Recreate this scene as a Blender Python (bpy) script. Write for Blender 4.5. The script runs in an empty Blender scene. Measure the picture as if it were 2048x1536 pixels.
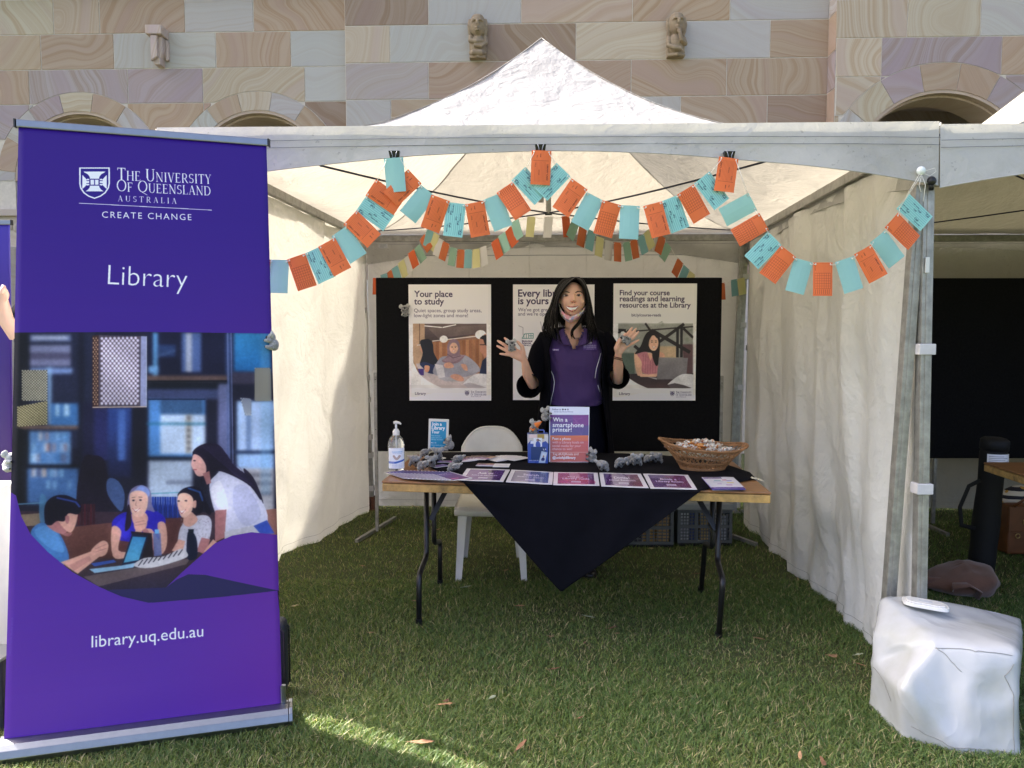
import bpy, bmesh, math, random
import numpy as np
from mathutils import Vector, Matrix, Euler, noise as mn
R = math.radians
PI = math.pi
random.seed(7)
SC = bpy.context.scene
COL = SC.collection
F, CX, CY, CAMH = 1490.0, 1024.0, 768.0, 1.40
PITCH = math.atan(94 / F)
cam_d = bpy.data.cameras.new('camera')
cam_d.sensor_width = 36
cam_d.lens = F / 2048 * 36
cam_d.clip_start = 0.05
cam_d.clip_end = 500
cam = bpy.data.objects.new('camera', cam_d)
COL.objects.link(cam)
cam.location = (0, 0, CAMH)
cam.rotation_euler = (PI / 2 - PITCH, 0, 0)
SC.camera = cam
SUN_EL, SUN_AZ = 45.0, -61.5            # azimuth measured clockwise from +Y (behind the building, to the left)
w = bpy.data.worlds.new('World')
SC.world = w
w.use_nodes = True
nt = w.node_tree
nt.nodes.clear()
sky = nt.nodes.new('ShaderNodeTexSky')
sky.sky_type = 'NISHITA'
sky.sun_disc = False
sky.sun_elevation = R(SUN_EL)
sky.sun_rotation = R(SUN_AZ)
sky.air_density = .38
sky.dust_density = 5.0
sky.ozone_density = .5
bg = nt.nodes.new('ShaderNodeBackground')
bg.inputs[1].default_value = 0.15
wo = nt.nodes.new('ShaderNodeOutputWorld')
nt.links.new(sky.outputs[0], bg.inputs[0])
nt.links.new(bg.outputs[0], wo.inputs[0])
sl = bpy.data.lights.new('sun', 'SUN')
sl.energy = 3.1
sl.angle = R(0.53)
sl.color = (1.0, 0.95, 0.88)
sun = bpy.data.objects.new('sun', sl)
COL.objects.link(sun)
sd = Vector((math.sin(R(SUN_AZ)) * math.cos(R(SUN_EL)), math.cos(R(SUN_AZ)) * math.cos(R(SUN_EL)), math.sin(R(SUN_EL))))
sun.rotation_euler = sd.to_track_quat('Z', 'Y').to_euler()
sun.location = sd * 30
SC.view_settings.view_transform = 'Standard'
SC.view_settings.look = 'None'
SC.view_settings.exposure = 2.6
SC.view_settings.gamma = 1.0
SC.view_settings.use_curve_mapping = False
SC.cycles.max_bounces = 8
SC.cycles.diffuse_bounces = 5
SC.cycles.transparent_max_bounces = 8
SC.cycles.sample_clamp_indirect = 6
def at(px, py, Y):
 """the point at depth Y that the photograph shows at (px, py)"""
 x = (px - CX) / F
 y = (CY - py) / F
 d = Vector((x, math.cos(PITCH) + y * math.sin(PITCH), -math.sin(PITCH) + y * math.cos(PITCH)))
 d = d / d.y * Y
 return Vector((d.x, Y, CAMH + d.z))
def atz(px, py, z=0.0):
 p = at(px, py, 1.0)
 dz = p.z - CAMH
 k = (z - CAMH) / dz
 return Vector((p.x * k, k, z))
def tag(o, label=None, cat=None, group=None, kind=None):
 if label: o['label'] = label
 if cat: o['category'] = cat
 if group: o['group'] = group
 if kind: o['kind'] = kind
 return o
def thing(name, label, cat, loc=(0, 0, 0), rot=(0, 0, 0), group=None):
 o = bpy.data.objects.new(name, None)
 COL.objects.link(o)
 o.empty_display_size = 0.1
 o.location = loc
 o.rotation_euler = rot
 return tag(o, label, cat, group)
def rootloc(o):
 while o.parent: o = o.parent
 return Vector(o.location)
class MB:
 def __init__(s):
  s.v = []; s.f = []; s.m = []; s.uv = {}
 def add(s, vs, fs, m=0):
  b = len(s.v)
  s.v += [Vector(p) for p in vs]
  for f in fs:
   s.f.append(tuple(i + b for i in f)); s.m.append(m)
  return s
 def quad(s, a, b, c, d, m=0, uv=True):
  s.add([a, b, c, d], [(0, 1, 2, 3)], m)
  if uv: s.uv[len(s.f) - 1] = [(0, 0), (1, 0), (1, 1), (0, 1)]
  return s
 def hexa(s, p, m=0):
  return s.add(p, [(0, 3, 2, 1), (4, 5, 6, 7), (0, 1, 5, 4), (1, 2, 6, 5), (2, 3, 7, 6), (3, 0, 4, 7)], m)
 def box(s, c, size, rot=None, m=0):
  c = Vector(c); x, y, z = [k / 2 for k in size]
  ps = [Vector((-x, -y, -z)), Vector((x, -y, -z)), Vector((x, y, -z)), Vector((-x, y, -z)),
              Vector((-x, -y, z)), Vector((x, -y, z)), Vector((x, y, z)), Vector((-x, y, z))]
  if rot is not None:
   M_ = Euler(rot).to_matrix() if not isinstance(rot, Matrix) else rot
   ps = [M_ @ p for p in ps]
  return s.hexa([p + c for p in ps], m)
 def beam(s, a, b, wd, hg=None, up=(0, 0, 1), m=0):
  a, b = Vector(a), Vector(b); hg = hg or wd
  t = (b - a).normalized(); u = Vector(up)
  sx = t.cross(u)
  if sx.length < 1e-4: sx = t.cross(Vector((0, 1, 0)))
  sx.normalize(); uu = sx.cross(t)
  sx *= wd / 2; uu *= hg / 2
  return s.hexa([a - sx - uu, a + sx - uu, b + sx - uu, b - sx - uu, a - sx + uu, a + sx + uu, b + sx + uu, b - sx + uu], m)
 def tube(s, path, r, n=8, cap=True, m=0, flat=None, closed=False):
  path = [Vector(p) for p in path]
  N = len(path)
  rs = r if isinstance(r, list) else [r] * N
  b = len(s.v)
  ref = None
  for i, p in enumerate(path):
   if closed:
    t = path[(i + 1) % N] - path[i - 1]
   else:
    t = path[min(i + 1, N - 1)] - path[max(i - 1, 0)]
   if t.length < 1e-9: t = Vector((0, 0, 1))
   t.normalize()
   if ref is None:
    ref = t.orthogonal().normalized()
    if abs(t.z) < 0.95: ref = t.cross(Vector((0, 0, 1))).normalized()
   ref = (ref - t * ref.dot(t))
   if ref.length < 1e-6: ref = t.orthogonal()
   ref.normalize()
   q = t.cross(ref)
   ri = rs[i]
   ra, rb = (ri if isinstance(ri, (tuple, list)) else (ri, ri))
   for k in range(n):
    a = 2 * PI * k / n
    s.v.append(p + ref * (math.cos(a) * ra) + q * (math.sin(a) * rb))
  for i in range(N if closed else N - 1):
   j = (i + 1) % N
   for k in range(n):
    k2 = (k + 1) % n
    s.f.append((b + i * n + k, b + i * n + k2, b + j * n + k2, b + j * n + k)); s.m.append(m)
  if cap and not closed:
   s.f.append(tuple(b + k for k in range(n - 1, -1, -1))); s.m.append(m)
   s.f.append(tuple(b + (N - 1) * n + k for k in range(n))); s.m.append(m)
  return s
 def lathe(s, prof, c=(0, 0, 0), n=20, sx=1, sy=1, m=0, cap=True):
  c = Vector(c); b = len(s.v)
  for (r, z) in prof:
   for k in range(n):
    a = 2 * PI * k / n
    s.v.append(c + Vector((math.cos(a) * r * sx, math.sin(a) * r * sy, z)))
  for i in range(len(prof) - 1):
   for k in range(n):
    k2 = (k + 1) % n
    s.f.append((b + i * n + k, b + i * n + k2, b + (i + 1) * n + k2, b + (i + 1) * n + k)); s.m.append(m)
  if cap:
   s.f.append(tuple(b + k for k in range(n - 1, -1, -1))); s.m.append(m)
   s.f.append(tuple(b + (len(prof) - 1) * n + k for k in range(n))); s.m.append(m)
  return s
 def ball(s, c, r, n=12, k=8, m=0, rot=None):
  c = Vector(c); r = Vector(r) if not isinstance(r, (int, float)) else Vector((r, r, r))
  M_ = Euler(rot).to_matrix() if rot is not None else Matrix.Identity(3)
  b = len(s.v)
  s.v.append(c + M_ @ Vector((0, 0, -r.z)))
  for i in range(1, k):
   ph = -PI / 2 + PI * i / k
   for j in range(n):
    th = 2 * PI * j / n
    s.v.append(c + M_ @ Vector((math.cos(ph) * math.cos(th) * r.x, math.cos(ph) * math.sin(th) * r.y, math.sin(ph) * r.z)))
  s.v.append(c + M_ @ Vector((0, 0, r.z)))
  top = b + 1 + (k - 1) * n
  for j in range(n):
   j2 = (j + 1) % n
   s.f.append((b, b + 1 + j2, b + 1 + j)); s.m.append(m)
   for i in range(k - 2):
    s.f.append((b + 1 + i * n + j, b + 1 + i * n + j2, b + 1 + (i + 1) * n + j2, b + 1 + (i + 1) * n + j)); s.m.append(m)
   s.f.append((top - n + j, top - n + j2, top)); s.m.append(m)
  return s
 def sheet(s, fn, nu, nv, m=0, thick=0.0):
  """grid fn(u,v) -> point, uv = (u,v)"""
  b = len(s.v)
  P = [[Vector(fn(i / nu, j / nv)) for j in range(nv + 1)] for i in range(nu + 1)]
  for i in range(nu + 1):
   for j in range(nv + 1): s.v.append(P[i][j])
  for i in range(nu):
   for j in range(nv):
    a = b + i * (nv + 1) + j
    s.f.append((a, a + nv + 1, a + nv + 2, a + 1)); s.m.append(m)
    s.uv[len(s.f) - 1] = [(i / nu, j / nv), ((i + 1) / nu, j / nv), ((i + 1) / nu, (j + 1) / nv), (i / nu, (j + 1) / nv)]
  return s
 def prism(s, poly, d, m=0):
  """poly: planar points (3D), extruded by vector d"""
  n = len(poly); d = Vector(d)
  vs = [Vector(p) for p in poly] + [Vector(p) + d for p in poly]
  fs = [tuple(range(n)), tuple(range(2 * n - 1, n - 1, -1))]
  fs += [(i, i + n, (i + 1) % n + n, (i + 1) % n) for i in range(n)]
  return s.add(vs, fs, m)
 def mesh(s, name, mats, smooth=False, bevel=0, off=None, seg=2, solid=0, fixn=True):
  me = bpy.data.meshes.new(name)
  off = off or Vector((0, 0, 0))
  me.from_pydata([tuple(p - off) for p in s.v], [], s.f)
  if not isinstance(mats, (list, tuple)): mats = [mats]
  for m in mats: me.materials.append(m)
  me.polygons.foreach_set('material_index', s.m)
  if s.uv:
   uvl = me.uv_layers.new(name='uv')
   for p in me.polygons:
    u = s.uv.get(p.index)
    if u:
     for li, c in zip(p.loop_indices, u): uvl.data[li].uv = c
  if bevel or fixn:
   bm = bmesh.new(); bm.from_mesh(me)
   if bevel:
    bmesh.ops.remove_doubles(bm, verts=bm.verts, dist=1e-6)
    es = [e for e in bm.edges if len(e.link_faces) == 2 and e.calc_face_angle(0) > 0.5]
    bmesh.ops.bevel(bm, geom=es, offset=bevel, segments=seg, profile=0.6, affect='EDGES', clamp_overlap=True)
   if fixn: bmesh.ops.recalc_face_normals(bm, faces=bm.faces)
   bm.to_mesh(me); bm.free()
  if solid:
   pass
  if smooth:
   me.polygons.foreach_set('use_smooth', [True] * len(me.polygons))
  me.update()
  return me
 def build(s, name, mats, parent=None, smooth=False, bevel=0, world=True, seg=2, auto=None, solid=0, fixn=True):
  if parent is not None:
   off = rootloc(parent) if world else Vector((0, 0, 0))
   loc = Vector((0, 0, 0))
  elif world:
   xs = [p.x for p in s.v]; ys = [p.y for p in s.v]; zs = [p.z for p in s.v]
   off = loc = Vector(((min(xs) + max(xs)) / 2, (min(ys) + max(ys)) / 2, min(zs)))
  else:
   off = loc = Vector((0, 0, 0))
  me = s.mesh(name, mats, smooth or bool(auto), bevel, off, seg, fixn=fixn)
  if auto:
   try: me.set_sharp_from_angle(angle=R(auto))
   except Exception: pass
  o = bpy.data.objects.new(name, me)
  COL.objects.link(o)
  o.location = loc
  if parent is not None: o.parent = parent
  if solid:
   md = o.modifiers.new('thick', 'SOLIDIFY'); md.thickness = solid; md.offset = 0
  return o
def copy_tree(o, parent=None, **kw):
 c = o.copy(); COL.objects.link(c)
 if parent: c.parent = parent
 for ch in list(o.children): copy_tree(ch, c)
 return c
def newmat(name):
 m = bpy.data.materials.new(name); m.use_nodes = True
 t = m.node_tree; t.nodes.clear()
 return m, t, t.nodes, t.links
def nd(t, ty, **kw):
 n = t.nodes.new('ShaderNode' + ty)
 for k, v in kw.items():
  if k.startswith('i_'):
   key = k[2:]
   n.inputs[int(key) if key.isdigit() else key.replace('_', ' ')].default_value = v
  else: setattr(n, k, v)
 return n
def mathn(t, op, a, b=None, c=None):
 n = nd(t, 'Math', operation=op)
 for i, x in enumerate((a, b, c)):
  if x is None: continue
  if isinstance(x, (int, float)): n.inputs[i].default_value = x
  else: t.links.new(x, n.inputs[i])
 return n.outputs[0]
def mixc(t, fac, a, b, mode='MIX'):
 n = nd(t, 'Mix', data_type='RGBA', blend_type=mode)
 for i, x in ((0, fac), (6, a), (7, b)):
  if isinstance(x, (int, float)): n.inputs[i].default_value = x
  elif isinstance(x, (tuple, list)): n.inputs[i].default_value = tuple(x) + ((1,) if len(x) == 3 else ())
  else: t.links.new(x, n.inputs[i])
 return n.outputs[2]
def sc_(c, k): return tuple(min(1, x * k) for x in c[:3])
_mats = {}
def M(name, col=(.5, .5, .5), rough=.6, var=.12, scale=9, bump=0.0, bscale=60, metal=0.0, trans=0.0, tcol=None, coat=0, spec=.5,
      sheen=0, dirt=0.0, dirtcol=(.15, .12, .08), dscale=3, bdist=.002, detail=4, weave=0, sss=0, coord='Object', emit=0):
 if name in _mats: return _mats[name]
 m, t, N, L = newmat(name)
 tc = nd(t, 'TexCoord').outputs[coord]
 n1 = nd(t, 'TexNoise', i_Scale=scale, i_Detail=detail, i_Roughness=.6)
 L.new(tc, n1.inputs['Vector'])
 fac = mathn(t, 'MULTIPLY_ADD', n1.outputs[0], 2.2, -.6)
 cc = mixc(t, fac, sc_(col, 1 - var), sc_(col, 1 + var))
 if dirt:
  n2 = nd(t, 'TexNoise', i_Scale=dscale, i_Detail=7, i_Roughness=.7)
  L.new(tc, n2.inputs['Vector'])
  df = mathn(t, 'MULTIPLY', mathn(t, 'MAXIMUM', mathn(t, 'MULTIPLY_ADD', n2.outputs[0], 3.2, -1.55), 0.0), dirt)
  df = mathn(t, 'MINIMUM', df, 1.0)
  cc = mixc(t, df, cc, dirtcol)
 p = nd(t, 'BsdfPrincipled')
 L.new(cc, p.inputs['Base Color'])
 p.inputs['Roughness'].default_value = rough
 p.inputs['Metallic'].default_value = metal
 p.inputs['Specular IOR Level'].default_value = spec
 p.inputs['Coat Weight'].default_value = coat
 p.inputs['Sheen Weight'].default_value = sheen
 if sss:
  p.inputs['Subsurface Weight'].default_value = sss
  p.inputs['Subsurface Radius'].default_value = (.02, .008, .004)
  p.inputs['Subsurface Scale'].default_value = .3
 if bump:
  n3 = nd(t, 'TexNoise', i_Scale=bscale, i_Detail=5, i_Roughness=.6)
  L.new(tc, n3.inputs['Vector'])
  h = n3.outputs[0]
  b = nd(t, 'Bump', i_Strength=bump, i_Distance=bdist)
  L.new(h, b.inputs['Height'])
  L.new(b.outputs[0], p.inputs['Normal'])
 out = nd(t, 'OutputMaterial')
 if trans:
  tr = nd(t, 'BsdfTranslucent')
  if tcol: tr.inputs[0].default_value = tuple(tcol) + (1,)
  else: L.new(cc, tr.inputs[0])
  mx = nd(t, 'MixShader'); mx.inputs[0].default_value = trans
  L.new(p.outputs[0], mx.inputs[1]); L.new(tr.outputs[0], mx.inputs[2])
  L.new(mx.outputs[0], out.inputs[0])
 else:
  L.new(p.outputs[0], out.inputs[0])
 _mats[name] = m
 return m
def img_mat(name, img, rough=.5, trans=0, coat=0, spec=.5):
 m, t, N, L = newmat(name)
 ti = nd(t, 'TexImage'); ti.image = img; ti.interpolation = 'Cubic'; ti.extension = 'EXTEND'
 uv = nd(t, 'UVMap'); uv.uv_map = 'uv'
 L.new(uv.outputs[0], ti.inputs[0])
 p = nd(t, 'BsdfPrincipled'); L.new(ti.outputs[0], p.inputs['Base Color'])
 p.inputs['Roughness'].default_value = rough
 p.inputs['Coat Weight'].default_value = coat
 p.inputs['Specular IOR Level'].default_value = spec
 tc = nd(t, 'TexCoord').outputs['Object']
 n3 = nd(t, 'TexNoise', i_Scale=7, i_Detail=2); L.new(tc, n3.inputs['Vector'])
 b = nd(t, 'Bump', i_Strength=.25, i_Distance=.004); L.new(n3.outputs[0], b.inputs['Height']); L.new(b.outputs[0], p.inputs['Normal'])
 out = nd(t, 'OutputMaterial')
 if trans:
  tr = nd(t, 'BsdfTranslucent'); L.new(ti.outputs[0], tr.inputs[0])
  mx = nd(t, 'MixShader'); mx.inputs[0].default_value = trans
  L.new(p.outputs[0], mx.inputs[1]); L.new(tr.outputs[0], mx.inputs[2]); L.new(mx.outputs[0], out.inputs[0])
 else: L.new(p.outputs[0], out.inputs[0])
 return m
def tent_mat(name, col, tcol, trans, dirt, wr=1.0):
 """coated polyester: creases, weave relief, grime and some light coming through"""
 m, t, N, L = newmat(name)
 tc = nd(t, 'TexCoord').outputs['Object']
 n1 = nd(t, 'TexNoise', i_Scale=2.2, i_Detail=6, i_Roughness=.65); L.new(tc, n1.inputs['Vector'])
 g = mathn(t, 'MULTIPLY', mathn(t, 'MAXIMUM', mathn(t, 'MULTIPLY_ADD', n1.outputs[0], 2.6, -1.2), 0.0), dirt)
 n2 = nd(t, 'TexNoise', i_Scale=60, i_Detail=3); L.new(tc, n2.inputs['Vector'])
 sp = mathn(t, 'MULTIPLY', mathn(t, 'GREATER_THAN', n2.outputs[0], .70), dirt * .5)
 cc = mixc(t, g, col, sc_(col, .62))
 cc = mixc(t, sp, cc, sc_(col, .35))
 p = nd(t, 'BsdfPrincipled', i_Roughness=.42); L.new(cc, p.inputs['Base Color'])
 tr = nd(t, 'BsdfTranslucent')
 tcc = mixc(t, g, tcol, sc_(tcol, .7)); L.new(tcc, tr.inputs[0])
 w1 = nd(t, 'TexNoise', i_Scale=3.5, i_Detail=4, i_Roughness=.55, i_Distortion=.7); L.new(tc, w1.inputs['Vector'])
 rd = mathn(t, 'ABSOLUTE', mathn(t, 'SUBTRACT', w1.outputs[0], .5))
 w2 = nd(t, 'TexNoise', i_Scale=16, i_Detail=5, i_Roughness=.55, i_Distortion=.4); L.new(tc, w2.inputs['Vector'])
 h = mathn(t, 'ADD', mathn(t, 'MULTIPLY', rd, -3.0), mathn(t, 'MULTIPLY', w2.outputs[0], .8))
 b = nd(t, 'Bump', i_Strength=.9, i_Distance=.010 * wr); L.new(h, b.inputs['Height'])
 L.new(b.outputs[0], p.inputs['Normal']); L.new(b.outputs[0], tr.inputs['Normal'])
 mx = nd(t, 'MixShader'); mx.inputs[0].default_value = trans
 L.new(p.outputs[0], mx.inputs[1]); L.new(tr.outputs[0], mx.inputs[2])
 out = nd(t, 'OutputMaterial'); L.new(mx.outputs[0], out.inputs[0])
 return m
def stone_mat():
 """banded sandstone; the stone's own hue comes from the object's colour, the veins from its random number"""
 m, t, N, L = newmat('banded_sandstone')
 tc = nd(t, 'TexCoord').outputs['Object']
 oi = nd(t, 'ObjectInfo')
 off = nd(t, 'CombineXYZ')
 r1 = mathn(t, 'MULTIPLY', oi.outputs['Random'], 57.0)
 for i, k in enumerate((1.0, 1.7, 2.3)): L.new(mathn(t, 'MULTIPLY', r1, k), off.inputs[i])
 vr = nd(t, 'VectorRotate', rotation_type='Y_AXIS'); L.new(tc, vr.inputs['Vector'])
 L.new(mathn(t, 'MULTIPLY', oi.outputs['Random'], 40.0), vr.inputs['Angle'])
 va = nd(t, 'VectorMath', operation='ADD'); L.new(vr.outputs[0], va.inputs[0]); L.new(off.outputs[0], va.inputs[1])
 n1 = nd(t, 'TexNoise', i_Scale=.9, i_Detail=1.5, i_Roughness=.4, i_Distortion=.4); L.new(va.outputs[0], n1.inputs['Vector'])
 sep = nd(t, 'SeparateXYZ'); L.new(vr.outputs[0], sep.inputs[0])
 s = mathn(t, 'ADD', mathn(t, 'MULTIPLY', n1.outputs[0], 1.7), mathn(t, 'MULTIPLY', sep.outputs[2], 1.6))
 s = mathn(t, 'ADD', s, r1)
 b1 = nd(t, 'TexNoise', noise_dimensions='1D', i_Scale=9.0, i_Detail=6, i_Roughness=.7); L.new(s, b1.inputs['W'])
 b2 = nd(t, 'TexNoise', noise_dimensions='1D', i_Scale=2.0, i_Detail=1); L.new(s, b2.inputs['W'])
 amt = mathn(t, 'SUBTRACT', 1.35, oi.outputs['Alpha'])
 fb = mathn(t, 'MULTIPLY', mathn(t, 'MULTIPLY_ADD', b1.outputs[0], 4.6, -1.9), mathn(t, 'MULTIPLY', amt, .95))
 fb = mathn(t, 'MINIMUM', mathn(t, 'MAXIMUM', fb, 0.0), 1.0)
 dark = mixc(t, 1.0, oi.outputs['Color'], (.83, .74, .65), 'MULTIPLY')
 cc = mixc(t, fb, oi.outputs['Color'], dark)
 f2 = mathn(t, 'MULTIPLY', mathn(t, 'MAXIMUM', mathn(t, 'MULTIPLY_ADD', b2.outputs[0], 5.0, -2.6), 0.0), amt)
 f2 = mathn(t, 'MINIMUM', f2, .8)
 mau = mixc(t, 1.0, oi.outputs['Color'], (.92, .86, .92), 'MULTIPLY')
 cc = mixc(t, f2, cc, mau)
 n4 = nd(t, 'TexNoise', i_Scale=1.6, i_Detail=3); L.new(va.outputs[0], n4.inputs['Vector'])
 cc = mixc(t, mathn(t, 'MULTIPLY_ADD', n4.outputs[0], 1.6, -.45), cc, (.40, .40, .39), 'MIX') if False else cc
 n3 = nd(t, 'TexNoise', i_Scale=90, i_Detail=6, i_Roughness=.7); L.new(tc, n3.inputs['Vector'])
 cc = mixc(t, mathn(t, 'MULTIPLY_ADD', n3.outputs[0], .5, -.1), cc, mixc(t, 1.0, cc, (.82, .80, .78), 'MULTIPLY'))
 p = nd(t, 'BsdfPrincipled', i_Roughness=.85); L.new(cc, p.inputs['Base Color'])
 b = nd(t, 'Bump', i_Strength=.35, i_Distance=.003); L.new(n3.outputs[0], b.inputs['Height']); L.new(b.outputs[0], p.inputs['Normal'])
 out = nd(t, 'OutputMaterial'); L.new(p.outputs[0], out.inputs[0])
 return m
STONE = stone_mat()
MORTAR = M('lime_mortar', (.50, .45, .38), .9, .12, 20, bump=.4, bscale=120)
ALU = M('brushed_aluminium', (.27, .28, .30), .34, .06, 30, metal=1.0)
GALV = M('galvanised_steel', (.32, .31, .275), .45, .30, 22, metal=.45, dirt=.5, dirtcol=(.20, .21, .17), dscale=14, bump=.2)
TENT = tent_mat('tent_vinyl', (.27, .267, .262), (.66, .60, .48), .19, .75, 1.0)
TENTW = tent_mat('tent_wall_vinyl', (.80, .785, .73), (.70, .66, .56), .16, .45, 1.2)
TENT2 = tent_mat('shaded_tent_vinyl', (.40, .385, .31), (.45, .40, .26), .05, .7)  # shade under the neighbouring roof put into the colour: olive, less translucent
TENTW2 = tent_mat('shaded_tent_wall_vinyl', (.40, .385, .31), (.45, .40, .26), .10, .5)  # same shade painted into that gazebo's wall colour
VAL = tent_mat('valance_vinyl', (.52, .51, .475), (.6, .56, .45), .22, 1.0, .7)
STITCH = M('grey_stitching', (.16, .17, .17), .9)
BLACKFELT = M('black_loop_felt', (.008, .008, .009), .98, .3, 60, bump=.5, bscale=400, spec=.12)
BLACKMET = M('black_painted_steel', (.009, .009, .010), .35, .2, 20, dirt=.15, dirtcol=(.12, .10, .09), dscale=20)
BLACKPL = M('black_plastic', (.006, .006, .007), .4)
CORD = M('dark_cord', (.02, .02, .04), .8)
STRING = M('white_cotton_string', (.75, .72, .64), .9)
WHITEPL = M('white_plastic', (.78, .77, .73), .32, .03, coat=.1)
# ================================================================== SETTING
def lawn_h(x, y): return 0.012 * mn.noise(Vector((x * .8, y * .8, 0)))
mb = MB()
xs = [-150, -60, -25, -12, -8] + [-6 + .25 * i for i in range(49)] + [8, 12, 25, 60, 150]
ys = [-150, -60, -25, -10, -4, 0] + [.5 + .25 * i for i in range(35)] + [11, 14, 25, 60, 150]
idx = {}
for i, x in enumerate(xs):
 for j, y in enumerate(ys):
  idx[i, j] = len(mb.v); mb.v.append(Vector((x, y, lawn_h(x, y) if abs(x) < 7 and 0 < y < 10 else 0)))
for i in range(len(xs) - 1):
 for j in range(len(ys) - 1):
  mb.f.append((idx[i, j], idx[i + 1, j], idx[i + 1, j + 1], idx[i, j + 1])); mb.m.append(0)
m, t, N, L = newmat('lawn_soil')
tc = nd(t, 'TexCoord').outputs['Object']
n1 = nd(t, 'TexNoise', i_Scale=3, i_Detail=8, i_Roughness=.7); L.new(tc, n1.inputs[0])
n2 = nd(t, 'TexNoise', i_Scale=70, i_Detail=6, i_Roughness=.8); L.new(tc, n2.inputs[0])
c1 = mixc(t, mathn(t, 'MULTIPLY_ADD', n1.outputs[0], 3, -1.0), (.05, .075, .018), (.09, .10, .028))
c2 = mixc(t, mathn(t, 'MULTIPLY_ADD', n2.outputs[0], 3.4, -1.6), c1, (.085, .070, .030))
p = nd(t, 'BsdfPrincipled', i_Roughness=.95); L.new(c2, p.inputs[0])
b = nd(t, 'Bump', i_Strength=.9, i_Distance=.02); L.new(n2.outputs[0], b.inputs['Height']); L.new(b.outputs[0], p.inputs['Normal'])
o = nd(t, 'OutputMaterial'); L.new(p.outputs[0], o.inputs[0])
lawn = mb.build('lawn', m, smooth=True, world=False)
tag(lawn, kind='structure')
def grass_mesh():
 rng = np.random.default_rng(3)
 P = []
 for (x0, x1, y0, y1, n) in ((-2.4, 2.6, 1.9, 2.9, 230000), (-2.6, 3.0, 2.9, 4.2, 180000), (-2.4, 4.2, 4.2, 6.6, 110000), (-5, 5, .6, 1.9, 25000), (-6, -2.5, 1.9, 6.6, 16000), (3.0, 6, 1.9, 4.4, 12000)):
  P.append(np.stack([rng.uniform(x0, x1, n), rng.uniform(y0, y1, n)], 1))
 P = np.concatenate(P)
 a = np.sin(P[:, 0] * 3.1 + 1.3 * np.sin(P[:, 1] * 2.3)) * np.sin(P[:, 1] * 3.7 + 1.1 * np.sin(P[:, 0] * 4.1)) + .6 * np.sin(P[:, 0] * 9.1 + 2) * np.sin(P[:, 1] * 11.3)
 keep = rng.uniform(0, 1, len(P)) < np.clip(.93 - .28 * a, .35, 1)
 P = P[keep]; a = a[keep]; n = len(P)
 h = rng.gamma(6, .0022, n) * (1 - .18 * a) + .008
 h = np.clip(h, .006, .032)
 wd = rng.uniform(.0010, .0021, n)
 yaw = rng.uniform(0, 2 * np.pi, n)
 lean = rng.uniform(.2, 1.7, n)
 ld = np.stack([np.cos(yaw), np.sin(yaw)], 1)
 sd_ = np.stack([-np.sin(yaw + rng.normal(0, .4, n)), np.cos(yaw)], 1)
 base = np.concatenate([P, np.zeros((n, 1))], 1)
 def pt(fh, fl, fw, sg):
  q = base.copy()
  q[:, :2] += ld * (h * fl * lean)[:, None] + sd_ * (wd * fw * sg)[:, None]
  q[:, 2] += h * fh - .002
  return q
 V = np.stack([pt(0, 0, .8, -1), pt(0, 0, .8, 1), pt(.55, .35, .8, 1), pt(.55, .35, .8, -1), pt(.92, 1.0, 0, 0)], 1).reshape(-1, 3)
 b = np.arange(n)[:, None] * 5
 quads = (b + np.array([0, 1, 2, 3])).astype(np.int32)
 tris = (b + np.array([3, 2, 4])).astype(np.int32)
 me = bpy.data.meshes.new('grass')
 me.vertices.add(len(V)); me.vertices.foreach_set('co', V.astype(np.float32).ravel())
 me.loops.add(n * 7); me.polygons.add(n * 2)
 loops = np.concatenate([quads, tris], 1).ravel()
 me.loops.foreach_set('vertex_index', loops)
 ls = (np.arange(n)[:, None] * 7 + np.array([0, 4])).ravel()
 me.polygons.foreach_set('loop_start', ls.astype(np.int32))
 me.update()
 r = rng.uniform(0, 1, n)
 g1 = np.array([.130, .205, .055]); g2 = np.array([.235, .27, .070]); g3 = np.array([.095, .16, .052]); st = np.array([.48, .40, .22])
 c = g1[None] * np.ones((n, 1))
 mixv = np.clip((P[:, 0] * -.22 + .35 + .25 * a + rng.normal(0, .3, n)), 0, 1)[:, None]
 c = c * (1 - mixv) + g2 * mixv
 c[r > .80] = g3
 straw = r < (.10 + .07 * np.clip(a, 0, 1))
 c[straw] = st
 c *= rng.uniform(.7, 1.35, n)[:, None]
 at_ = me.color_attributes.new('blade', 'FLOAT_COLOR', 'POINT')
 cv = np.ones((n, 5, 4), np.float32); cv[:, :, :3] = c[:, None, :]
 at_.data.foreach_set('color', cv.ravel())
 return me
gm, t, N, L = newmat('grass_blades')
ca = nd(t, 'Attribute'); ca.attribute_name = 'blade'
p = nd(t, 'BsdfPrincipled', i_Roughness=.45); L.new(ca.outputs[0], p.inputs[0])
p.inputs['Specular IOR Level'].default_value = .35
tr = nd(t, 'BsdfTranslucent'); L.new(mixc(t, 1.0, ca.outputs[0], (1.25, 1.35, .7), 'MULTIPLY'), tr.inputs[0])
mx = nd(t, 'MixShader', i_0=.35); L.new(p.outputs[0], mx.inputs[1]); L.new(tr.outputs[0], mx.inputs[2])
o = nd(t, 'OutputMaterial'); L.new(mx.outputs[0], o.inputs[0])
gme = grass_mesh(); gme.materials.append(gm)
go = bpy.data.objects.new('grass', gme); COL.objects.link(go)
tag(go, 'short green lawn grass with straw coloured blades', 'grass', kind='stuff')
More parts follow.
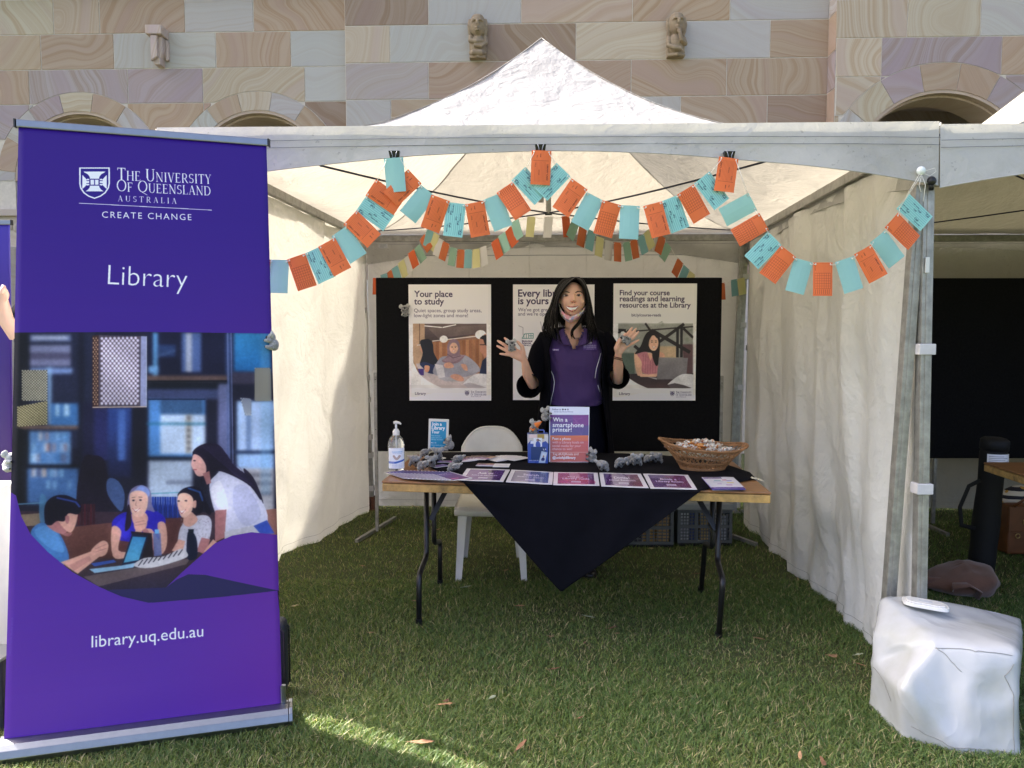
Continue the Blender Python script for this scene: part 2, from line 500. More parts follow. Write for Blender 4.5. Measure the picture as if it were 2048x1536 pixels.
# ================================================================== SANDSTONE BUILDING
WY = 9.0
def wy(x): return WY - .035 * x
def wpt(px, py, off):
 """point of the wall face (standing 'off' proud of the main plane) seen at a pixel -> (x, z)"""
 p = at(px, py, 1.0)
 Y = (WY - off) / (1 + .035 * p.x)
 return p.x * Y, CAMH + (p.z - CAMH) * Y
bld = thing('sandstone_building', 'large building faced with banded sandstone blocks and round arches, behind the white tents', 'building', (0, WY, 0))
BTOP = 9.4
CREAM, GREY, TAN, MAUVE, BROWN = (.42, .36, .27), (.375, .36, .33), (.36, .275, .195), (.32, .27, .265), (.27, .205, .15)
TANL = (.39, .32, .235)
OFFS = {'L': -.12, 'C': 0.0, 'R': .22}
secx = {}
xl = wpt(691, 150, 0)[0]; xr = wpt(1655, 150, .0)[0]
secx['L'] = (-16.0, xl); secx['C'] = (xl, xr); secx['R'] = (wpt(1672, 100, .22)[0], 16.0)
AR = []      # arches: (section, cx, cz, Ro, Ri, joints)
def arch(sec, apx, apy, Rpx, thpx, rot0, step):
 x, zt = wpt(apx, apy, OFFS[sec]); x2, zb = wpt(apx, apy + Rpx, OFFS[sec])
 Ro = (zt - zb); Ri = Ro - thpx / Rpx * Ro
 AR.append((sec, x, zb, Ro, Ri, rot0, step))
arch('L', 157, 185, 176, 37, 79.8, 23.3)
arch('L', 514, 183, 176, 37, 79.8, 23.3)
arch('R', 1888, 125, 242, 54, 82.0, 19.7)
sp = AR[1][1] - AR[0][1]
AR.append(('L', AR[0][1] - sp, AR[0][2], AR[0][3], AR[0][4], 79.8, 23.3))
AR.append(('L', AR[0][1] - 2 * sp, AR[0][2], AR[0][3], AR[0][4], 79.8, 23.3))
AR.append(('R', AR[2][1] + 4.1, AR[2][2], AR[2][3], AR[2][4], 82.0, 19.7))
def clip_rect(sec, x0, x1, z0, z1, useRo=True, g=.005):
 """pieces (polygons) of a rectangle left over once the arches are cut out of it"""
 x0 += g; x1 -= g; z0 += g; z1 -= g
 cs = [a for a in AR if a[0] == sec]
 def low(x):
  b = z0
  for a in cs:
   r = (a[3] + g) if useRo else a[4]
   if abs(x - a[1]) < r:
    b = max(b, a[2] + math.sqrt(r * r - (x - a[1]) ** 2))
  return b
 if all(low(x0 + (x1 - x0) * k / 20) <= z0 + 1e-6 for k in range(21)):
  return [[(x0, z0), (x1, z0), (x1, z1), (x0, z1)]]
 n = max(14, int((x1 - x0) / .04)); cols = [x0 + (x1 - x0) * k / n for k in range(n + 1)]
 for a in cs:
  r = (a[3] + g) if useRo else a[4]
  for q in (a[1] - r - 1e-4, a[1] - r + 1e-4, a[1] + r - 1e-4, a[1] + r + 1e-4):
   if x0 < q < x1: cols.append(q)
 cols.sort()
 out = []; cur = []
 for x in cols:
  b = low(x)
  if b < z1 - .012: cur.append((x, b))
  else:
   if len(cur) > 1: out.append(cur)
   cur = []
 if len(cur) > 1: out.append(cur)
 return [c + [(c[-1][0], z1), (c[0][0], z1)] for c in out]
def put_stone(sec, poly, col, al=.6, name='stone', proud=.006, th=.05):
 off = OFFS[sec]
 cx = sum(p[0] for p in poly) / len(poly); cz = sum(p[1] for p in poly) / len(poly)
 mb = MB()
 mb.prism([(x, wy(x) - off - proud, z) for x, z in poly], (0, th, 0))
 c = Vector((cx, wy(cx) - off, cz))
 me = mb.mesh(name, STONE, off=c, bevel=.0025 if len(poly) < 12 else 0, seg=1)
 o = bpy.data.objects.new(name, me); COL.objects.link(o); o.parent = bld
 o.location = c - Vector(bld.location)
 o.color = tuple(col) + (al,)
 return o
def jit(c, k=.05):
 f = random.uniform(1 - k, 1 + k)
 return tuple(x * f * random.uniform(.98, 1.02) for x in c)
G, C_, T, U, B, Q = GREY, CREAM, TAN, MAUVE, BROWN, TANL
ROWS = [
 ('L', 350, -5, 66, [-12, 107, 199, 370, 507, 691], [(C_, .4), (Q, .3), (T, .3), (G, 1.), (T, .25)]),
 ('L', 350, 66, 137, [-30, 82, 228, 322, 432, 582, 691], [(T, .7), (T, .2), (G, .9), ((.40, .38, .33), 1.), (T, .4), (G, 1.1)]),
 ('L', 350, 137, 206.5, [-80, 59, 256, 406, 610, 691], [(T, .5), (U, .1), (U, .7), (C_, .2), (G, 1.1)]),
 ('L', 350, 206.5, 277, [-20, 60, 256, 408, 610, 691], [(U, .6), (G, 1), (T, .3), (T, .3), (B, .1)]),
 ('C', 1024, -27, 47.7, [691, 857, 1042, 1265, 1460, 1645], [(B, .25), (G, 1.1), (Q, .1), (T, .15), (G, .9)]),
 ('C', 1024, 47.7, 122.7, [691, 780, 972, 1152, 1350, 1540, 1645], [(C_, .7), (G, .95), (B, -.1), (C_, .6), (G, 1.15), (T, .4)]),
 ('C', 1024, 122.7, 196.6, [691, 857, 1262, 1453, 1645], [((.36, .32, .29), .75), (T, .25), (T, .15), (T, .1)]),
 ('C', 1024, 196.6, 271, [691, 782, 1060, 1361, 1534, 1645], [(G, .95), (T, .7), (G, 1.), (T, .3), (B, .3)]),
 ('R', 1850, -3, 74.5, [1672, 1815, 1961, 2075], [(C_, .15), (C_, .6), (G, .9)]),
 ('R', 1850, 74.5, 152, [1672, 1763, 2003, 2110], [(C_, .3), (U, .0), (T, .3)]),
 ('R', 1850, 152, 229, [1672, 1760, 1900, 2010, 2110], [(C_, .4), (U, .5), (U, .5), (U, .3)]),
]
rowz = {}
for sec, rx, y0, y1, js, cs in ROWS:
 off = OFFS[sec]
 z1 = wpt(rx, y0, off)[1]; z0 = wpt(rx, y1, off)[1]
 rowz.setdefault(sec, []).append((z0, z1))
 zm = (y0 + y1) / 2
 xs_ = [wpt(j, zm, off)[0] for j in js]
 if sec == 'L': xs_[-1] = xl
 if sec == 'C': xs_[0] = xl; xs_[-1] = xr
 for k in range(len(cs)):
  for poly in clip_rect(sec, xs_[k], xs_[k + 1], z0, z1):
   put_stone(sec, poly, jit(cs[k][0]), cs[k][1])
 pal = [(G, 1.), (C_, .4), (T, .3), (U, .4), (Q, .2), (B, .4)]
 if sec == 'L':
  x = xs_[0]
  while x > -5.4:
   nx = x - random.uniform(.8, 1.5); c = random.choice(pal)
   for poly in clip_rect(sec, nx, x, z0, z1): put_stone(sec, poly, jit(c[0]), c[1])
   x = nx
 if sec == 'R':
  x = xs_[-1]
  while x < 7.2:
   nx = x + random.uniform(.8, 1.5); c = random.choice(pal)
   for poly in clip_rect(sec, x, nx, z0, z1): put_stone(sec, poly, jit(c[0]), c[1])
   x = nx
for sec, (xa, xb) in (('L', (-5.4, xl)), ('C', (xl, xr)), ('R', (secx['R'][0], 7.2))):
 zs = rowz[sec]; hh = zs[0][1] - zs[0][0]
 top = max(z[1] for z in zs); bot = min(z[0] for z in zs)
 rows = [(top + k * hh, top + (k + 1) * hh) for k in range(1)] + [(bot - (k + 1) * hh, bot - k * hh) for k in range(4)]
 for (z0, z1) in rows:
  x = xa - random.uniform(0, .5)
  while x < xb - .1:
   nx = min(xb, x + random.uniform(.8, 1.5))
   if xb - nx < .3: nx = xb
   c = random.choice(pal)
   for poly in clip_rect(sec, max(x, xa), nx, z0, z1): put_stone(sec, poly, jit(c[0]), c[1])
   x = nx
VC = {0: [G, T, G, T, C_, U, G, T], 1: [T, U, T, G, C_, T, G, U], 2: [C_, T, U, T, T, U, C_, G, T]}
for ai, (sec, cx_, cz_, Ro, Ri, rot0, st) in enumerate(AR):
 js = sorted([rot0 + k * st for k in range(-8, 9) if 0 < rot0 + k * st < 180] + [0, 180])
 js = [j for i, j in enumerate(js) if i == 0 or j - js[i - 1] > 5]
 for k in range(len(js) - 1):
  a0, a1 = R(js[k]) + .004, R(js[k + 1]) - .004
  n = 6
  po = [(cx_ + (Ro - .004) * math.cos(a0 + (a1 - a0) * i / n), cz_ + (Ro - .004) * math.sin(a0 + (a1 - a0) * i / n)) for i in range(n + 1)]
  pi_ = [(cx_ + Ri * math.cos(a1 - (a1 - a0) * i / n), cz_ + Ri * math.sin(a1 - (a1 - a0) * i / n)) for i in range(n + 1)]
  c = VC.get(ai, VC[0])[k % 8]
  put_stone(sec, po + pi_, jit(c), random.uniform(.3, .7), name='arch_stone', proud=.008, th=.45)
 for (r0, r1, y0, y1) in ((Ri - .035, Ri + .0, -.05, .03), (Ri - .06, Ri - .036, .035, .40)):
  mb = MB(); n = 40
  for i in range(n):
   a, b_ = PI * i / n, PI * (i + 1) / n
   P_ = []
   for (aa, rr, yy) in ((a, r0, y0), (b_, r0, y0), (b_, r1, y0), (a, r1, y0), (a, r0, y1), (b_, r0, y1), (b_, r1, y1), (a, r1, y1)):
    x = cx_ + rr * math.cos(aa); P_.append((x, wy(x) - OFFS[sec] + yy + .05, cz_ + rr * math.sin(aa)))
   mb.hexa(P_)
  o = mb.build('arch_moulding', STONE, bld); o.color = (.42, .33, .25, .9)
mb = MB()
for sec, (xa, xb) in secx.items():
 off = OFFS[sec]
 for poly in clip_rect(sec, xa, xb, 0, 5.6, useRo=False, g=0):
  mb.prism([(x, wy(x) - off, z) for x, z in poly], (0, .45, 0))
mb.build('wall', MORTAR, bld)
mb = MB()
x0, x1 = xr, secx['R'][0]
mb.add([(x0, wy(x0) - .002, 0), (x1, wy(x1) - .22, 0), (x1, wy(x1) - .22, 6), (x0, wy(x0) - .002, 6)], [(0, 1, 2, 3)])
mb.build('pier_cheek_mortar', MORTAR, bld)
hh = rowz['C'][0][1] - rowz['C'][0][0]; zt = rowz['C'][0][1]
cols = [G, T, U, T, C_, T, G, T]
for k in range(8):
 z1 = zt - k * hh + (hh * .0); z0 = z1 - hh
 mb = MB(); g = .005
 q = lambda f, z: Vector((x0 + (x1 - x0) * f, (wy(x0)) + (-.22) * f - .004, z))
 c = q(.5, (z0 + z1) / 2)
 mb.prism([q(.02, z0 + g), q(.98, z0 + g), q(.98, z1 - g), q(.02, z1 - g)], (-.006, -.004, 0))
 me = mb.mesh('stone', STONE, off=c)
 o = bpy.data.objects.new('stone', me); COL.objects.link(o); o.parent = bld; o.location = c - Vector(bld.location); o.color = jit(cols[k]) + (.3,)
mb = MB()
mb.hexa([(-16, wy(-16), 5.6), (16, wy(16), 5.6), (16, 15, 5.6), (-16, 15, 5.6), (-16, wy(-16), BTOP), (16, wy(16), BTOP), (16, 15, BTOP), (-16, 15, BTOP)])
o = mb.build('upper_wall', STONE, bld); o.color = (.44, .37, .30, .8)
mb = MB(); mb.hexa([(-16, 12.3, 0), (16, 11.6, 0), (16, 12.5, 0), (-16, 13.2, 0), (-16, 12.3, 5.6), (16, 11.6, 5.6), (16, 12.5, 5.6), (-16, 13.2, 5.6)])
o = mb.build('cloister_back_wall', STONE, bld); o.color = (.40, .33, .27, .7)
mb = MB(); mb.hexa([(-16, 9.6, -.02), (16, 8.9, -.02), (16, 12, -.02), (-16, 12.4, -.02), (-16, 9.6, .05), (16, 8.9, .05), (16, 12, .05), (-16, 12.4, .05)])
o = mb.build('cloister_floor', STONE, bld); o.color = (.35, .30, .25, .9)
for x in (-16, 16):
 mb = MB(); mb.box((x, 11, 2.8), (.4, 4, 5.6))
 o = mb.build('end_wall', STONE, bld); o.color = (.40, .34, .28, .8)
mb = MB(); a = at(1800, 205, 10.2); b_ = at(2000, 212, 10.2); mb.beam(a + Vector((-1, 0, 0)), b_ + Vector((1, 0, 0)), .3, .10)
o = mb.build('cloister_beam', STONE, bld); o.color = (.40, .34, .28, .9)
mb = MB()
off = -.12
a = wpt(20, 480, off); xx, zz = a
for (z0, z1, w_, pr) in ((-.1, .0, .36, .07), (0, .28, .30, .05), (.28, .36, .40, .10)):
 mb.box((xx, wy(xx) - off - pr / 2, zz + (z0 + z1) / 2), (w_, pr + .02, z1 - z0))
for k in range(5):
 mb.ball((xx - .12 + .06 * k, wy(xx) - off - .06, zz + .14 + .03 * (k % 2)), (.03, .03, .06), 8, 6)
mb.tube([(xx, wy(xx) - off - .05, 0), (xx, wy(xx) - off - .05, zz - .1)], .13, 16)
o = mb.build('capital', STONE, bld, bevel=.006); o.color = (.44, .38, .31, .9)
x0c, z0c = wpt(306, 64, -.12); x1c, z1c = wpt(343, 138, -.12)
mb = MB(); w_ = x1c - x0c; h_ = z0c - z1c
yb = wy(x0c) + .12
mb.box((x0c + w_ * .46, yb - .10, z0c - h_ * .11), (w_ * .9, .22, h_ * .24))
o1 = [(0.18, .24), (.78, .24), (.78, .66), (.66, .80), (.66, .98), (.30, .98), (.24, .80), (.18, .7)]
mb.prism([(x0c + w_ * u, yb - .14, z0c - h_ * v) for u, v in o1], (0, .16, 0))
mb.prism([(x0c + w_ * u, yb - .06, z0c - h_ * v) for u, v in ((.78, .24), (.95, .30), (.95, .80), (.78, .82))], (0, .07, 0))
mb.prism([(x0c + w_ * u, yb - .19, z0c - h_ * v) for u, v in ((.24, .24), (.60, .24), (.60, .80), (.24, .92))], (0, .05, 0))
o = mb.build('corbel', STONE, bld, bevel=.01); o.color = (.46, .38, .33, .5)
o['label'] = 'plain stepped stone corbel on the wall'
def carve(px0, px1, py0, py1, kind):
 """one of the two small carved stone figures: big head over folded arms"""
 xa, za = wpt(px0, py0, 0); xb, zb = wpt(px1, py1, 0)
 W, H = xb - xa, za - zb
 cx_ = (xa + xb) / 2; y0 = wy(cx_)
 def P(u, v, w_): return (cx_ + (u - .5) * W, y0 - w_ * W, za - v * H)
 mb = MB()
 s = W
 mb.box(P(.5, .56, .12), (W * .92, W * .35, H * .86))                     # block it is cut from
 mb.ball(P(.5, .26, .42), (.42 * s, .42 * s, .245 * H), 16, 12)           # head
 mb.ball(P(.5, .34, .62), (.26 * s, .22 * s, .13 * H), 12, 8)             # jaw
 mb.ball(P(.5, .10, .40), (.36 * s, .34 * s, .10 * H), 12, 8)
 mb.tube([P(.5, .21, .84), P(.5, .27, 1.02), P(.5, .32, .98)], [.06 * s, .09 * s, .11 * s], 8)   # nose
 mb.tube([P(.20, .215, .68), P(.34, .19, .88), P(.48, .215, .90)], .06 * s, 6)
 mb.tube([P(.80, .215, .68), P(.66, .19, .88), P(.52, .215, .90)], .06 * s, 6)
 for u in (.35, .65): mb.ball(P(u, .245, .72), (.075 * s, .07 * s, .016 * H), 8, 6)
 mb.tube([P(.36, .375, .80), P(.5, .368, .92), P(.64, .375, .80)], .045 * s, 6)
 mb.tube([P(.38, .415, .78), P(.5, .42, .88), P(.62, .415, .78)], .045 * s, 6)
 for sg in (-1, 1):
  mb.tube([P(.5 + sg * .42, .10, .30), P(.5 + sg * .47, .25, .35), P(.5 + sg * .42, .42, .30), P(.5 + sg * .36, .50, .28)], [.09 * s, .11 * s, .10 * s, .07 * s], 8)
 mb.ball(P(.5, .70, .30), (.40 * s, .34 * s, .26 * H), 14, 10)            # body
 if kind == 0:
  mb.tube([P(.12, .50, .35), P(.10, .62, .55), P(.45, .66, .70), P(.85, .64, .62)], [.13 * s, .14 * s, .12 * s, .09 * s], 8)
  mb.tube([P(.92, .50, .35), P(.94, .66, .5), P(.70, .76, .68), P(.30, .74, .66)], [.13 * s, .14 * s, .12 * s, .09 * s], 8)
  mb.tube([P(.10, .86, .3), P(.30, .90, .66), P(.70, .90, .66), P(.90, .86, .3)], [.12 * s, .15 * s, .15 * s, .12 * s], 8)
  mb.tube([P(.08, .96, .3), P(.5, .98, .6), P(.92, .96, .3)], .09 * s, 8)
 else:
  mb.tube([P(.90, .55, .3), P(.95, .72, .5), P(.68, .66, .75), P(.58, .50, .82)], [.12 * s, .13 * s, .11 * s, .10 * s], 8)
  mb.ball(P(.56, .47, .80), (.13 * s, .12 * s, .05 * H), 8, 6)
  mb.tube([P(.10, .55, .3), P(.05, .76, .5), P(.35, .84, .72), P(.72, .86, .70)], [.12 * s, .14 * s, .12 * s, .11 * s], 8)
  for k in range(4): mb.tube([P(.60 + .05 * k, .83 + .03 * k, .76), P(.80 + .03 * k, .86 + .03 * k, .70)], .035 * s, 5)
  mb.tube([P(.06, .95, .3), P(.5, .97, .62), P(.94, .95, .3)], .10 * s, 8)
 o = mb.build('carved_figure', STONE, bld, smooth=True)
 rm = o.modifiers.new('fuse', 'REMESH'); rm.mode = 'VOXEL'; rm.voxel_size = W / 34; rm.use_smooth_shade = True
 o.color = (.25, .195, .125, .8)
 o['label'] = 'carved stone face with arms crossed below' if kind == 0 else 'carved stone face of a man resting his chin on his hand'
carve(938, 974, 35, 122, 0)
carve(1332, 1368, 32, 119, 1)
# ================================================================== TENTS
def make_tent(FL, FR, BR, BL, ze, pk, label, leftwall, rightwall, ours):
 FL, FR, BR, BL = [Vector((a[0], a[1], ze)) for a in (FL, FR, BR, BL)]
 pk = Vector(pk)
 t = thing('gazebo', label, 'gazebo', ((FL.x + FR.x) / 2, (FL.y + BL.y) / 2, 0), group=None)
 H = pk.z - ze
 sides = [('front', FL, FR), ('right', FR, BR), ('back', BR, BL), ('left', BL, FL)]
 for nm, a, b in sides:
  mb = MB()
  def fn(u, v, a=a, b=b):
   e = a.lerp(b, u)
   p = e.lerp(pk, v)
   z = ze + H * (v ** 1.9)
   edge = math.sin(PI * u) * math.sin(PI * min(1, v * 1.0))
   z -= .05 * edge * (1 - v)
   z += .007 * mn.noise(Vector((p.x * 5, p.y * 5, 1))) + .004 * mn.noise(Vector((p.x * 14, p.y * 14, 3)))
   if v < .02: z = ze + .004
   return Vector((p.x, p.y, z))
  mb.sheet(fn, 60, 50)
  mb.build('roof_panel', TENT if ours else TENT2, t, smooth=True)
 for c in (FL, FR, BR, BL):
  path = []
  for k in range(25):
   v = k / 24; p = c.lerp(pk, v); path.append(Vector((p.x, p.y, ze + H * v ** 1.9 + .002)))
  mb = MB(); mb.tube(path, (.005, .0012), 6); mb.build('roof_seam', TENT, t, smooth=True)
 for nm, a, b in sides:
  d = (b - a).normalized(); out = Vector((d.y, -d.x, 0))
  def drop(u):
   k = abs(2 * u - 1)
   return .100 + .035 * k + .105 * k ** 2.3
  mb = MB()
  def fn(u, v, a=a, b=b):
   p = a.lerp(b, u) + out * (.012 + .012 * v + .006 * math.sin(u * 23) * v + .004 * mn.noise(Vector((u * 14, v * 2, 5))))
   p.z = ze + .006 - drop(u) * v
   return p
  mb.sheet(fn, 60, 6)
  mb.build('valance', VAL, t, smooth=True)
  if nm == 'front' or (nm == 'back'):
   for q in (.40, .54):
    path = []
    for k in range(61):
     u = k / 60; p = fn(u, .3) + out * .009 * (1 if nm == 'front' else -5)
     kk = abs(2 * u - 1)
     p.z = ze - (.045 if q == .40 else .072) - .012 * kk * kk
     path.append(p)
    mb = MB(); mb.tube(path, .0011, 4); mb.build('stitching', STITCH, t)
  path = [fn(k / 60, 1.0) for k in range(61)]
  mb = MB(); mb.tube(path, .0028, 5); mb.build('hem', VAL, t)
 zr = ze - .035
 for nm, a, b in sides:
  d = (b - a).normalized(); inn = Vector((-d.y, d.x, 0))
  A = a + inn * .03 + d * .04; B = b + inn * .03 - d * .04; A.z = B.z = zr
  if nm == 'front': A.z = B.z = ze - .02
  mb = MB(); mb.beam(A, B, .03, .05); mb.build('frame_rail', GALV, t, bevel=.004)
 hub = Vector((pk.x, pk.y, ze + .02))
 mb = MB(); mb.tube([Vector((pk.x, pk.y, ze - .02)), pk - Vector((0, 0, .02))], .016, 10); mb.build('centre_pole', GALV, t)
 for a, b in ((FL.lerp(FR, .5), None), (FR.lerp(BR, .5), None), (BR.lerp(BL, .5), None), (BL.lerp(FL, .5), None)):
  pass
 for c, e in () if ours else ((FL, .18), (FR, .18), (BR, .05), (BL, .05)):
  path = []
  A = c + Vector((0, 0, -.03)); B = Vector((pk.x, pk.y, ze - .02))
  for k in range(9):
   p = A.lerp(B, k / 8); p.z -= .03 * math.sin(PI * k / 8); path.append(p)
  mb = MB(); mb.tube(path, .0045, 6); mb.build('guy_cord', CORD, t, smooth=True)
 return t
ZE = 2.212
PK = at(1083, 76, 4.45)
tent = make_tent((-1.39, 2.985), (1.625, 2.90), (1.84, 5.92), (-1.17, 6.0), ZE, PK,
                 'white gazebo with a peaked roof over the library table and black display board', True, True, True)
PK2 = (3.32, 4.35, 3.14)
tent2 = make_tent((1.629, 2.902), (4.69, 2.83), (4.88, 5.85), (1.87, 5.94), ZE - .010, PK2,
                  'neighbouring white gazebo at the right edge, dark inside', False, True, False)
HEMT = M('hem_thread', (.28, .27, .24), .9)
def wall_sheet(name, par, top, bot, nu, nv, amp, freq, seed, mat=TENTW, out=(0, -1, 0), tuck=0.0):
 """hanging fabric between a polyline 'top' and a polyline 'bot' with folds"""
 def pl(P, u):
  P = [Vector(p) for p in P]
  L_ = [(P[i + 1] - P[i]).length for i in range(len(P) - 1)]; s = u * sum(L_)
  for i, l in enumerate(L_):
   if s <= l or i == len(L_) - 1: return P[i].lerp(P[i + 1], min(1, s / l))
   s -= l
 out = Vector(out)
 def fn(u, v):
  a = pl(top, u); b = pl(bot, u); p = a.lerp(b, v)
  f = mn.noise(Vector((u * freq, v * 1.1, seed))) * 1.0 + .5 * mn.noise(Vector((u * freq * 2.3 + v * 1.5, v * 2.0, seed + 9)))
  cr = 1 - abs(mn.noise(Vector((u * freq * .8 + v * 2.2, v * 3.1 - u * 3, seed + 3)))) * 2.2
  f += .55 * max(0, cr)
  edge = min(1, u * 14, (1 - u) * 14)
  p += out * (amp * f * (.35 + .65 * math.sin(PI * min(1, v * 1.1) * .5 + .2)) * (edge * .8 + .2))
  return p
 mb = MB(); mb.sheet(fn, nu, nv)
 o = mb.build(name, mat, par, smooth=True)
 path = [fn(k / nu, .975) + out * .003 for k in range(nu + 1)]
 mb = MB(); mb.tube(path, .0009, 4); mb.build('stitching', HEMT, o)
 return fn, o
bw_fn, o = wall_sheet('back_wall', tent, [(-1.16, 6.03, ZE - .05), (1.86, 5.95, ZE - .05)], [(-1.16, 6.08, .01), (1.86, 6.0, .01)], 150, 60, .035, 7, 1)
for z in (ZE - .165,):
 path = [bw_fn(k / 60, (ZE - .05 - z) / ZE) + Vector((0, -.004, 0)) for k in range(61)]
 mb = MB(); mb.tube(path, .002, 4); mb.build('stitching', STITCH, o)
for u in (.12, .27, .43, .58, .73, .87):
 path = [bw_fn(u, k / 30) + Vector((0, -.002, 0)) for k in range(31)]
 mb = MB(); mb.tube(path, (.0035, .0015), 4); mb.build('wall_crease', TENTW, o)
LABELM = M('woven_label', (.48, .48, .50), .7)
a = at(757, 492, 5.9); b_ = at(775, 492, 5.9)
mb = MB(); mb.box((a + b_) / 2, (b_.x - a.x, .003, .036)); mb.build('label_patch', LABELM, tent, bevel=.001)
for k, (u0, u1) in enumerate(((.1, .85), (.2, .8), (.15, .6))):
 mb = MB(); mb.box(((a.x + (b_.x - a.x) * (u0 + u1) / 2), 5.8975, a.z + .009 - .009 * k), ((b_.x - a.x) * (u1 - u0), .001, .003)); mb.build('label_text', STITCH, tent)
wall_sheet('side_wall', tent, [(-1.375, 3.12, ZE - .06), (-1.165, 6.0, ZE - .06)],
           [(-1.39, 3.12, .0), (-1.50, 4.6, .0), (-1.14, 6.03, .0)], 150, 60, .065, 8, 5, out=(1, 0, 0))
wall_sheet('side_wall', tent, [(1.625, 2.93, ZE - .07), (1.73, 4.5, ZE - .07), (1.83, 5.78, ZE - .09)],
           [(1.615, 2.93, .0), (1.672, 3.4, .0), (1.72, 4.6, .0), (1.745, 5.52, .0)], 190, 80, .062, 10, 11, out=(-1, 0, 0))
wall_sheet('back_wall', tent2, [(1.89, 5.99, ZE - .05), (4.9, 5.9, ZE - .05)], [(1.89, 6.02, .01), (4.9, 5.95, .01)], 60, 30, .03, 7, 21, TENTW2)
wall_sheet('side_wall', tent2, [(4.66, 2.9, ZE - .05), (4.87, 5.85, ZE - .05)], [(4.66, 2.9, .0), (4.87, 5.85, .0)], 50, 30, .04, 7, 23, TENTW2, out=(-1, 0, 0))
STRAP = M('pale_strap', (.55, .53, .52), .7, bump=.3)
RUST = M('rusty_steel', (.16, .065, .035), .9, .35, 30, bump=.5)
WPAINT = M('white_scuff', (.62, .62, .58), .6)
def post(par, a, b, wd=.045, straps=(), foot=None, rot=0):
 a, b = Vector(a), Vector(b)
 mb = MB(); mb.beam(a, b, wd, wd, up=(0, 1, 0));
 d = Vector((0, -wd / 2 - .0015, 0)); mb.beam(a + d, b + d, wd * .32, .003, up=(0, 1, 0))
 p = mb.build('post', GALV, par, bevel=.003)
 for f in straps:
  c = a.lerp(b, f); mb = MB(); mb.box(c + Vector((0, -.004, 0)), (wd + .022, wd + .014, .042)); mb.build('strap', STRAP, par, bevel=.003)
 if foot:
  c = b; mb = MB(); mb.beam(c + Vector((0, 0, .11)), c, wd + .006, wd + .006, up=(0, 1, 0)); mb.box(c + Vector((0, 0, .004)), (.10, .10, .008)); mb.build('post_foot', foot, par)
 return p
post(tent, at(717, 462, 5.98), Vector((-1.143, 5.98, 0)), .048, (.28, .36, .52, .60, .735, .80, .92), RUST)
post(tent, at(1491, 462, 5.90), Vector((1.77, 5.90, 0)), .045, (.16, .33, .55, .78), GALV)
post(tent, at(1484, 470, 5.86), Vector((1.735, 5.86, 0)), .032, ())
pa = at(1838, 372, 2.93); pb = atz(1781, 1290, 0)
post(tent, pa, Vector((1.535, 3.0, 0)), .042, ())
post(tent, (-1.36, 3.06, ZE - .02), (-1.365, 3.08, 0), .048, (.3, .6), GALV)
post(tent2, at(1853, 362, 2.93), Vector((1.640, 2.93, 0)), .042, (.325, .60), GALV)
post(tent2, (1.89, 5.90, ZE - .02), (1.89, 5.90, 0), .045, (.4,), GALV)
post(tent2, (4.66, 2.86, ZE - .02), (4.66, 2.86, 0), .045, (.4,), GALV)
post(tent2, (4.84, 5.82, ZE - .02), (4.84, 5.82, 0), .045, (.4,), GALV)
for y_, h_ in ((530, .05),):
 c = at(1855, y_, 2.90); mb = MB(); mb.box(c, (.016, .004, .06)); mb.build('paint_scuff', WPAINT, tent2, bevel=.002)
mb = MB(); mb.ball(at(1863, 362, 2.88), (.017, .017, .018), 14, 10); mb.tube([at(1863, 366, 2.88), at(1862, 380, 2.89)], .009, 8)
mb.build('end_knob', BLACKPL, tent2, smooth=True)
mb = MB(); mb.tube([at(1097, 384, 4.5), at(1097, 428, 4.5)], .016, 10); mb.build('centre_pole', GALV, tent)
mb = MB(); mb.tube([at(1090, 428, 4.5), at(1104, 428, 4.5)], .008, 8); mb.build('cord_ring', BLACKMET, tent)
for (p0, p1) in (((640, 331, 3.1), (1097, 426, 4.5)), ((1535, 322, 3.1), (1097, 426, 4.5)), ((752, 462, 5.9), (1097, 426, 4.5)), ((1500, 462, 5.9), (1097, 426, 4.5))):
 A, B = at(*p0), at(*p1)
 mb = MB(); mb.tube([A.lerp(B, k / 8) - Vector((0, 0, .015 * math.sin(PI * k / 8))) for k in range(9)], .0045, 6); mb.build('guy_cord', CORD, tent)
# ================================================================== PRINTED SURFACES (painted here, pixel by pixel)
_fc = {}
def glyphs(s, weight=0.0, spacing=1.0, shear=0.0):
 k = (s, weight, spacing, shear)
 if k in _fc: return _fc[k]
 cu = bpy.data.curves.new('lettering', 'FONT')
 cu.body = s; cu.size = 1; cu.offset = weight; cu.space_character = spacing; cu.resolution_u = 3; cu.shear = shear
 ob = bpy.data.objects.new('lettering', cu)
 COL.objects.link(ob)
 dg = bpy.context.evaluated_depsgraph_get()
 ev = ob.evaluated_get(dg)
 me = bpy.data.meshes.new_from_object(ev)
 me.calc_loop_triangles()
 co = np.zeros(len(me.vertices) * 3); me.vertices.foreach_get('co', co); co = co.reshape(-1, 3)[:, :2]
 ti = np.zeros(len(me.loop_triangles) * 3, np.int32); me.loop_triangles.foreach_get('vertices', ti); ti = ti.reshape(-1, 3)
 bpy.data.objects.remove(ob); bpy.data.curves.remove(cu); bpy.data.meshes.remove(me)
 _fc[k] = (co, ti)
 return _fc[k]
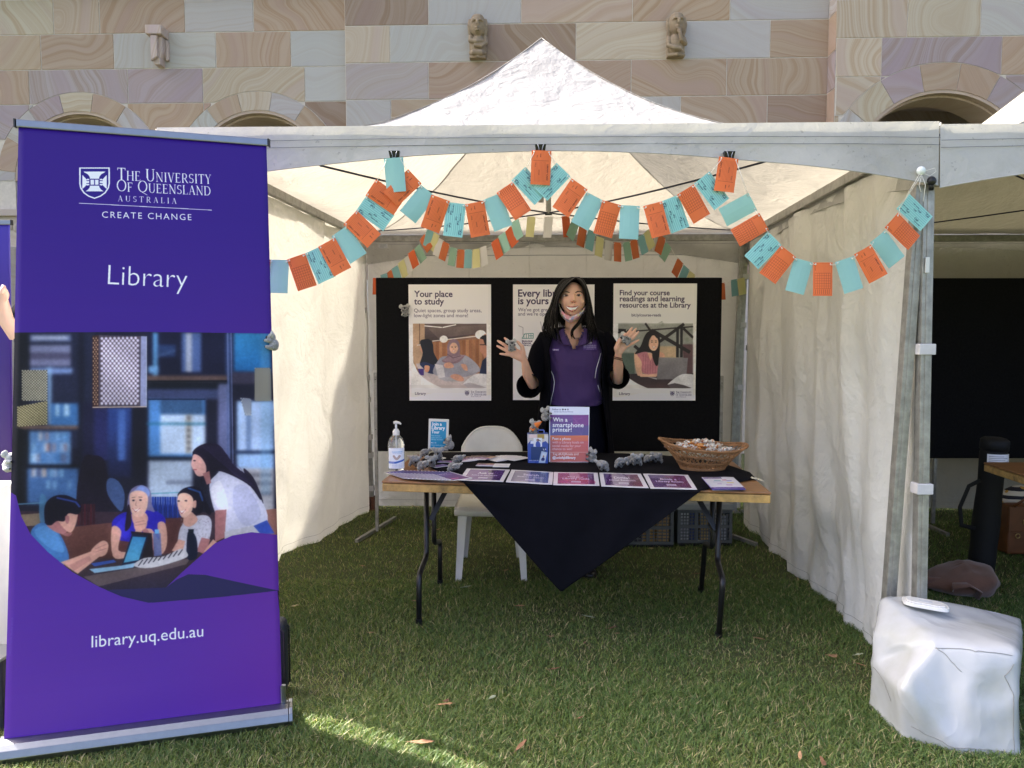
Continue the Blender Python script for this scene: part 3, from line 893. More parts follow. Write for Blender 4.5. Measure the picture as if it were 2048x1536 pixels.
SF = {
 'T': (.74, [(.37, 0, .37, 1, .13), (.03, .97, .71, .97, .06), (.05, .80, .05, 1, .045), (.69, .80, .69, 1, .045), (.24, .02, .50, .02, .045)]),
 'H': (.86, [(.16, 0, .16, 1, .13), (.70, 0, .70, 1, .13), (.16, .52, .70, .52, .05), (.04, .02, .28, .02, .045), (.58, .02, .82, .02, .045), (.04, .98, .28, .98, .045), (.58, .98, .82, .98, .045)]),
 'E': (.68, [(.16, 0, .16, 1, .13), (.04, .03, .60, .03, .055), (.04, .97, .57, .97, .055), (.16, .52, .46, .52, .05), (.59, 0, .61, .20, .045), (.56, .80, .56, 1, .045), (.46, .43, .46, .61, .04)]),
 'U': (.84, [(.17, .28, .17, 1, .13), (.69, .28, .69, 1, .07), ('a', .43, .30, .25, .28, 180, 360, .10), (.04, .98, .30, .98, .045), (.57, .98, .81, .98, .045)]),
 'N': (.88, [(.16, 0, .16, 1, .06), (.72, 0, .72, 1, .06), (.14, 1, .72, 0, .13), (.04, .02, .28, .02, .045), (.60, .98, .84, .98, .045), (.02, .98, .20, .98, .045)]),
 'I': (.38, [(.19, 0, .19, 1, .13), (.06, .02, .32, .02, .045), (.06, .98, .32, .98, .045)]),
 'V': (.80, [(.12, 1, .40, 0, .13), (.68, 1, .40, 0, .06), (.01, .98, .27, .98, .045), (.55, .98, .79, .98, .045)]),
 'R': (.78, [(.16, 0, .16, 1, .13), (.16, .97, .40, .97, .055), (.16, .47, .40, .47, .05), ('a', .38, .72, .20, .25, -90, 90, .12), (.36, .47, .68, 0, .13), (.04, .02, .28, .02, .045), (.60, .02, .78, .02, .045)]),
 'S': (.62, [('a', .31, .73, .20, .23, 40, 270, .11), ('a', .31, .27, .21, .23, -140, 90, .11), (.50, .78, .51, .98, .045), (.10, .02, .10, .22, .045)]),
 'Y': (.76, [(.38, 0, .38, .48, .13), (.12, 1, .38, .45, .12), (.66, 1, .38, .45, .055), (.01, .98, .25, .98, .045), (.54, .98, .76, .98, .045), (.26, .02, .50, .02, .045)]),
 'O': (.88, [('a', .44, .5, .36, .46, 0, 360, .11)]),
 'F': (.66, [(.16, 0, .16, 1, .13), (.04, .97, .56, .97, .055), (.16, .50, .44, .50, .05), (.56, .80, .56, 1, .045), (.44, .41, .44, .60, .04), (.04, .02, .30, .02, .045)]),
 'Q': (.88, [('a', .44, .5, .36, .46, 0, 360, .11), (.40, .02, .84, -.20, .10)]),
 'L': (.66, [(.16, 0, .16, 1, .13), (.04, .03, .60, .03, .055), (.59, 0, .61, .24, .045), (.04, .98, .30, .98, .045)]),
 'A': (.82, [(.40, 1, .69, 0, .13), (.40, 1, .12, 0, .055), (.22, .34, .58, .34, .045), (.02, .02, .24, .02, .045), (.57, .02, .81, .02, .045)]),
 'D': (.86, [(.16, 0, .16, 1, .13), (.04, .97, .40, .97, .055), (.04, .03, .40, .03, .055), ('a', .38, .50, .36, .47, -90, 90, .12)]),
 ' ': (.32, [])}
def serif_polys(s, track=.04, small=.78):
 """small-caps setting: capitals as given, lowercase letters become small capitals"""
 x = 0; out = []
 for ch in s:
  k = 1.0 if (ch.isupper() or ch == ' ') else small
  wd, st = SF[ch.upper()]
  for q in st:
   if q[0] == 'a':
    _, cx, cy, rx, ry, a0, a1, w_ = q
    n = max(4, int(abs(a1 - a0) / 18)); pts = []
    for i in range(n):
     A, B = R(a0 + (a1 - a0) * i / n), R(a0 + (a1 - a0) * (i + 1) / n)
     def rr(a, sg):
      ww = w_ * (.45 + .55 * abs(math.cos(a)))
      return (cx + (rx + sg * ww / 2) * math.cos(a), cy + (ry + sg * ww / 2) * math.sin(a))
     out.append([(x + px * k, py * k) for px, py in (rr(A, -1), rr(A, 1), rr(B, 1), rr(B, -1))])
   else:
    x0, y0, x1, y1, w_ = q
    dx, dy = x1 - x0, y1 - y0; l = math.hypot(dx, dy) or 1
    if abs(dy) > abs(dx) * .3: nx, ny = w_ / 2, 0
    else: nx, ny = -dy / l * w_ / 2, dx / l * w_ / 2
    out.append([(x + px * k, py * k) for px, py in ((x0 - nx, y0 - ny), (x1 - nx, y1 - ny), (x1 + nx, y1 + ny), (x0 + nx, y0 + ny))])
  x += (wd + track) * k
 return out, x
class Cv:
 """an RGB canvas, (0,0) top left; an optional 'mp' turns photograph pixels into canvas pixels"""
 def __init__(s, w_, h_, col=(255, 255, 255), mp=None):
  s.w, s.h = int(w_), int(h_)
  s.a = np.ones((s.h, s.w, 3), np.float32) * (np.array(col, np.float32) / 255)
  s.mp = mp or (lambda x, y: (x, y))
  s.clip = None
 def T(s, pts): return np.array([s.mp(*p) for p in pts], float)
 def _put(s, x0, y0, x1, y1, mask, col, alpha):
  c = np.array(col, np.float32) / 255 if not isinstance(col, np.ndarray) else col
  m = (mask * alpha).astype(np.float32)
  if s.clip is not None: m = m * s.clip[y0:y1, x0:x1]
  m = m[..., None]
  s.a[y0:y1, x0:x1] = s.a[y0:y1, x0:x1] * (1 - m) + c * m
 def _mask(s, P):
  x0, y0 = np.floor(P.min(0)).astype(int); x1, y1 = np.ceil(P.max(0)).astype(int) + 1
  x0, y0 = max(0, x0), max(0, y0); x1, y1 = min(s.w, x1), min(s.h, y1)
  if x1 <= x0 or y1 <= y0: return None
  acc = np.zeros((y1 - y0, x1 - x0), np.float32)
  for ox, oy in ((.25, .3), (.75, .7)):
   X = np.arange(x0, x1) + ox; Y = (np.arange(y0, y1) + oy)[:, None]
   ins = np.zeros((y1 - y0, x1 - x0), bool)
   n = len(P)
   for i in range(n):
    ax, ay = P[i]; bx, by = P[(i + 1) % n]
    if ay == by: continue
    c = (Y >= min(ay, by)) & (Y < max(ay, by))
    xi = ax + (Y - ay) * (bx - ax) / (by - ay)
    ins ^= (c & (X[None, :] < xi))
   acc += ins * .5
  return x0, y0, x1, y1, acc
 def poly(s, pts, col, alpha=1.0, raw=False, col2=None):
  P = np.array(pts, float) if raw else s.T(pts)
  r = s._mask(P)
  if r is None: return
  x0, y0, x1, y1, m = r
  if col2 is not None:
   g = np.linspace(0, 1, y1 - y0)[:, None, None]
   col = (np.array(col, np.float32) * (1 - g) + np.array(col2, np.float32) * g).astype(np.float32) / 255
  s._put(x0, y0, x1, y1, m, col, alpha)
 def rect(s, x0, y0, x1, y1, col, alpha=1.0, col2=None): s.poly([(x0, y0), (x1, y0), (x1, y1), (x0, y1)], col, alpha, col2=col2)
 def ell(s, cx, cy, rx, ry, col, alpha=1.0, rot=0, a0=0, a1=360):
  n = 24
  pts = []
  for i in range(n):
   a = R(a0 + (a1 - a0) * i / n); x, y = rx * math.cos(a), ry * math.sin(a)
   c, q = math.cos(R(rot)), math.sin(R(rot))
   pts.append((cx + x * c - y * q, cy + x * q + y * c))
  s.poly(pts, col, alpha)
 def line(s, pts, wd, col, alpha=1.0):
  P = s.T(pts)
  sc = np.hypot(*(s.T([(pts[0][0] + 1, pts[0][1])])[0] - P[0]))
  for i in range(len(P) - 1):
   d = P[i + 1] - P[i]; l = np.hypot(*d) or 1
   n = np.array([-d[1], d[0]]) / l * wd * sc / 2; e = d / l * wd * sc * .2
   s.poly([P[i] - n - e, P[i + 1] - n + e, P[i + 1] + n + e, P[i] + n - e], col, alpha, raw=True)
 def blob(s, pts, col, alpha=1.0, k=4, col2=None):
  """smooth closed curve through points"""
  P = s.T(pts); n = len(P); out = []
  for i in range(n):
   p0, p1, p2, p3 = P[i - 1], P[i], P[(i + 1) % n], P[(i + 2) % n]
   for j in range(k):
    t = j / k
    out.append(.5 * ((2 * p1) + (-p0 + p2) * t + (2 * p0 - 5 * p1 + 4 * p2 - p3) * t * t + (-p0 + 3 * p1 - 3 * p2 + p3) * t ** 3))
  s.poly(out, col, alpha, raw=True, col2=col2)
 def blur(s, x0, y0, x1, y1, r):
  P = s.T([(x0, y0), (x1, y0), (x1, y1), (x0, y1)])
  a0, b0 = np.maximum(0, P.min(0).astype(int)); a1, b1 = P.max(0).astype(int)
  a1 = min(a1, s.w); b1 = min(b1, s.h)
  z = s.a[b0:b1, a0:a1]
  r = max(1, int(r))
  for ax in (0, 1):
   for _ in range(2):
    pad = [(0, 0)] * 3; pad[ax] = (r, r)
    q = np.cumsum(np.pad(z, pad, mode='edge'), axis=ax, dtype=np.float64)
    if ax == 0: z = np.concatenate([q[2 * r:2 * r + 1], q[2 * r + 1:] - q[:-2 * r - 1]], 0) / (2 * r + 1)
    else: z = np.concatenate([q[:, 2 * r:2 * r + 1], q[:, 2 * r + 1:] - q[:, :-2 * r - 1]], 1) / (2 * r + 1)
  s.a[b0:b1, a0:a1] = z
 def text(s, txt, p0, p1, col, weight=0.0, spacing=1.0, alpha=1.0, hs=1.0, serif=False, raw=False):
  """fit the text between two baseline points"""
  (x0, y0), (x1, y1) = (p0, p1) if raw else s.T([p0, p1])
  if serif:
   polys, W = serif_polys(txt); sc = math.hypot(x1 - x0, y1 - y0) / W
   dx, dy = (x1 - x0) / (W * sc), (y1 - y0) / (W * sc)
   for q in polys:
    s.poly([(x0 + (a * dx + b * dy) * sc, y0 + (a * dy - b * dx * hs) * sc) for a, b in q], col, alpha, raw=True)
   return
  co, ti = glyphs(txt, weight, spacing)
  mn_, mx_ = co[:, 0].min(), co[:, 0].max()
  sc = math.hypot(x1 - x0, y1 - y0) / (mx_ - mn_)
  dx, dy = (x1 - x0) / math.hypot(x1 - x0, y1 - y0), (y1 - y0) / math.hypot(x1 - x0, y1 - y0)
  a, b = (co[:, 0] - mn_) * sc, co[:, 1] * sc * hs
  P = np.stack([x0 + a * dx + b * dy, y0 + a * dy - b * dx], 1)
  lo = np.maximum(0, np.floor(P.min(0)).astype(int) - 1); hi = np.minimum([s.w, s.h], np.ceil(P.max(0)).astype(int) + 2)
  if (hi <= lo).any(): return
  m = np.zeros((hi[1] - lo[1], hi[0] - lo[0]), np.float32)
  offs = ((.2, .2), (.7, .3), (.3, .7), (.8, .8))
  for t in ti:
   Q = P[t]
   a0 = np.maximum(lo, np.floor(Q.min(0)).astype(int)); a1 = np.minimum(hi, np.ceil(Q.max(0)).astype(int) + 1)
   if (a1 <= a0).any(): continue
   A, B, C = Q
   det = (B[0] - A[0]) * (C[1] - A[1]) - (C[0] - A[0]) * (B[1] - A[1])
   if abs(det) < 1e-9: continue
   for ox, oy in offs:
    X = np.arange(a0[0], a1[0]) + ox; Y = (np.arange(a0[1], a1[1]) + oy)[:, None]
    u = ((X - A[0]) * (C[1] - A[1]) - (C[0] - A[0]) * (Y - A[1])) / det
    v = ((B[0] - A[0]) * (Y - A[1]) - (X - A[0]) * (B[1] - A[1])) / det
    m[a0[1] - lo[1]:a1[1] - lo[1], a0[0] - lo[0]:a1[0] - lo[0]] += .25 * ((u >= 0) & (v >= 0) & (u + v < 1))
  s._put(lo[0], lo[1], hi[0], hi[1], np.minimum(m, 1), col, alpha)
 def grain(s, k=.02, seed=1):
  s.a += np.random.default_rng(seed).normal(0, k, (s.h, s.w, 1)).astype(np.float32)
 def image(s, name):
  im = bpy.data.images.new(name, s.w, s.h)
  px = np.ones((s.h, s.w, 4), np.float32)
  px[..., :3] = np.clip(s.a[::-1], 0, 1)
  im.pixels.foreach_set(px.ravel()); im.update(); im.pack()
  return im
def shield(c, x, y, w_, h_, col, ink, raw=False):
 """the university's shield: outline, cross patee and an open book"""
 f = lambda u, v: (x + u * w_, y + v * h_)
 o = [(0, 0), (1, 0), (1, .52), (.97, .66), (.86, .82), (.70, .93), (.5, 1.0), (.30, .93), (.14, .82), (.03, .66), (0, .52)]
 c.poly([f(*p) for p in o], col)
 c.poly([f(.5 + (u - .5) * .90, .47 + (v - .47) * .92) for u, v in o], ink)
 cr = [(.14, .13), (.86, .13), (.74, .24), (.70, .34), (.76, .38), (.88, .25), (.90, .25), (.90, .68), (.86, .66), (.76, .56), (.70, .60), (.74, .68), (.80, .76), (.20, .76), (.26, .68), (.30, .60), (.24, .56), (.14, .66), (.10, .68), (.10, .25), (.12, .25), (.24, .38), (.30, .34), (.26, .24)]
 c.poly([f(*p) for p in cr], col)
 for sx, sy, a in ((.25, .27, 45), (.75, .27, -45), (.25, .66, -45), (.75, .66, 45)):
  xx, yy = f(sx, sy); c.ell(xx, yy, .13 * w_, .055 * w_, ink, rot=a)
 c.rect(*f(.33, .36), *f(.67, .58), ink)
 c.rect(*f(.37, .39), *f(.485, .55), col); c.rect(*f(.515, .39), *f(.63, .55), col)
 for v in (.42, .51):
  c.rect(*f(.24, v - .012), *f(.33, v + .012), ink); c.rect(*f(.67, v - .012), *f(.76, v + .012), ink)
def mapper(TL, TR, BR, BL, W, H):
 """photograph pixel -> canvas pixel on a planar four-cornered sheet in the scene"""
 TL, TR, BR, BL = map(Vector, (TL, TR, BR, BL))
 n = (TR - TL).cross(BL - TL).normalized()
 cam0 = Vector((0, 0, CAMH))
 ex = (TR - TL + BR - BL).normalized(); ey = n.cross(ex).normalized()
 if ey.dot(BL - TL) < 0: ey = -ey
 q = [np.array([(p - TL).dot(ex), (p - TL).dot(ey)]) for p in (TL, TR, BR, BL)]
 def f(px, py):
  d = at(px, py, 1.0) - cam0
  k = (TL - cam0).dot(n) / d.dot(n)
  p = cam0 + d * k
  P = np.array([(p - TL).dot(ex), (p - TL).dot(ey)])
  u = v = .5
  for _ in range(8):
   X = q[0] * (1 - u) * (1 - v) + q[1] * u * (1 - v) + q[2] * u * v + q[3] * (1 - u) * v
   du = (q[1] - q[0]) * (1 - v) + (q[2] - q[3]) * v; dv = (q[3] - q[0]) * (1 - u) + (q[2] - q[1]) * u
   r = P - X; det = du[0] * dv[1] - du[1] * dv[0]
   u += (r[0] * dv[1] - r[1] * dv[0]) / det; v += (du[0] * r[1] - du[1] * r[0]) / det
  return u * W, v * H
 return f
def crop(x0, y0, k):
 return lambda *pts: [(x0 + a * k, y0 + b * k) for a, b in pts]
def photo_soft(c, r, seed, sl_=slice(None)):
 keep = c.a.copy(); o_ = c.mp; c.mp = lambda x, y: (x, y)
 c.blur(0, 0, c.w, c.h, r); B_ = c.a.copy()
 c.a = np.random.default_rng(seed).normal(0, 1, (c.h, c.w, 1)).astype(np.float32) * np.ones((1, 1, 3), np.float32)
 n0 = c.a.copy(); c.blur(0, 0, c.w, c.h, 3); n1_ = c.a * 6; c.mp = o_
 out = .80 * keep + .20 * B_; lum = out.mean(2, keepdims=True)
 out = out * (1 + .03 * n1_) + .010 * n0 + (lum - .45) * .10
 c.a = keep; c.a[sl_] = out[sl_]
BTL, BTR = at(37, 252, 2.50), at(533, 290, 2.75)
BBL, BBR = at(7, 1509, 2.385), at(565, 1438, 2.625)
def banner_art():
 W, H = 860, 2200
 mp = mapper(BTL, BTR, BBR, BBL, W, H)
 c = Cv(W, H, (46, 30, 132), mp)
 Y, X = np.mgrid[0:H, 0:W]; u = X / W; v = Y / H
 g = np.clip((v - .12) / .8, 0, 1) ** 1.1
 base = np.stack([58 + 42 * g, 28 + 26 * g, 136 + 32 * g], -1) / 255
 base += (np.stack([30 + 0 * u, 0 * u, 0 * u - 8], -1) / 255) * (np.clip(u - .55, 0, 1) * np.clip(v * 2.2 - .3, 0, 1))[..., None]
 c.a[:] = base
 purple = c.a.copy()
 A = crop(0, 480, .33861); B = crop(0, 950, .38154)
 c.rect(-10, 660, 620, 1220, (34, 32, 52))
 c.poly(A((880, 640), (1320, 640), (1320, 800), (880, 800)), (30, 30, 54))
 def rr(x0, y0, x1, y1, col, a=1.0, F_=A, col2=None): c.poly(F_((x0, y0), (x1, y0), (x1, y1), (x0, y1)), col, a, col2=col2)
 rr(90, 545, 560, 1230, (40, 42, 66)); rr(90, 545, 170, 1560, (30, 30, 40))
 rr(175, 560, 420, 600, (120, 130, 170)); rr(190, 570, 400, 585, (205, 205, 225))
 rr(175, 620, 420, 665, (140, 140, 175)); rr(175, 665, 420, 705, (92, 86, 116)); rr(175, 705, 420, 745, (128, 126, 160))
 rr(175, 755, 430, 790, (120, 140, 190)); rr(280, 750, 305, 1090, (150, 185, 225), .8)
 rr(300, 965, 465, 1095, (70, 120, 180)); rr(330, 970, 350, 1040, (190, 220, 245)); rr(380, 970, 410, 1040, (190, 220, 245))
 rr(170, 1130, 420, 1330, (98, 138, 190)); rr(160, 1330, 465, 1560, (70, 104, 156))
 rng = random.Random(4)
 for k in range(46):                     # blurred book spines
  x = 178 + rng.random() * 230; y = rng.choice((1135, 1200, 1262, 1350, 1420))
  rr(x, y, x + 8 + rng.random() * 12, y + 50, rng.choice(((196, 130, 110), (150, 190, 220), (220, 225, 235), (90, 70, 90), (60, 110, 170), (200, 160, 140))), .8)
 rr(145, 1325, 465, 1348, (24, 24, 36)); rr(100, 1098, 465, 1114, (150, 110, 90)); rr(90, 1110, 130, 1560, (26, 26, 34))
 rr(465, 545, 500, 1560, (30, 30, 48)); rr(490, 960, 560, 1560, (36, 34, 62)); rr(560, 990, 640, 1300, (44, 44, 92)); rr(640, 990, 800, 1400, (52, 76, 150), col2=(34, 34, 64))
 rr(700, 1000, 745, 1300, (88, 124, 200), .8); rr(780, 640, 870, 1560, (30, 28, 44))
 rr(870, 545, 1330, 830, (30, 30, 56)); rr(905, 548, 935, 830, (96, 150, 200)); rr(1075, 548, 1190, 780, (96, 120, 180), .85); rr(1100, 548, 1135, 780, (210, 205, 215), .8); rr(880, 745, 940, 785, (120, 170, 220))
 rr(940, 620, 1040, 690, (46, 64, 108)); c.line(A((930, 690), (1040, 650)), 2, (130, 150, 190), .7)
 rr(1330, 545, 1620, 790, (42, 50, 84)); rr(1385, 548, 1600, 775, (58, 142, 198), col2=(36, 110, 176)); rr(1340, 548, 1362, 1560, (70, 90, 140))
 rr(870, 800, 1345, 835, (112, 84, 78)); rr(870, 832, 1345, 880, (26, 28, 40)); rr(1370, 780, 1600, 850, (70, 62, 84))
 rr(870, 880, 1290, 940, (66, 72, 110)); rr(1290, 850, 1350, 1440, (128, 130, 176), .8)
 rr(880, 940, 1215, 1280, (86, 140, 205)); rr(950, 1030, 1215, 1260, (196, 208, 232)); rr(1100, 1010, 1135, 1260, (180, 168, 160)); rr(950, 940, 1200, 1030, (60, 90, 130));
 for k in range(6): rr(1112, 1040 + 36 * k, 1124, 1058 + 36 * k, (50, 46, 60))
 rr(870, 1078, 1220, 1090, (44, 110, 140)); rr(870, 1275, 1220, 1300, (30, 34, 50)); rr(880, 1300, 1140, 1560, (176, 184, 204))
 for k in range(7): rr(990 + 22 * k, 1415, 1000 + 22 * k, 1440, (70, 70, 90))
 rr(1400, 950, 1620, 1560, (160, 186, 226)); rr(1415, 960, 1600, 1240, (186, 202, 236)); rr(1455, 960, 1485, 1240, (120, 140, 180)); rr(1370, 1240, 1620, 1260, (40, 50, 80)); rr(1380, 1345, 1620, 1620, (186, 176, 182))
 for r_ in (1370, 1420, 1480):
  for k in range(9): rr(1400 + 24 * k, r_, 1410 + 24 * k, r_ + 25, (60, 56, 70))
 rr(1540, 545, 1600, 1500, (120, 170, 210), .35)
 c.blur(0, 655, 600, 1020, 5)
 for x in (1345, 1366): c.line(A((x, 548), (x + 14, 1440)), 2.2, (120, 126, 170), .8)
 c.line(A((870, 835), (1340, 832)), 3, (20, 22, 34)); c.line(A((870, 940), (1215, 940)), 3, (30, 40, 70))
 def lamp(pts, n, m_, back, dot, rx, ry):
  P = A(*pts); c.poly(P, back)
  for i in range(n):
   for j in range(m_):
    if (i + j) % 2: continue
    a = (i + .5) / n; b = (j + .5) / m_
    x = (P[0][0] * (1 - a) + P[1][0] * a) * (1 - b) + (P[3][0] * (1 - a) + P[2][0] * a) * b
    y = (P[0][1] * (1 - a) + P[1][1] * a) * (1 - b) + (P[3][1] * (1 - a) + P[2][1] * a) * b
    c.ell(x, y, rx, ry, dot)
 lamp(((125, 768), (280, 768), (280, 950), (125, 950)), 18, 22, (84, 76, 62), (226, 214, 190), 1.4, 1.5)
 lamp(((96, 985), (280, 950), (280, 1090), (96, 1105)), 20, 16, (96, 84, 60), (230, 212, 160), 1.4, 1.5)
 lamp(((1505, 755), (1600, 755), (1604, 950), (1505, 950)), 12, 24, (74, 70, 70), (222, 208, 180), 1.4, 1.5)
 lamp(((1420, 930), (1485, 935), (1485, 1035), (1450, 1035)), 8, 12, (74, 80, 110), (220, 214, 206), 1.3, 1.4)
 c.poly(A((548, 565), (585, 562), (585, 985), (548, 985)), (70, 44, 40))
 lamp(((550, 575), (582, 572), (582, 975), (550, 975)), 4, 30, (66, 42, 40), (232, 180, 140), 1.1, 2.0)
 c.poly(A((585, 562), (868, 570), (868, 985), (585, 985)), (86, 74, 88)); c.poly(A((835, 568), (868, 570), (866, 985), (832, 985)), (158, 158, 196))
 lamp(((598, 575), (822, 572), (822, 972), (598, 972)), 18, 27, (96, 72, 84), (240, 226, 244), 2.7, 2.9)
 c.line(A((550, 988), (868, 984)), 2.5, (232, 196, 170)); c.line(A((868, 570), (868, 985)), 1.5, (214, 214, 230))
 c.blob(A((490, 1300), (560, 1270), (620, 1300), (650, 1420), (740, 1560), (470, 1600)), (34, 26, 44)); c.blob(A((640, 1410), (700, 1420), (740, 1500), (720, 1600), (640, 1500)), (90, 120, 180), .7)
 c.poly(B((90, 190), (1460, 190), (1460, 480), (90, 480)), (60, 42, 56))
 for k in range(12): c.poly(B((800 + 13 * k, 110), (811 + 13 * k, 110), (811 + 13 * k, 220), (800 + 13 * k, 220)), ((34, 58, 150), (24, 42, 120))[k % 2])
 for k in range(6): c.poly(B((410 + 16 * k, 150), (422 + 16 * k, 150), (422 + 16 * k, 260), (410 + 16 * k, 260)), ((80, 30, 44), (60, 26, 40))[k % 2])
 c.poly(B((300, 280), (600, 245), (600, 440), (360, 460)), (108, 66, 62), col2=(80, 46, 46)); c.poly(B((600, 250), (980, 215), (980, 440), (600, 440)), (92, 52, 54)); c.poly(B((1180, 200), (1460, 170), (1450, 320), (1180, 330)), (160, 104, 90))
 c.line(B((90, 155), (300, 140)), 3, (90, 130, 160)); c.line(B((780, 95), (1000, 85)), 3, (110, 160, 180)); c.poly(B((100, 210), (210, 200), (210, 265), (110, 270)), (150, 126, 100), .8)
 c.blob(B((215, 100), (245, 130), (235, 250), (215, 260), (205, 180)), (80, 130, 170), .8)
 SK = (222, 160, 142); SKD = (178, 112, 112); HR = (26, 20, 40)
 c.poly(B((330, 480), (470, 440), (980, 400), (1060, 400), (1060, 470), (760, 660), (560, 600)), (70, 50, 56), col2=(44, 42, 70))
 c.poly(B((440, 530), (1000, 430), (980, 460), (520, 580)), (120, 100, 100), .7)
 c.blob(B((160, 300), (215, 250), (280, 275), (330, 330), (365, 440), (300, 470), (200, 380)), (66, 112, 172)); c.blob(B((180, 300), (240, 262), (300, 300), (340, 400), (260, 380)), (88, 140, 196), .8)
 c.blob(B((240, 250), (300, 300), (350, 300), (360, 240), (300, 190)), SKD)
 c.blob(B((290, 200), (330, 270), (370, 300), (395, 270), (410, 215), (408, 170), (350, 150)), SK); c.blob(B((300, 270), (340, 300), (380, 300), (360, 320), (310, 300)), SKD, .7)
 c.blob(B((238, 250), (236, 160), (280, 112), (350, 105), (420, 140), (428, 180), (410, 205), (360, 200), (340, 240), (300, 240), (270, 262)), HR); c.line(B((300, 118), (400, 140), (420, 165)), 4, (50, 72, 150), .9)
 c.blob(B((345, 215), (365, 215), (362, 250), (348, 250)), SKD)
 c.poly(B((320, 455), (365, 440), (500, 390), (530, 420), (410, 515)), SK); c.blob(B((480, 400), (505, 365), (545, 340), (572, 360), (560, 410), (520, 425)), SK); c.line(B((500, 385), (560, 360)), 1.5, SKD); c.line(B((505, 400), (562, 380)), 1.5, SKD)
 c.poly(B((365, 470), (470, 420), (485, 440), (390, 500)), SKD, .5)
 c.blob(B((590, 260), (620, 210), (690, 185), (800, 180), (860, 210), (870, 250), (830, 330), (640, 340)), (44, 34, 170)); c.blob(B((610, 260), (680, 210), (680, 320), (640, 320)), (60, 50, 200), .7)
 c.blob(B((700, 180), (760, 190), (780, 230), (740, 280), (700, 240)), SK)
 c.blob(B((590, 270), (640, 290), (625, 390), (700, 400), (660, 430), (595, 420)), SK); c.blob(B((830, 250), (870, 250), (880, 350), (850, 410), (800, 370), (760, 290), (800, 280), (840, 340)), SK)
 c.poly(B((660, 425), (720, 270), (760, 260), (700, 420)), SK); c.poly(B((770, 270), (850, 400), (820, 410), (745, 280)), SKD)
 c.blob(B((680, 190), (676, 110), (700, 65), (750, 50), (792, 80), (800, 150), (815, 190), (770, 180)), (120, 110, 150)); c.blob(B((690, 100), (740, 52), (785, 78), (780, 110), (730, 80)), (132, 150, 210), .9)
 c.blob(B((682, 130), (690, 90), (735, 78), (775, 100), (778, 150), (760, 200), (725, 216), (695, 195)), (236, 180, 160)); c.blob(B((676, 150), (690, 190), (690, 260), (660, 290), (664, 220)), (40, 26, 44))
 c.ell(*B((703, 130))[0], 2.6, 1.6, (40, 30, 50)); c.ell(*B((740, 128))[0], 2.6, 1.6, (40, 30, 50)); c.line(B((694, 116), (712, 113)), 1.2, (110, 70, 70)); c.line(B((730, 112), (750, 114)), 1.2, (110, 70, 70))
 c.blob(B((698, 170), (715, 178), (738, 170), (730, 186), (710, 188)), (252, 236, 230)); c.line(B((698, 170), (715, 190), (738, 170)), 1.2, (180, 70, 80)); c.line(B((718, 135), (714, 155), (722, 157)), 1.2, SKD)
 c.blob(B((705, 250), (720, 222), (750, 220), (775, 240), (765, 275), (720, 290)), SK); c.line(B((715, 245), (760, 235)), 1.3, SKD); c.line(B((712, 260), (768, 250)), 1.3, SKD)
 c.blob(B((935, 360), (950, 270), (1000, 220), (1080, 205), (1112, 240), (1100, 330), (1060, 390), (950, 400)), (206, 196, 210));
 for k in range(60): c.ell(*B((950 + rng.random() * 150, 225 + rng.random() * 150))[0], 1.1, 1.1, (160, 140, 160), .8)
 c.blob(B((975, 190), (1010, 190), (1040, 230), (1000, 265), (965, 250)), SK); c.poly(B((905, 390), (940, 330), (975, 340), (960, 400)), SK); c.poly(B((1035, 390), (1060, 320), (1105, 330), (1080, 410)), SKD)
 c.blob(B((935, 110), (960, 70), (1020, 55), (1065, 80), (1072, 140), (1060, 190), (1020, 200), (1010, 130)), HR); c.line(B((990, 65), (1050, 85), (1066, 130)), 4, (50, 90, 160), .8)
 c.blob(B((932, 130), (945, 95), (985, 92), (1015, 120), (1010, 180), (980, 215), (955, 214), (940, 180)), (240, 184, 162)); c.blob(B((1015, 135), (1032, 130), (1030, 165), (1015, 165)), SK)
 c.ell(*B((940, 132))[0], 2.4, 1.5, (40, 30, 50)); c.ell(*B((978, 130))[0], 2.6, 1.5, (40, 30, 50)); c.blob(B((940, 178), (956, 184), (978, 176), (968, 194), (950, 196)), (252, 236, 230)); c.line(B((940, 178), (956, 198), (978, 176)), 1.2, (180, 60, 70))
 c.blob(B((1100, 50), (1135, -5), (1200, -55), (1290, -10), (1370, 120), (1405, 230), (1340, 290), (1200, 300), (1130, 190)), (214, 206, 226)); c.blob(B((1110, 60), (1160, 30), (1200, 170), (1160, 180), (1120, 130)), (236, 226, 236)); c.blob(B((1230, 60), (1300, 60), (1370, 200), (1290, 260), (1230, 180)), (190, 184, 214), .8)
 c.poly(B((1130, 180), (1190, 175), (1180, 320), (1130, 345)), SKD); c.poly(B((1070, 395), (1120, 330), (1140, 345), (1100, 400)), SK)
 c.poly(B((1180, 290), (1360, 250), (1430, 300), (1180, 330)), (206, 196, 204)); c.poly(B((1330, 260), (1400, 230), (1440, 300), (1370, 305)), (56, 80, 180))
 c.blob(B((1050, -90), (1085, -70), (1060, 60), (1110, 190), (1075, 170)), (26, 20, 40))
 c.blob(A((1140, 1250), (1210, 1200), (1290, 1205), (1340, 1260), (1390, 1330), (1480, 1400), (1530, 1480), (1540, 1530), (1480, 1450), (1380, 1390), (1290, 1360), (1260, 1390), (1200, 1400), (1170, 1330)), (34, 24, 46));
 for k in range(9): c.line(A((1200 + 12 * k, 1215), (1300 + 14 * k, 1300 + 4 * k), (1400 + 13 * k, 1390 + 8 * k)), 1.0, (74, 60, 110), .5)
 c.blob(B((1280, -40), (1330, 10), (1370, 100), (1380, 145), (1340, 60), (1290, 0)), (40, 30, 52))
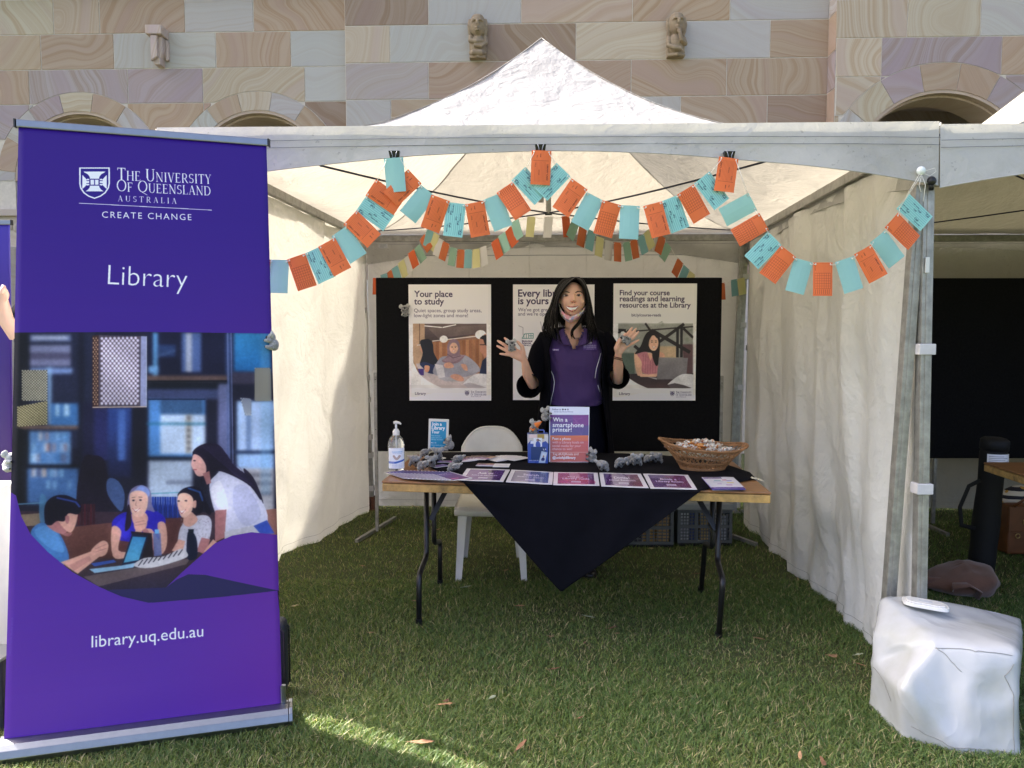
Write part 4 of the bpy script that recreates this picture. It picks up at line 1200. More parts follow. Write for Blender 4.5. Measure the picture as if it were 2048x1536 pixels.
 c.blob(A((1138, 1290), (1150, 1262), (1190, 1280), (1220, 1330), (1215, 1380), (1180, 1392), (1160, 1380), (1150, 1360), (1140, 1345), (1132, 1320)), (238, 172, 160)); c.ell(*A((1152, 1300))[0], 2.5, 1.2, (40, 26, 40)); c.line(A((1146, 1353), (1165, 1352)), 1.6, (190, 60, 80))
 c.poly(A((1200, 1375), (1240, 1360), (1250, 1430), (1225, 1440)), SKD)
 c.poly(B((690, 290), (800, 300), (808, 440), (720, 440)), (36, 26, 40)); c.poly(B((640, 470), (695, 305), (780, 312), (740, 450)), (30, 34, 60)); c.poly(B((652, 455), (700, 318), (770, 322), (732, 440)), (60, 130, 180), col2=(90, 170, 210)); c.poly(B((470, 490), (640, 470), (740, 450), (700, 480), (500, 510)), (150, 190, 220)); c.poly(B((480, 460), (600, 440), (615, 452), (500, 475)), (60, 90, 180))
 c.poly(B((806, 300), (846, 300), (852, 415), (812, 420)), (96, 112, 170), .85); c.poly(B((815, 280), (838, 280), (838, 302), (815, 302)), (110, 180, 230))
 c.blob(B((985, 310), (1000, 285), (1020, 300), (1036, 340), (1035, 425), (985, 430)), (22, 26, 52)); c.poly(B((990, 278), (1020, 278), (1018, 298), (992, 298)), (20, 24, 40))
 c.blob(B((705, 470), (760, 430), (860, 420), (950, 380), (985, 400), (970, 430), (800, 480)), (206, 196, 200));
 for k in range(9): c.line(B((730 + 26 * k, 470 - 7 * k), (752 + 26 * k, 440 - 7 * k)), 2.2, (50, 44, 60))
 c.blur(0, 655, 600, 1225, 1)
 yy_, xx_ = np.mgrid[0:c.h, 0:c.w]; c.a *= (1 + .10 * np.sin(xx_ / 61. + np.sin(yy_ / 83.)) * np.sin(yy_ / 47. + 1.5 * np.sin(xx_ / 97.)))[..., None].astype(np.float32); photo_soft(c, 9, 5)
 low = B((80, 110), (110, 220), (160, 310), (250, 400), (380, 505), (520, 580), (640, 630), (785, 662))
 P = low + B((1120, 632), (1455, 594)) + [(590, 1520), (-40, 1560), (-40, 950)]
 Pm = np.array([mp(*p) for p in P]); r = c._mask(Pm); x0, y0, x1, y1, m = r
 c.a[y0:y1, x0:x1] = c.a[y0:y1, x0:x1] * (1 - m[..., None]) + purple[y0:y1, x0:x1] * m[..., None]
 for P in (B((875, 582), (960, 500), (1050, 420), (1130, 350), (1220, 310), (1320, 292), (1500, 312), (1500, 594), (1455, 594), (1300, 560), (1080, 514), (990, 512), (930, 540)),):
  Pm = np.array([mp(*p) for p in P]); x0, y0, x1, y1, m = c._mask(Pm)
  c.a[y0:y1, x0:x1] = c.a[y0:y1, x0:x1] * (1 - m[..., None]) + (purple[y0:y1, x0:x1]) * m[..., None]
 c.poly(B((875, 582), (930, 540), (990, 512), (1080, 514), (1300, 560), (1460, 594), (1120, 632), (785, 662), (640, 630), (560, 598)), (46, 42, 88))
 P = [(-40, 200), (600, 200), (600, 668), (300, 664), (-40, 665)]
 Pm = np.array([mp(*p) for p in P]); x0, y0, x1, y1, m = c._mask(Pm)
 c.a[y0:y1, x0:x1] = c.a[y0:y1, x0:x1] * (1 - m[..., None]) + purple[y0:y1, x0:x1] * m[..., None]
 WH = (246, 246, 252)
 s2 = 1 / 2.9257
 Lc = crop(0, 0, s2)
 shield(c, 158.5, 335, 61.5, 63, WH, (48, 30, 134))
 c.text('The University', *Lc((686, 1054), (1240, 1078)), WH, serif=True, hs=1.12)
 c.text('Of Queensland', *Lc((682, 1120), (1238, 1146)), WH, serif=True, hs=1.12)
 c.text('A U S T R A L I A'.replace('  ', ' '), *Lc((690, 1178), (1036, 1194)), WH, serif=True, hs=1.0)
 c.line(Lc((463, 1189), (1240, 1231)), 1.3, WH)
 c.text('CREATE CHANGE', *Lc((598, 1274), (1122, 1290)), WH, spacing=1.25, hs=1.0)
 c.text('Library', (216, 569), (375, 577), WH, weight=-.012, hs=1.08)
 c.text('library.uq.edu.au', *B((484, 898), (1070, 832)), WH, weight=.004, hs=1.15)
 c.text('CRICOS Provider Number 00025B', (21, 1312), (26, 1236), (110, 90, 190), alpha=.6)
 return c.image('banner_print')
def pullup(root, TL, TR, BR, BL, mat, back=None):
 """graphic sheet with slightly curled edges between a top clamp rail and a floor cassette"""
 TL, TR, BR, BL = map(Vector, (TL, TR, BR, BL))
 n = (TR - TL).cross(BL - TL).normalized()
 if n.y > 0: n = -n
 def fn(u, v):
  p = (BL.lerp(BR, u)).lerp(TL.lerp(TR, u), v)
  curl = (abs(2 * u - 1) ** 6) * .012 * math.sin(PI * v)
  return p + n * (-curl + .0012 * math.sin(v * 40) * math.sin(u * 5) * (1 - v))
 mb = MB(); mb.sheet(fn, 40, 90)
 o = mb.build('graphic_panel', mat, root, smooth=True, fixn=False, solid=.0006)
 ex = (TR - TL).normalized(); up = (TL - BL).normalized()
 mb = MB(); mb.beam(TL + up * .008 - ex * .006, TR + up * .008 + ex * .006, .014, .026, up=up)
 mb.build('top_rail', ALU, root, bevel=.004)
 for e, s_ in ((TL, -1), (TR, 1)):
  mb = MB(); mb.box(e + up * .008 + ex * s_ * .008, (.006, .018, .028), rot=Matrix((ex, n.cross(ex), n)).transposed() if False else None); mb.build('end_cap', BLACKPL, root, bevel=.001)
 return fn, n
banner_img = banner_art()
BANM = img_mat('banner_vinyl_print', banner_img, rough=.42, spec=.22, trans=.06)
bn = thing('pull_up_banner', 'tall purple pull-up banner with university shield and photo of students, left of the table', 'banner', tuple((BBL + BBR) / 2 * 1.0)[:2] + (0,))
bfn, bnn = pullup(bn, BTL, BTR, BBR, BBL, BANM)
ex = Vector((BBR.x - BBL.x, BBR.y - BBL.y, 0)).normalized(); ey = Vector((-ex.y, ex.x, 0))
prof = [(-.050, .012), (-.056, .03), (-.048, .052), (-.030, .066), (-.006, .072), (.022, .072), (.05, .060), (.058, .035), (.052, .012)]
A0 = Vector((BBL.x, BBL.y, 0)) - ex * .012; B0 = Vector((BBR.x, BBR.y, 0)) + ex * .022
mb = MB(); mb.prism([A0 + ey * a + Vector((0, 0, z)) for a, z in prof], B0 - A0); mb.build('cassette', ALU, bn, bevel=.002)
mb = MB(); mb.prism([A0 + ey * a * .94 + Vector((0, 0, z * .94 + .002)) - ex * .006 for a, z in prof], -ex * .006); mb.build('end_plate', BLACKPL, bn)
mb = MB(); mb.prism([B0 + ey * a * 1.06 + Vector((0, 0, z * 1.05)) + ex * .002 for a, z in prof], ex * .012); mb.build('end_plate', ALU, bn, bevel=.002)
mb = MB(); mb.tube([B0 - ex * .018 + ey * .01 + Vector((0, 0, .072)), B0 - ex * .018 + ey * .012 + Vector((0, 0, .135))], .010, 12); mb.build('catch', ALU, bn, smooth=False)
for s_ in (.12, .88):
 c0 = A0.lerp(B0, s_)
 mb = MB(); mb.box(c0 + ey * .06 + Vector((0, 0, .008)), (.03, .20, .012), rot=(0, 0, math.atan2(ex.y, ex.x))); mb.build('foot', ALU, bn, bevel=.002)
mb = MB(); mb.tube([(BBL + BBR) / 2 * 1 + ey * .045, (BTL + BTR) / 2 + ey * .02], .008, 8); mb.build('support_pole', ALU, bn)
CASE = M('black_nylon', (.02, .022, .026), .6, .2, 40, bump=.3, bscale=300)
bc = atz(556, 1425)
cs = thing('carry_case', 'black nylon case with piped zip standing behind the right edge of the purple banner', 'case', (bc.x, bc.y + .10, 0))
mb = MB()
def cp(u, v): pass
pc = Vector((bc.x - .155, bc.y + .13, 0))
mb.box(pc + Vector((0, 0, .155)), (.30, .09, .30), rot=(0, 0, .1)); mb.build('shell', CASE, cs, bevel=.035, seg=4, auto=40)
for dy in (-.032, .032):
 pts = [pc + Vector((.145 * math.cos(a) * (1 if abs(math.cos(a)) > .01 else 1), dy, .155 + .145 * math.sin(a))) for a in [2 * PI * k / 32 for k in range(32)]]
 pts = [pc + Vector((.152 * max(-1, min(1, 1.25 * math.cos(2 * PI * k / 40))), dy, .155 + .150 * max(-1, min(1, 1.25 * math.sin(2 * PI * k / 40))))) for k in range(40)]
 mb = MB(); mb.tube(pts, .0035, 6, closed=True); mb.build('piping', BLACKPL, cs, smooth=True)
BY = 5.18
board = thing('display_board', 'long black felt display board on grey metal legs at the back of the white gazebo', 'display board', (at(1097, 700, BY).x, BY, 0))
x0, z1 = at(751, 555, BY).x, at(751, 555, BY).z
x1 = at(1445, 555, BY).x; z0 = at(1097, 903, BY).z
xm = (x0 + x1) / 2
mb = MB(); mb.box(((x0 + x1) / 2, BY + .016, (z0 + z1) / 2), (x1 - x0, .030, z1 - z0)); mb.build('panel', BLACKFELT, board, bevel=.008)
for sx, x in ((-1, x0 - .012), (1, x1 + .012)):
 zt = at(750, 745, BY).z if sx < 0 else at(750, 752, BY).z
 zb = .03
 mb = MB(); mb.box((x, BY + .02, (zt + zb) / 2), (.022, .022, zt - zb)); mb.build('leg', GALV, board, bevel=.002)
 for zz in (zt - .05, zt - .4):
  mb = MB(); mb.ball((x, BY + .008, zz), (.004, .003, .004), 8, 6); mb.build('screw', BLACKMET, board)
 fa, fb = (atz(713, 1087), atz(790, 1040)) if sx < 0 else (Vector((x + .17, BY - .28, 0)), Vector((x - .10, BY + .32, 0)))
 fa.z = fb.z = .016
 mb = MB(); mb.beam(fa, fb, .025, .025); mb.build('foot', GALV, board, bevel=.002)
PAPER = (244, 239, 232)
INK = (58, 40, 74); INK2 = (112, 98, 118)
YP = BY - .006
def poster_obj(name, label, px0, py0, px1, py1, art, n):
 TL, TR, BR, BL = at(px0, py0, YP), at(px1, py0, YP), at(px1, py1, YP), at(px0, py1, YP)
 TR.z = TL.z; BR.z = BL.z; BR.x = TR.x; BL.x = TL.x
 W = 520; H = int(W * (TL.z - BL.z) / (TR.x - TL.x))
 c = Cv(W, H, PAPER, mapper(TL, TR, BR, BL, W, H))
 g = np.linspace(0, 1, H)[:, None, None]
 c.a[:] = np.array(PAPER) / 255 * (1 - g) + np.array((242, 240, 246)) / 255 * g
 art(c)
 y_, x_ = np.mgrid[0:c.h, 0:c.w]; k_ = ((y_ > c.h * .33) & (y_ < c.h * .90)).astype(np.float32)[..., None]
 c.a *= 1 + k_ * ((.06 if n != 2 else 0) * np.sin(x_ / 31. + np.sin(y_ / 43.)) * np.sin(y_ / 27. + 1.5 * np.sin(x_ / 47.)))[..., None].astype(np.float32)
 if n != 2: photo_soft(c, 4, n, slice(int(c.h * .345), int(c.h * .865)))
 m = img_mat(name + '_print_' + str(n), c.image(name + str(n)), rough=.5)
 mb = MB()
 def fn(u, v): return BL.lerp(BR, u).lerp(TL.lerp(TR, u), v) + Vector((0, -.0015 - .003 * mn.noise(Vector((u * 3, v * 3, n))) - (.004 if (u > .97 and v < .05) else 0), 0))
 mb.sheet(fn, 12, 16)
 o = mb.build(name, m, None, smooth=False, fixn=False, solid=.0008)
 tag(o, label, 'poster', 'posters pinned on the black board')
 return o
def sw(c, f, col=PAPER):
 """white swoosh at the foot of the poster photographs; f maps unit coordinates of the picture"""
 c.blob(f((-.05, .55), (.01, .62), (.06, .74), (.14, .84), (.26, .93), (.36, .985), (.40, 1.02), (.2, 1.1), (-.1, 1.1)), (240, 236, 233))
 c.poly(f((-.06, .5), (0, .5), (0.005, .62), (0, 1.1), (-.06, 1.1)), (240, 236, 233))
 c.poly(f((-.02, 1.0), (1.02, 1.0), (1.02, 1.08), (-.02, 1.08)), (242, 239, 240))
def logo(c, x, y, k=1.0, ink=(60, 44, 90)):
 shield(c, x, y, 8.5 * k, 10 * k, ink, (230, 228, 230))
 c.text('The University', (x + 11.5 * k, y + 4.6 * k), (x + 43 * k, y + 4.6 * k), ink, serif=True, hs=1.2)
 c.text('Of Queensland', (x + 11.5 * k, y + 9.4 * k), (x + 43 * k, y + 9.4 * k), ink, serif=True, hs=1.2)
 c.text('AUSTRALIA', (x + 12 * k, y + 12.6 * k), (x + 32 * k, y + 12.6 * k), ink, spacing=1.5, alpha=.8)
def face(c, x, y, w_, h_, sk=(232, 182, 150), look=0, smile=True, eye=(50, 34, 30)):
 c.ell(x, y, w_ / 2, h_ / 2, sk)
 c.ell(x + look * w_ * .18, y + h_ * .26, w_ * .30, h_ * .24, sk)
 for s_ in (-1, 1):
  ex_ = x + look * w_ * .15 + s_ * w_ * .20
  c.ell(ex_, y - h_ * .06, w_ * .075, h_ * .028, eye); c.line([(ex_ - w_ * .11, y - h_ * .14), (ex_, y - h_ * .17), (ex_ + w_ * .11, y - h_ * .14)], w_ * .035, (70, 46, 40), .9)
 c.line([(x + look * w_ * .2, y - h_ * .02), (x + look * w_ * .26, y + h_ * .12), (x + look * w_ * .16, y + h_ * .13)], w_ * .03, (190, 130, 108))
 if smile:
  mx_ = x + look * w_ * .15
  c.blob([(mx_ - w_ * .18, y + h_ * .20), (mx_, y + h_ * .24), (mx_ + w_ * .18, y + h_ * .20), (mx_, y + h_ * .34)], (250, 240, 232)); c.line([(mx_ - w_ * .18, y + h_ * .20), (mx_, y + h_ * .345), (mx_ + w_ * .18, y + h_ * .20)], w_ * .03, (180, 80, 80))
A1 = crop(740, 540, .19533)
def art1(c):
 c.text('Your place', *A1((452, 275), (845, 275)), INK, weight=.018)
 c.text('to study', *A1((452, 352), (758, 352)), INK, weight=.018)
 c.text('Quiet spaces, group study areas,', *A1((452, 432), (1142, 432)), INK2, weight=.003)
 c.text('low-light zones and more!', *A1((452, 483), (1003, 483)), INK2, weight=.003)
 X0, Y0, X1, Y1 = 442, 550, 1192, 1207
 f = lambda *p: A1(*[(X0 + (X1 - X0) * a, Y0 + (Y1 - Y0) * b) for a, b in p])
 c.poly(f((0, 0), (1, 0), (1, 1), (0, 1)), (150, 112, 88))
 c.poly(A1((440, 550), (560, 550), (560, 900), (470, 1010), (440, 900)), (196, 160, 128)); c.line(A1((508, 550), (508, 760)), 1.2, (90, 66, 54));
 c.poly(A1((560, 550), (1192, 550), (1192, 640), (640, 740), (560, 700)), (112, 94, 88), col2=(76, 62, 60)); c.poly(A1((600, 600), (1192, 560), (1192, 640), (700, 700)), (140, 120, 110), .5)
 c.line(A1((560, 572), (735, 588)), 2.0, (252, 246, 236)); c.line(A1((745, 588), (880, 560)), 2.0, (252, 246, 236)); c.line(A1((640, 728), (1090, 678)), 1.6, (250, 240, 226))
 for k in range(17): c.poly(A1((640 + 34 * k, 735 - k * 2), (672 + 34 * k, 733 - k * 2), (672 + 34 * k, 1060), (640 + 34 * k, 1060)), ((176, 118, 76), (158, 100, 62), (192, 134, 90), (166, 108, 70))[k % 4])
 c.ell(*A1((755, 708))[0], 8.2, 7.2, (252, 248, 240)); c.ell(*A1((1133, 662))[0], 11, 9.2, (252, 248, 240))
 c.poly(A1((470, 960), (560, 950), (690, 1060), (1192, 1060), (1192, 1207), (700, 1207), (520, 1090)), (190, 176, 176), col2=(206, 190, 186))
 c.poly(A1((490, 1012), (552, 1012), (552, 1078), (510, 1078)), (70, 48, 130))
 c.blob(A1((520, 760), (560, 735), (580, 800), (560, 860), (520, 830)), (220, 160, 130)); c.line(A1((483, 770), (520, 765)), 1.2, (240, 240, 240))
 c.blob(A1((510, 960), (545, 900), (640, 890), (690, 960), (680, 1055), (600, 1055), (540, 1000)), (38, 52, 92)); c.blob(A1((560, 980), (610, 985), (600, 1040), (565, 1040)), (224, 160, 126))
 c.blob(A1((512, 735), (560, 708), (610, 712), (645, 760), (655, 850), (700, 940), (670, 975), (560, 940), (515, 950), (540, 850)), (28, 32, 42))
 c.blob(A1((650, 1010), (720, 900), (800, 880), (960, 870), (1060, 930), (1130, 1020), (1080, 1060), (960, 1095), (780, 1095), (660, 1070)), (160, 158, 170)); c.blob(A1((960, 880), (1060, 930), (1125, 1020), (1020, 1050), (960, 960)), (178, 176, 186), .8)
 c.blob(A1((735, 930), (790, 880), (790, 780), (815, 725), (860, 706), (905, 730), (922, 790), (925, 870), (975, 870), (900, 950), (800, 955)), (146, 118, 128)); c.blob(A1((745, 925), (820, 890), (900, 880), (960, 872), (860, 940)), (170, 140, 148), .8); c.line(A1((790, 860), (850, 900), (930, 880)), 1.4, (112, 86, 96))
 x, y = A1((858, 800))[0]; face(c, x, y, 17, 22)
 c.blob(A1((760, 960), (820, 945), (860, 985), (830, 1005), (770, 1000)), (226, 168, 138)); c.blob(A1((930, 965), (985, 970), (1000, 1030), (960, 1020)), (226, 168, 138))
 c.poly(A1((662, 962), (748, 975), (780, 1140), (700, 1110)), (208, 204, 206)); c.poly(A1((700, 1110), (780, 1140), (930, 1140), (880, 1095), (770, 1095)), (176, 172, 178))
 c.blob(A1((820, 1090), (860, 1065), (920, 1075), (960, 1110), (950, 1140), (880, 1130)), (216, 158, 130))
 c.blob(A1((1125, 700), (1150, 680), (1192, 668), (1192, 900), (1160, 880), (1145, 850), (1125, 830), (1130, 780)), (196, 136, 108)); c.poly(A1((1122, 700), (1150, 672), (1192, 665), (1192, 780), (1175, 760), (1160, 712)), (30, 28, 34)); c.line(A1((1125, 765), (1160, 765), (1190, 760)), 1.5, (30, 26, 30))
 c.poly(A1((1120, 1060), (1150, 930), (1192, 890), (1192, 1075)), (36, 44, 78))
 c.blob(A1((955, 1168), (1010, 1110), (1080, 1068), (1150, 1062), (1215, 1085), (1215, 1215), (1120, 1180), (1020, 1155)), (234, 230, 230))
 sw(c, f)
 c.poly(A1((955, 1168), (1020, 1155), (1120, 1180), (1196, 1205), (1000, 1207)), (190, 180, 184))
 c.rect(740 + 1193 * .19533, 640, 990, 790, PAPER)
 c.text('Library', *A1((462, 1277), (572, 1277)), INK, weight=.004)
 logo(c, *A1((972, 1236))[0])
A3 = crop(1160, 540, .19533)
def art3(c):
 c.text('Find your course', *A3((407, 258), (918, 258)), INK, weight=.016)
 c.text('readings and learning', *A3((407, 320), (1070, 320)), INK, weight=.016)
 c.text('resources at the Library', *A3((407, 384), (1132, 384)), INK, weight=.016)
 c.text('bit.ly/course-reads', *A3((528, 475), (828, 475)), INK, weight=.006)
 X0, Y0, X1, Y1 = 390, 548, 1158, 1210
 f = lambda *p: A3(*[(X0 + (X1 - X0) * a, Y0 + (Y1 - Y0) * b) for a, b in p])
 c.poly(f((0, 0), (1, 0), (1, 1), (0, 1)), (160, 160, 150))
 rng = random.Random(9)
 for k in range(40): c.blob([(x_ + rng.uniform(-9, 9), y_ + rng.uniform(-6, 6)) for x_, y_ in [f((rng.random(), rng.random() * .6))[0]] for _ in range(5)], rng.choice(((190, 192, 180), (140, 146, 130), (104, 112, 104), (206, 204, 196))), .5)
 c.poly(A3((800, 780), (1000, 780), (1000, 900), (800, 900)), (206, 176, 140)); c.poly(A3((390, 850), (560, 850), (560, 1070), (390, 1060)), (96, 112, 100)); c.poly(A3((1040, 760), (1155, 760), (1155, 1080), (1080, 1080)), (96, 60, 66), .8)
 c.blur(1160 + 390 * .1953, 645, 1160 + 1158 * .1953, 780, 3)
 BR_ = (52, 44, 44)
 for a, b_, w_ in (((390, 640), (1155, 580), 2.6), ((670, 548), (720, 620), 4), ((740, 620), (1120, 840), 7), ((1060, 555), (820, 730), 6), ((500, 620), (390, 760), 6), ((1060, 600), (1155, 690), 5), ((560, 780), (620, 830), 6)):
  c.line(A3(a, b_), w_, BR_)
 c.poly(A3((985, 590), (1012, 590), (1010, 895), (983, 895)), (44, 38, 40)); c.poly(A3((1026, 590), (1052, 590), (1050, 895), (1024, 895)), (50, 44, 46)); c.poly(A3((392, 600), (470, 605), (470, 640), (392, 650)), (40, 34, 34))
 c.poly(A3((392, 1070), (600, 1060), (1158, 1060), (1158, 1210), (640, 1210), (480, 1130)), (58, 48, 54), col2=(86, 62, 62))
 c.blob(A3((555, 860), (580, 840), (640, 840), (650, 960), (640, 1050), (590, 1080), (560, 960)), (236, 184, 152)); c.blob(A3((800, 840), (850, 850), (870, 890), (820, 900)), (230, 172, 140))
 c.blob(A3((575, 845), (660, 835), (740, 860), (800, 850), (800, 1080), (640, 1050), (630, 940)), (206, 130, 140));
 for k in range(6): c.line(A3((650 + 24 * k, 860), (640 + 26 * k, 1060)), 1.2, (176, 98, 112), .7)
 c.poly(A3((580, 1050), (700, 1070), (790, 1060), (780, 1095), (620, 1095)), (238, 186, 156)); c.poly(A3((690, 850), (760, 850), (720, 930)), (232, 176, 146))
 c.blob(A3((640, 840), (560, 860), (620, 780), (660, 680), (700, 630), (760, 620), (810, 660), (818, 780), (800, 960), (770, 970), (740, 860), (690, 840)), (40, 30, 30))
 x, y = A3((752, 748))[0]; face(c, x, y, 20, 31, (240, 188, 156), look=.25)
 c.blob(A3((690, 700), (700, 640), (760, 628), (800, 660), (790, 700), (750, 665), (710, 720), (700, 800), (680, 780)), (44, 32, 32))
 c.blob(A3((740, 860), (790, 850), (800, 950), (775, 975), (750, 920)), (36, 28, 28))
 c.poly(A3((806, 895), (1105, 900), (1085, 1118), (785, 1120)), (150, 144, 146), col2=(128, 122, 126)); c.poly(A3((690, 1095), (785, 1105), (785, 1122)), (196, 190, 192))
 c.blob(A3((895, 1175), (960, 1115), (1030, 1072), (1100, 1064), (1175, 1085), (1175, 1215), (1060, 1180), (970, 1160)), (232, 229, 230)); sw(c, f); c.poly(A3((895, 1175), (970, 1158), (1060, 1178), (1145, 1208), (930, 1210)), (96, 84, 86))
 c.rect(1160 + 1159 * .19533, 640, 1400, 790, PAPER)
 c.text('Library', *A3((400, 1279), (512, 1279)), INK, weight=.004)
 logo(c, *A3((922, 1240))[0])
A2 = crop(960, 530, .19533)
def art2(c):
 c.text('Every library', *A2((390, 323), (912, 323)), INK, weight=.018)
 c.text('is yours to use', *A2((390, 400), (985, 400)), INK, weight=.018)
 c.text("We've got great spaces", *A2((390, 475), (880, 475)), INK2, weight=.003)
 c.text("and we're open every day", *A2((390, 518), (930, 518)), INK2, weight=.003)
 LG = (176, 168, 172)
 c.line(A2((395, 622), (440, 640), (440, 720)), 1.2, LG); c.line(A2((440, 880), (520, 1000), (640, 700), (620, 580)), 1.2, LG); c.line(A2((500, 960), (700, 1180), (900, 900), (1100, 1100)), 1.2, LG)
 TE = (70, 138, 128)
 for k in range(4): c.line(A2((450 + 24 * k, 705), (450 + 24 * k, 750)), 1.1, TE);
 c.line(A2((430, 750), (460, 705), (545, 700), (545, 750), (430, 752)), 1.2, TE); c.line(A2((500, 725), (545, 725)), 1.2, TE)
 c.text('Biological', *A2((430, 788), (535, 788)), INK, weight=.02); c.text('Sciences', *A2((430, 808), (522, 808)), INK, weight=.02); c.text('Library (12)', *A2((442, 828), (555, 828)), INK, weight=.02)
 for k in range(3):
  x = 980 + 60 * k; c.line(A2((x, 640 + 90 * k), (x + 60, 640 + 90 * k), (x + 60, 680 + 90 * k), (x, 680 + 90 * k), (x, 640 + 90 * k)), 1.1, (80, 110, 160))
 c.text('AUGUSTUS', *A2((408, 1280), (408, 1180)), INK2)
 logo(c, *A2((940, 1285))[0])
poster_obj('poster', 'white poster reading Your place to study, left on the black board', 817, 569, 982, 801, art1, 1)
poster_obj('poster', 'white poster reading Every library, half hidden behind the woman', 1026, 569, 1189, 800, art2, 2)
poster_obj('poster', 'white poster reading Find your course readings, right on the black board', 1227, 567, 1394, 801, art3, 3)
# ================================================================== TABLE AND WHAT STANDS ON IT
TH = .72
tFL, tFR = atz(763, 962, TH), atz(1543, 985, TH)
tBL, tBR = tFL + Vector((.05, .80, 0)), tFR + Vector((.075, .82, 0))
ux = (tFR - tFL).normalized(); uy = Vector((-ux.y, ux.x, 0))
m, t, N, L = newmat('varnished_plywood')
tc = nd(t, 'TexCoord').outputs['Object']
mp_ = nd(t, 'Mapping'); mp_.inputs['Scale'].default_value = (1.2, 14, 14); mp_.inputs['Rotation'].default_value = (0, 0, -.1); L.new(tc, mp_.inputs[0])
n1 = nd(t, 'TexNoise', i_Scale=5, i_Detail=8, i_Roughness=.65, i_Distortion=.6); L.new(mp_.outputs[0], n1.inputs[0])
cc = mixc(t, mathn(t, 'MULTIPLY_ADD', n1.outputs[0], 2.4, -.7), (.20, .085, .030), (.36, .17, .060))
n2 = nd(t, 'TexNoise', i_Scale=9, i_Detail=8, i_Roughness=.75); L.new(tc, n2.inputs[0])
cc = mixc(t, mathn(t, 'MAXIMUM', mathn(t, 'MULTIPLY_ADD', n2.outputs[0], 5, -2.9), 0.0), cc, (.05, .035, .03))
p = nd(t, 'BsdfPrincipled', i_Roughness=.38); L.new(cc, p.inputs[0]); p.inputs['Coat Weight'].default_value = .15
b = nd(t, 'Bump', i_Strength=.3, i_Distance=.001); L.new(n1.outputs[0], b.inputs['Height']); L.new(b.outputs[0], p.inputs['Normal'])
o = nd(t, 'OutputMaterial'); L.new(p.outputs[0], o.inputs[0]); PLY = m
EDGE = M('raw_plywood_edge', (.50, .30, .095), .6, .30, 30, bump=.5, bscale=90, dirt=1.0, dirtcol=(.06, .04, .025), dscale=16)
def trestle(nm, label, fl, fr, br, bl, z=TH, legs=True):
 t = thing(nm, label, 'table', ((fl.x + fr.x) / 2, (fl.y + bl.y) / 2, 0))
 ps = [Vector((q.x, q.y, 0)) for q in (fl, fr, br, bl)]
 def ring(zz): return [q + Vector((0, 0, zz)) for q in ps]
 mb = MB(); mb.hexa(ring(z - .010) + ring(z)); mb.build('table_top', PLY, t, bevel=.004)
 mb = MB(); mb.hexa([q.lerp((ps[0] + ps[2]) / 2, .003) for q in ring(z - .047)] + [q.lerp((ps[0] + ps[2]) / 2, .003) for q in ring(z - .0105)]); mb.build('edge_board', EDGE, t, bevel=.004)
 return t
table = trestle('trestle_table', 'worn plywood trestle table with folding black tube legs under a black cloth', tFL, tFR, tBR, tBL)
zt = TH - .047
def leg_set(px, foot_f, foot_b, knee_f, knee_b, top_f, top_b, brace):
 """front and back leg of one end; the pixels fix X and Z, depths are real"""
 for (ft, kn, tp) in ((foot_f, knee_f, top_f), (foot_b, knee_b, top_b)):
  F_ = atz(*ft); T_ = at(tp[0], tp[1], tp[2]); T_.z = zt
  path = [T_] + [at(*k) for k in kn] + [Vector((F_.x, F_.y, 0.0))]
  out = [path[0]]
  for i in range(1, len(path) - 1):
   a, b_, c = path[i - 1], path[i], path[i + 1]
   la, lc = (b_ - a).length, (c - b_).length; r_ = min(.04, la / 2.5, lc / 2.5)
   A = b_ + (a - b_).normalized() * r_; C = b_ + (c - b_).normalized() * r_
   for k in range(6):
    s_ = k / 5; out.append(A * (1 - s_) ** 2 + b_ * 2 * s_ * (1 - s_) + C * s_ ** 2)
  out.append(path[-1])
  mb = MB(); mb.tube(out, .0135, 12); mb.build('leg', BLACKMET, table, smooth=True)
  mb = MB(); mb.tube([path[-1] + Vector((0, 0, .03)), path[-1] + Vector((0, 0, .001))], .0165, 12); mb.build('foot_cap', BLACKPL, table, smooth=False)
 A = at(*brace[0]); B = at(*brace[1]); A.z = zt
 mb = MB(); mb.beam(A, B, .006, .026, up=(1, 0, 0)); mb.build('brace', BLACKMET, table, bevel=.002)
yl = (tFL.y + tBL.y) / 2; yr = (tFR.y + tBR.y) / 2
leg_set(0, (838, 1250), (880, 1170), [(853, 1112, yl - .10), (838, 1150, tFL.y + .10)], [(868, 1086, yl + .05), (880, 1082, yl + .30)], (853, 990, yl - .06), (868, 990, yl + .05), ((908, 983, yl), (861, 1040, yl - .08)))
leg_set(0, (1437, 1277), (1402, 1185), [(1435, 1122, yr - .10), (1446, 1160, tFR.y + .12)], [(1425, 1095, yr + .05), (1410, 1086, yr + .30)], (1439, 1004, yr - .06), (1425, 1004, yr + .05), ((1380, 1004, yr), (1432, 1060, yr - .08)))
for (xa, ya) in ((853, yl), (1432, yr)):
 a = at(xa, 1060, ya - .05); mb = MB(); mb.beam(a + Vector((0, -.03, 0)), a + Vector((0, .11, 0)), .02, .02); mb.build('cross_piece', BLACKMET, table, bevel=.003)
CLOTH = M('black_cotton_cloth', (.0045, .0045, .0075), .95, .15, 20, bump=.5, bscale=900, bdist=.001, spec=.12)
cp_ = [atz(x, y, TH) for x, y in ((928, 967), (838, 926), (862, 906.5), (960, 905), (1100, 905), (1250, 908), (1360, 914), (1440, 926), (1500, 946), (1512, 959), (1400, 983.5))]
apex = at(1122, 1185, 3.36)
fa, fb = cp_[0], cp_[-1]
mb = MB()
ctr = sum(cp_, Vector()) / len(cp_)
n = 26
b0 = len(mb.v)
rings = 8
per = []
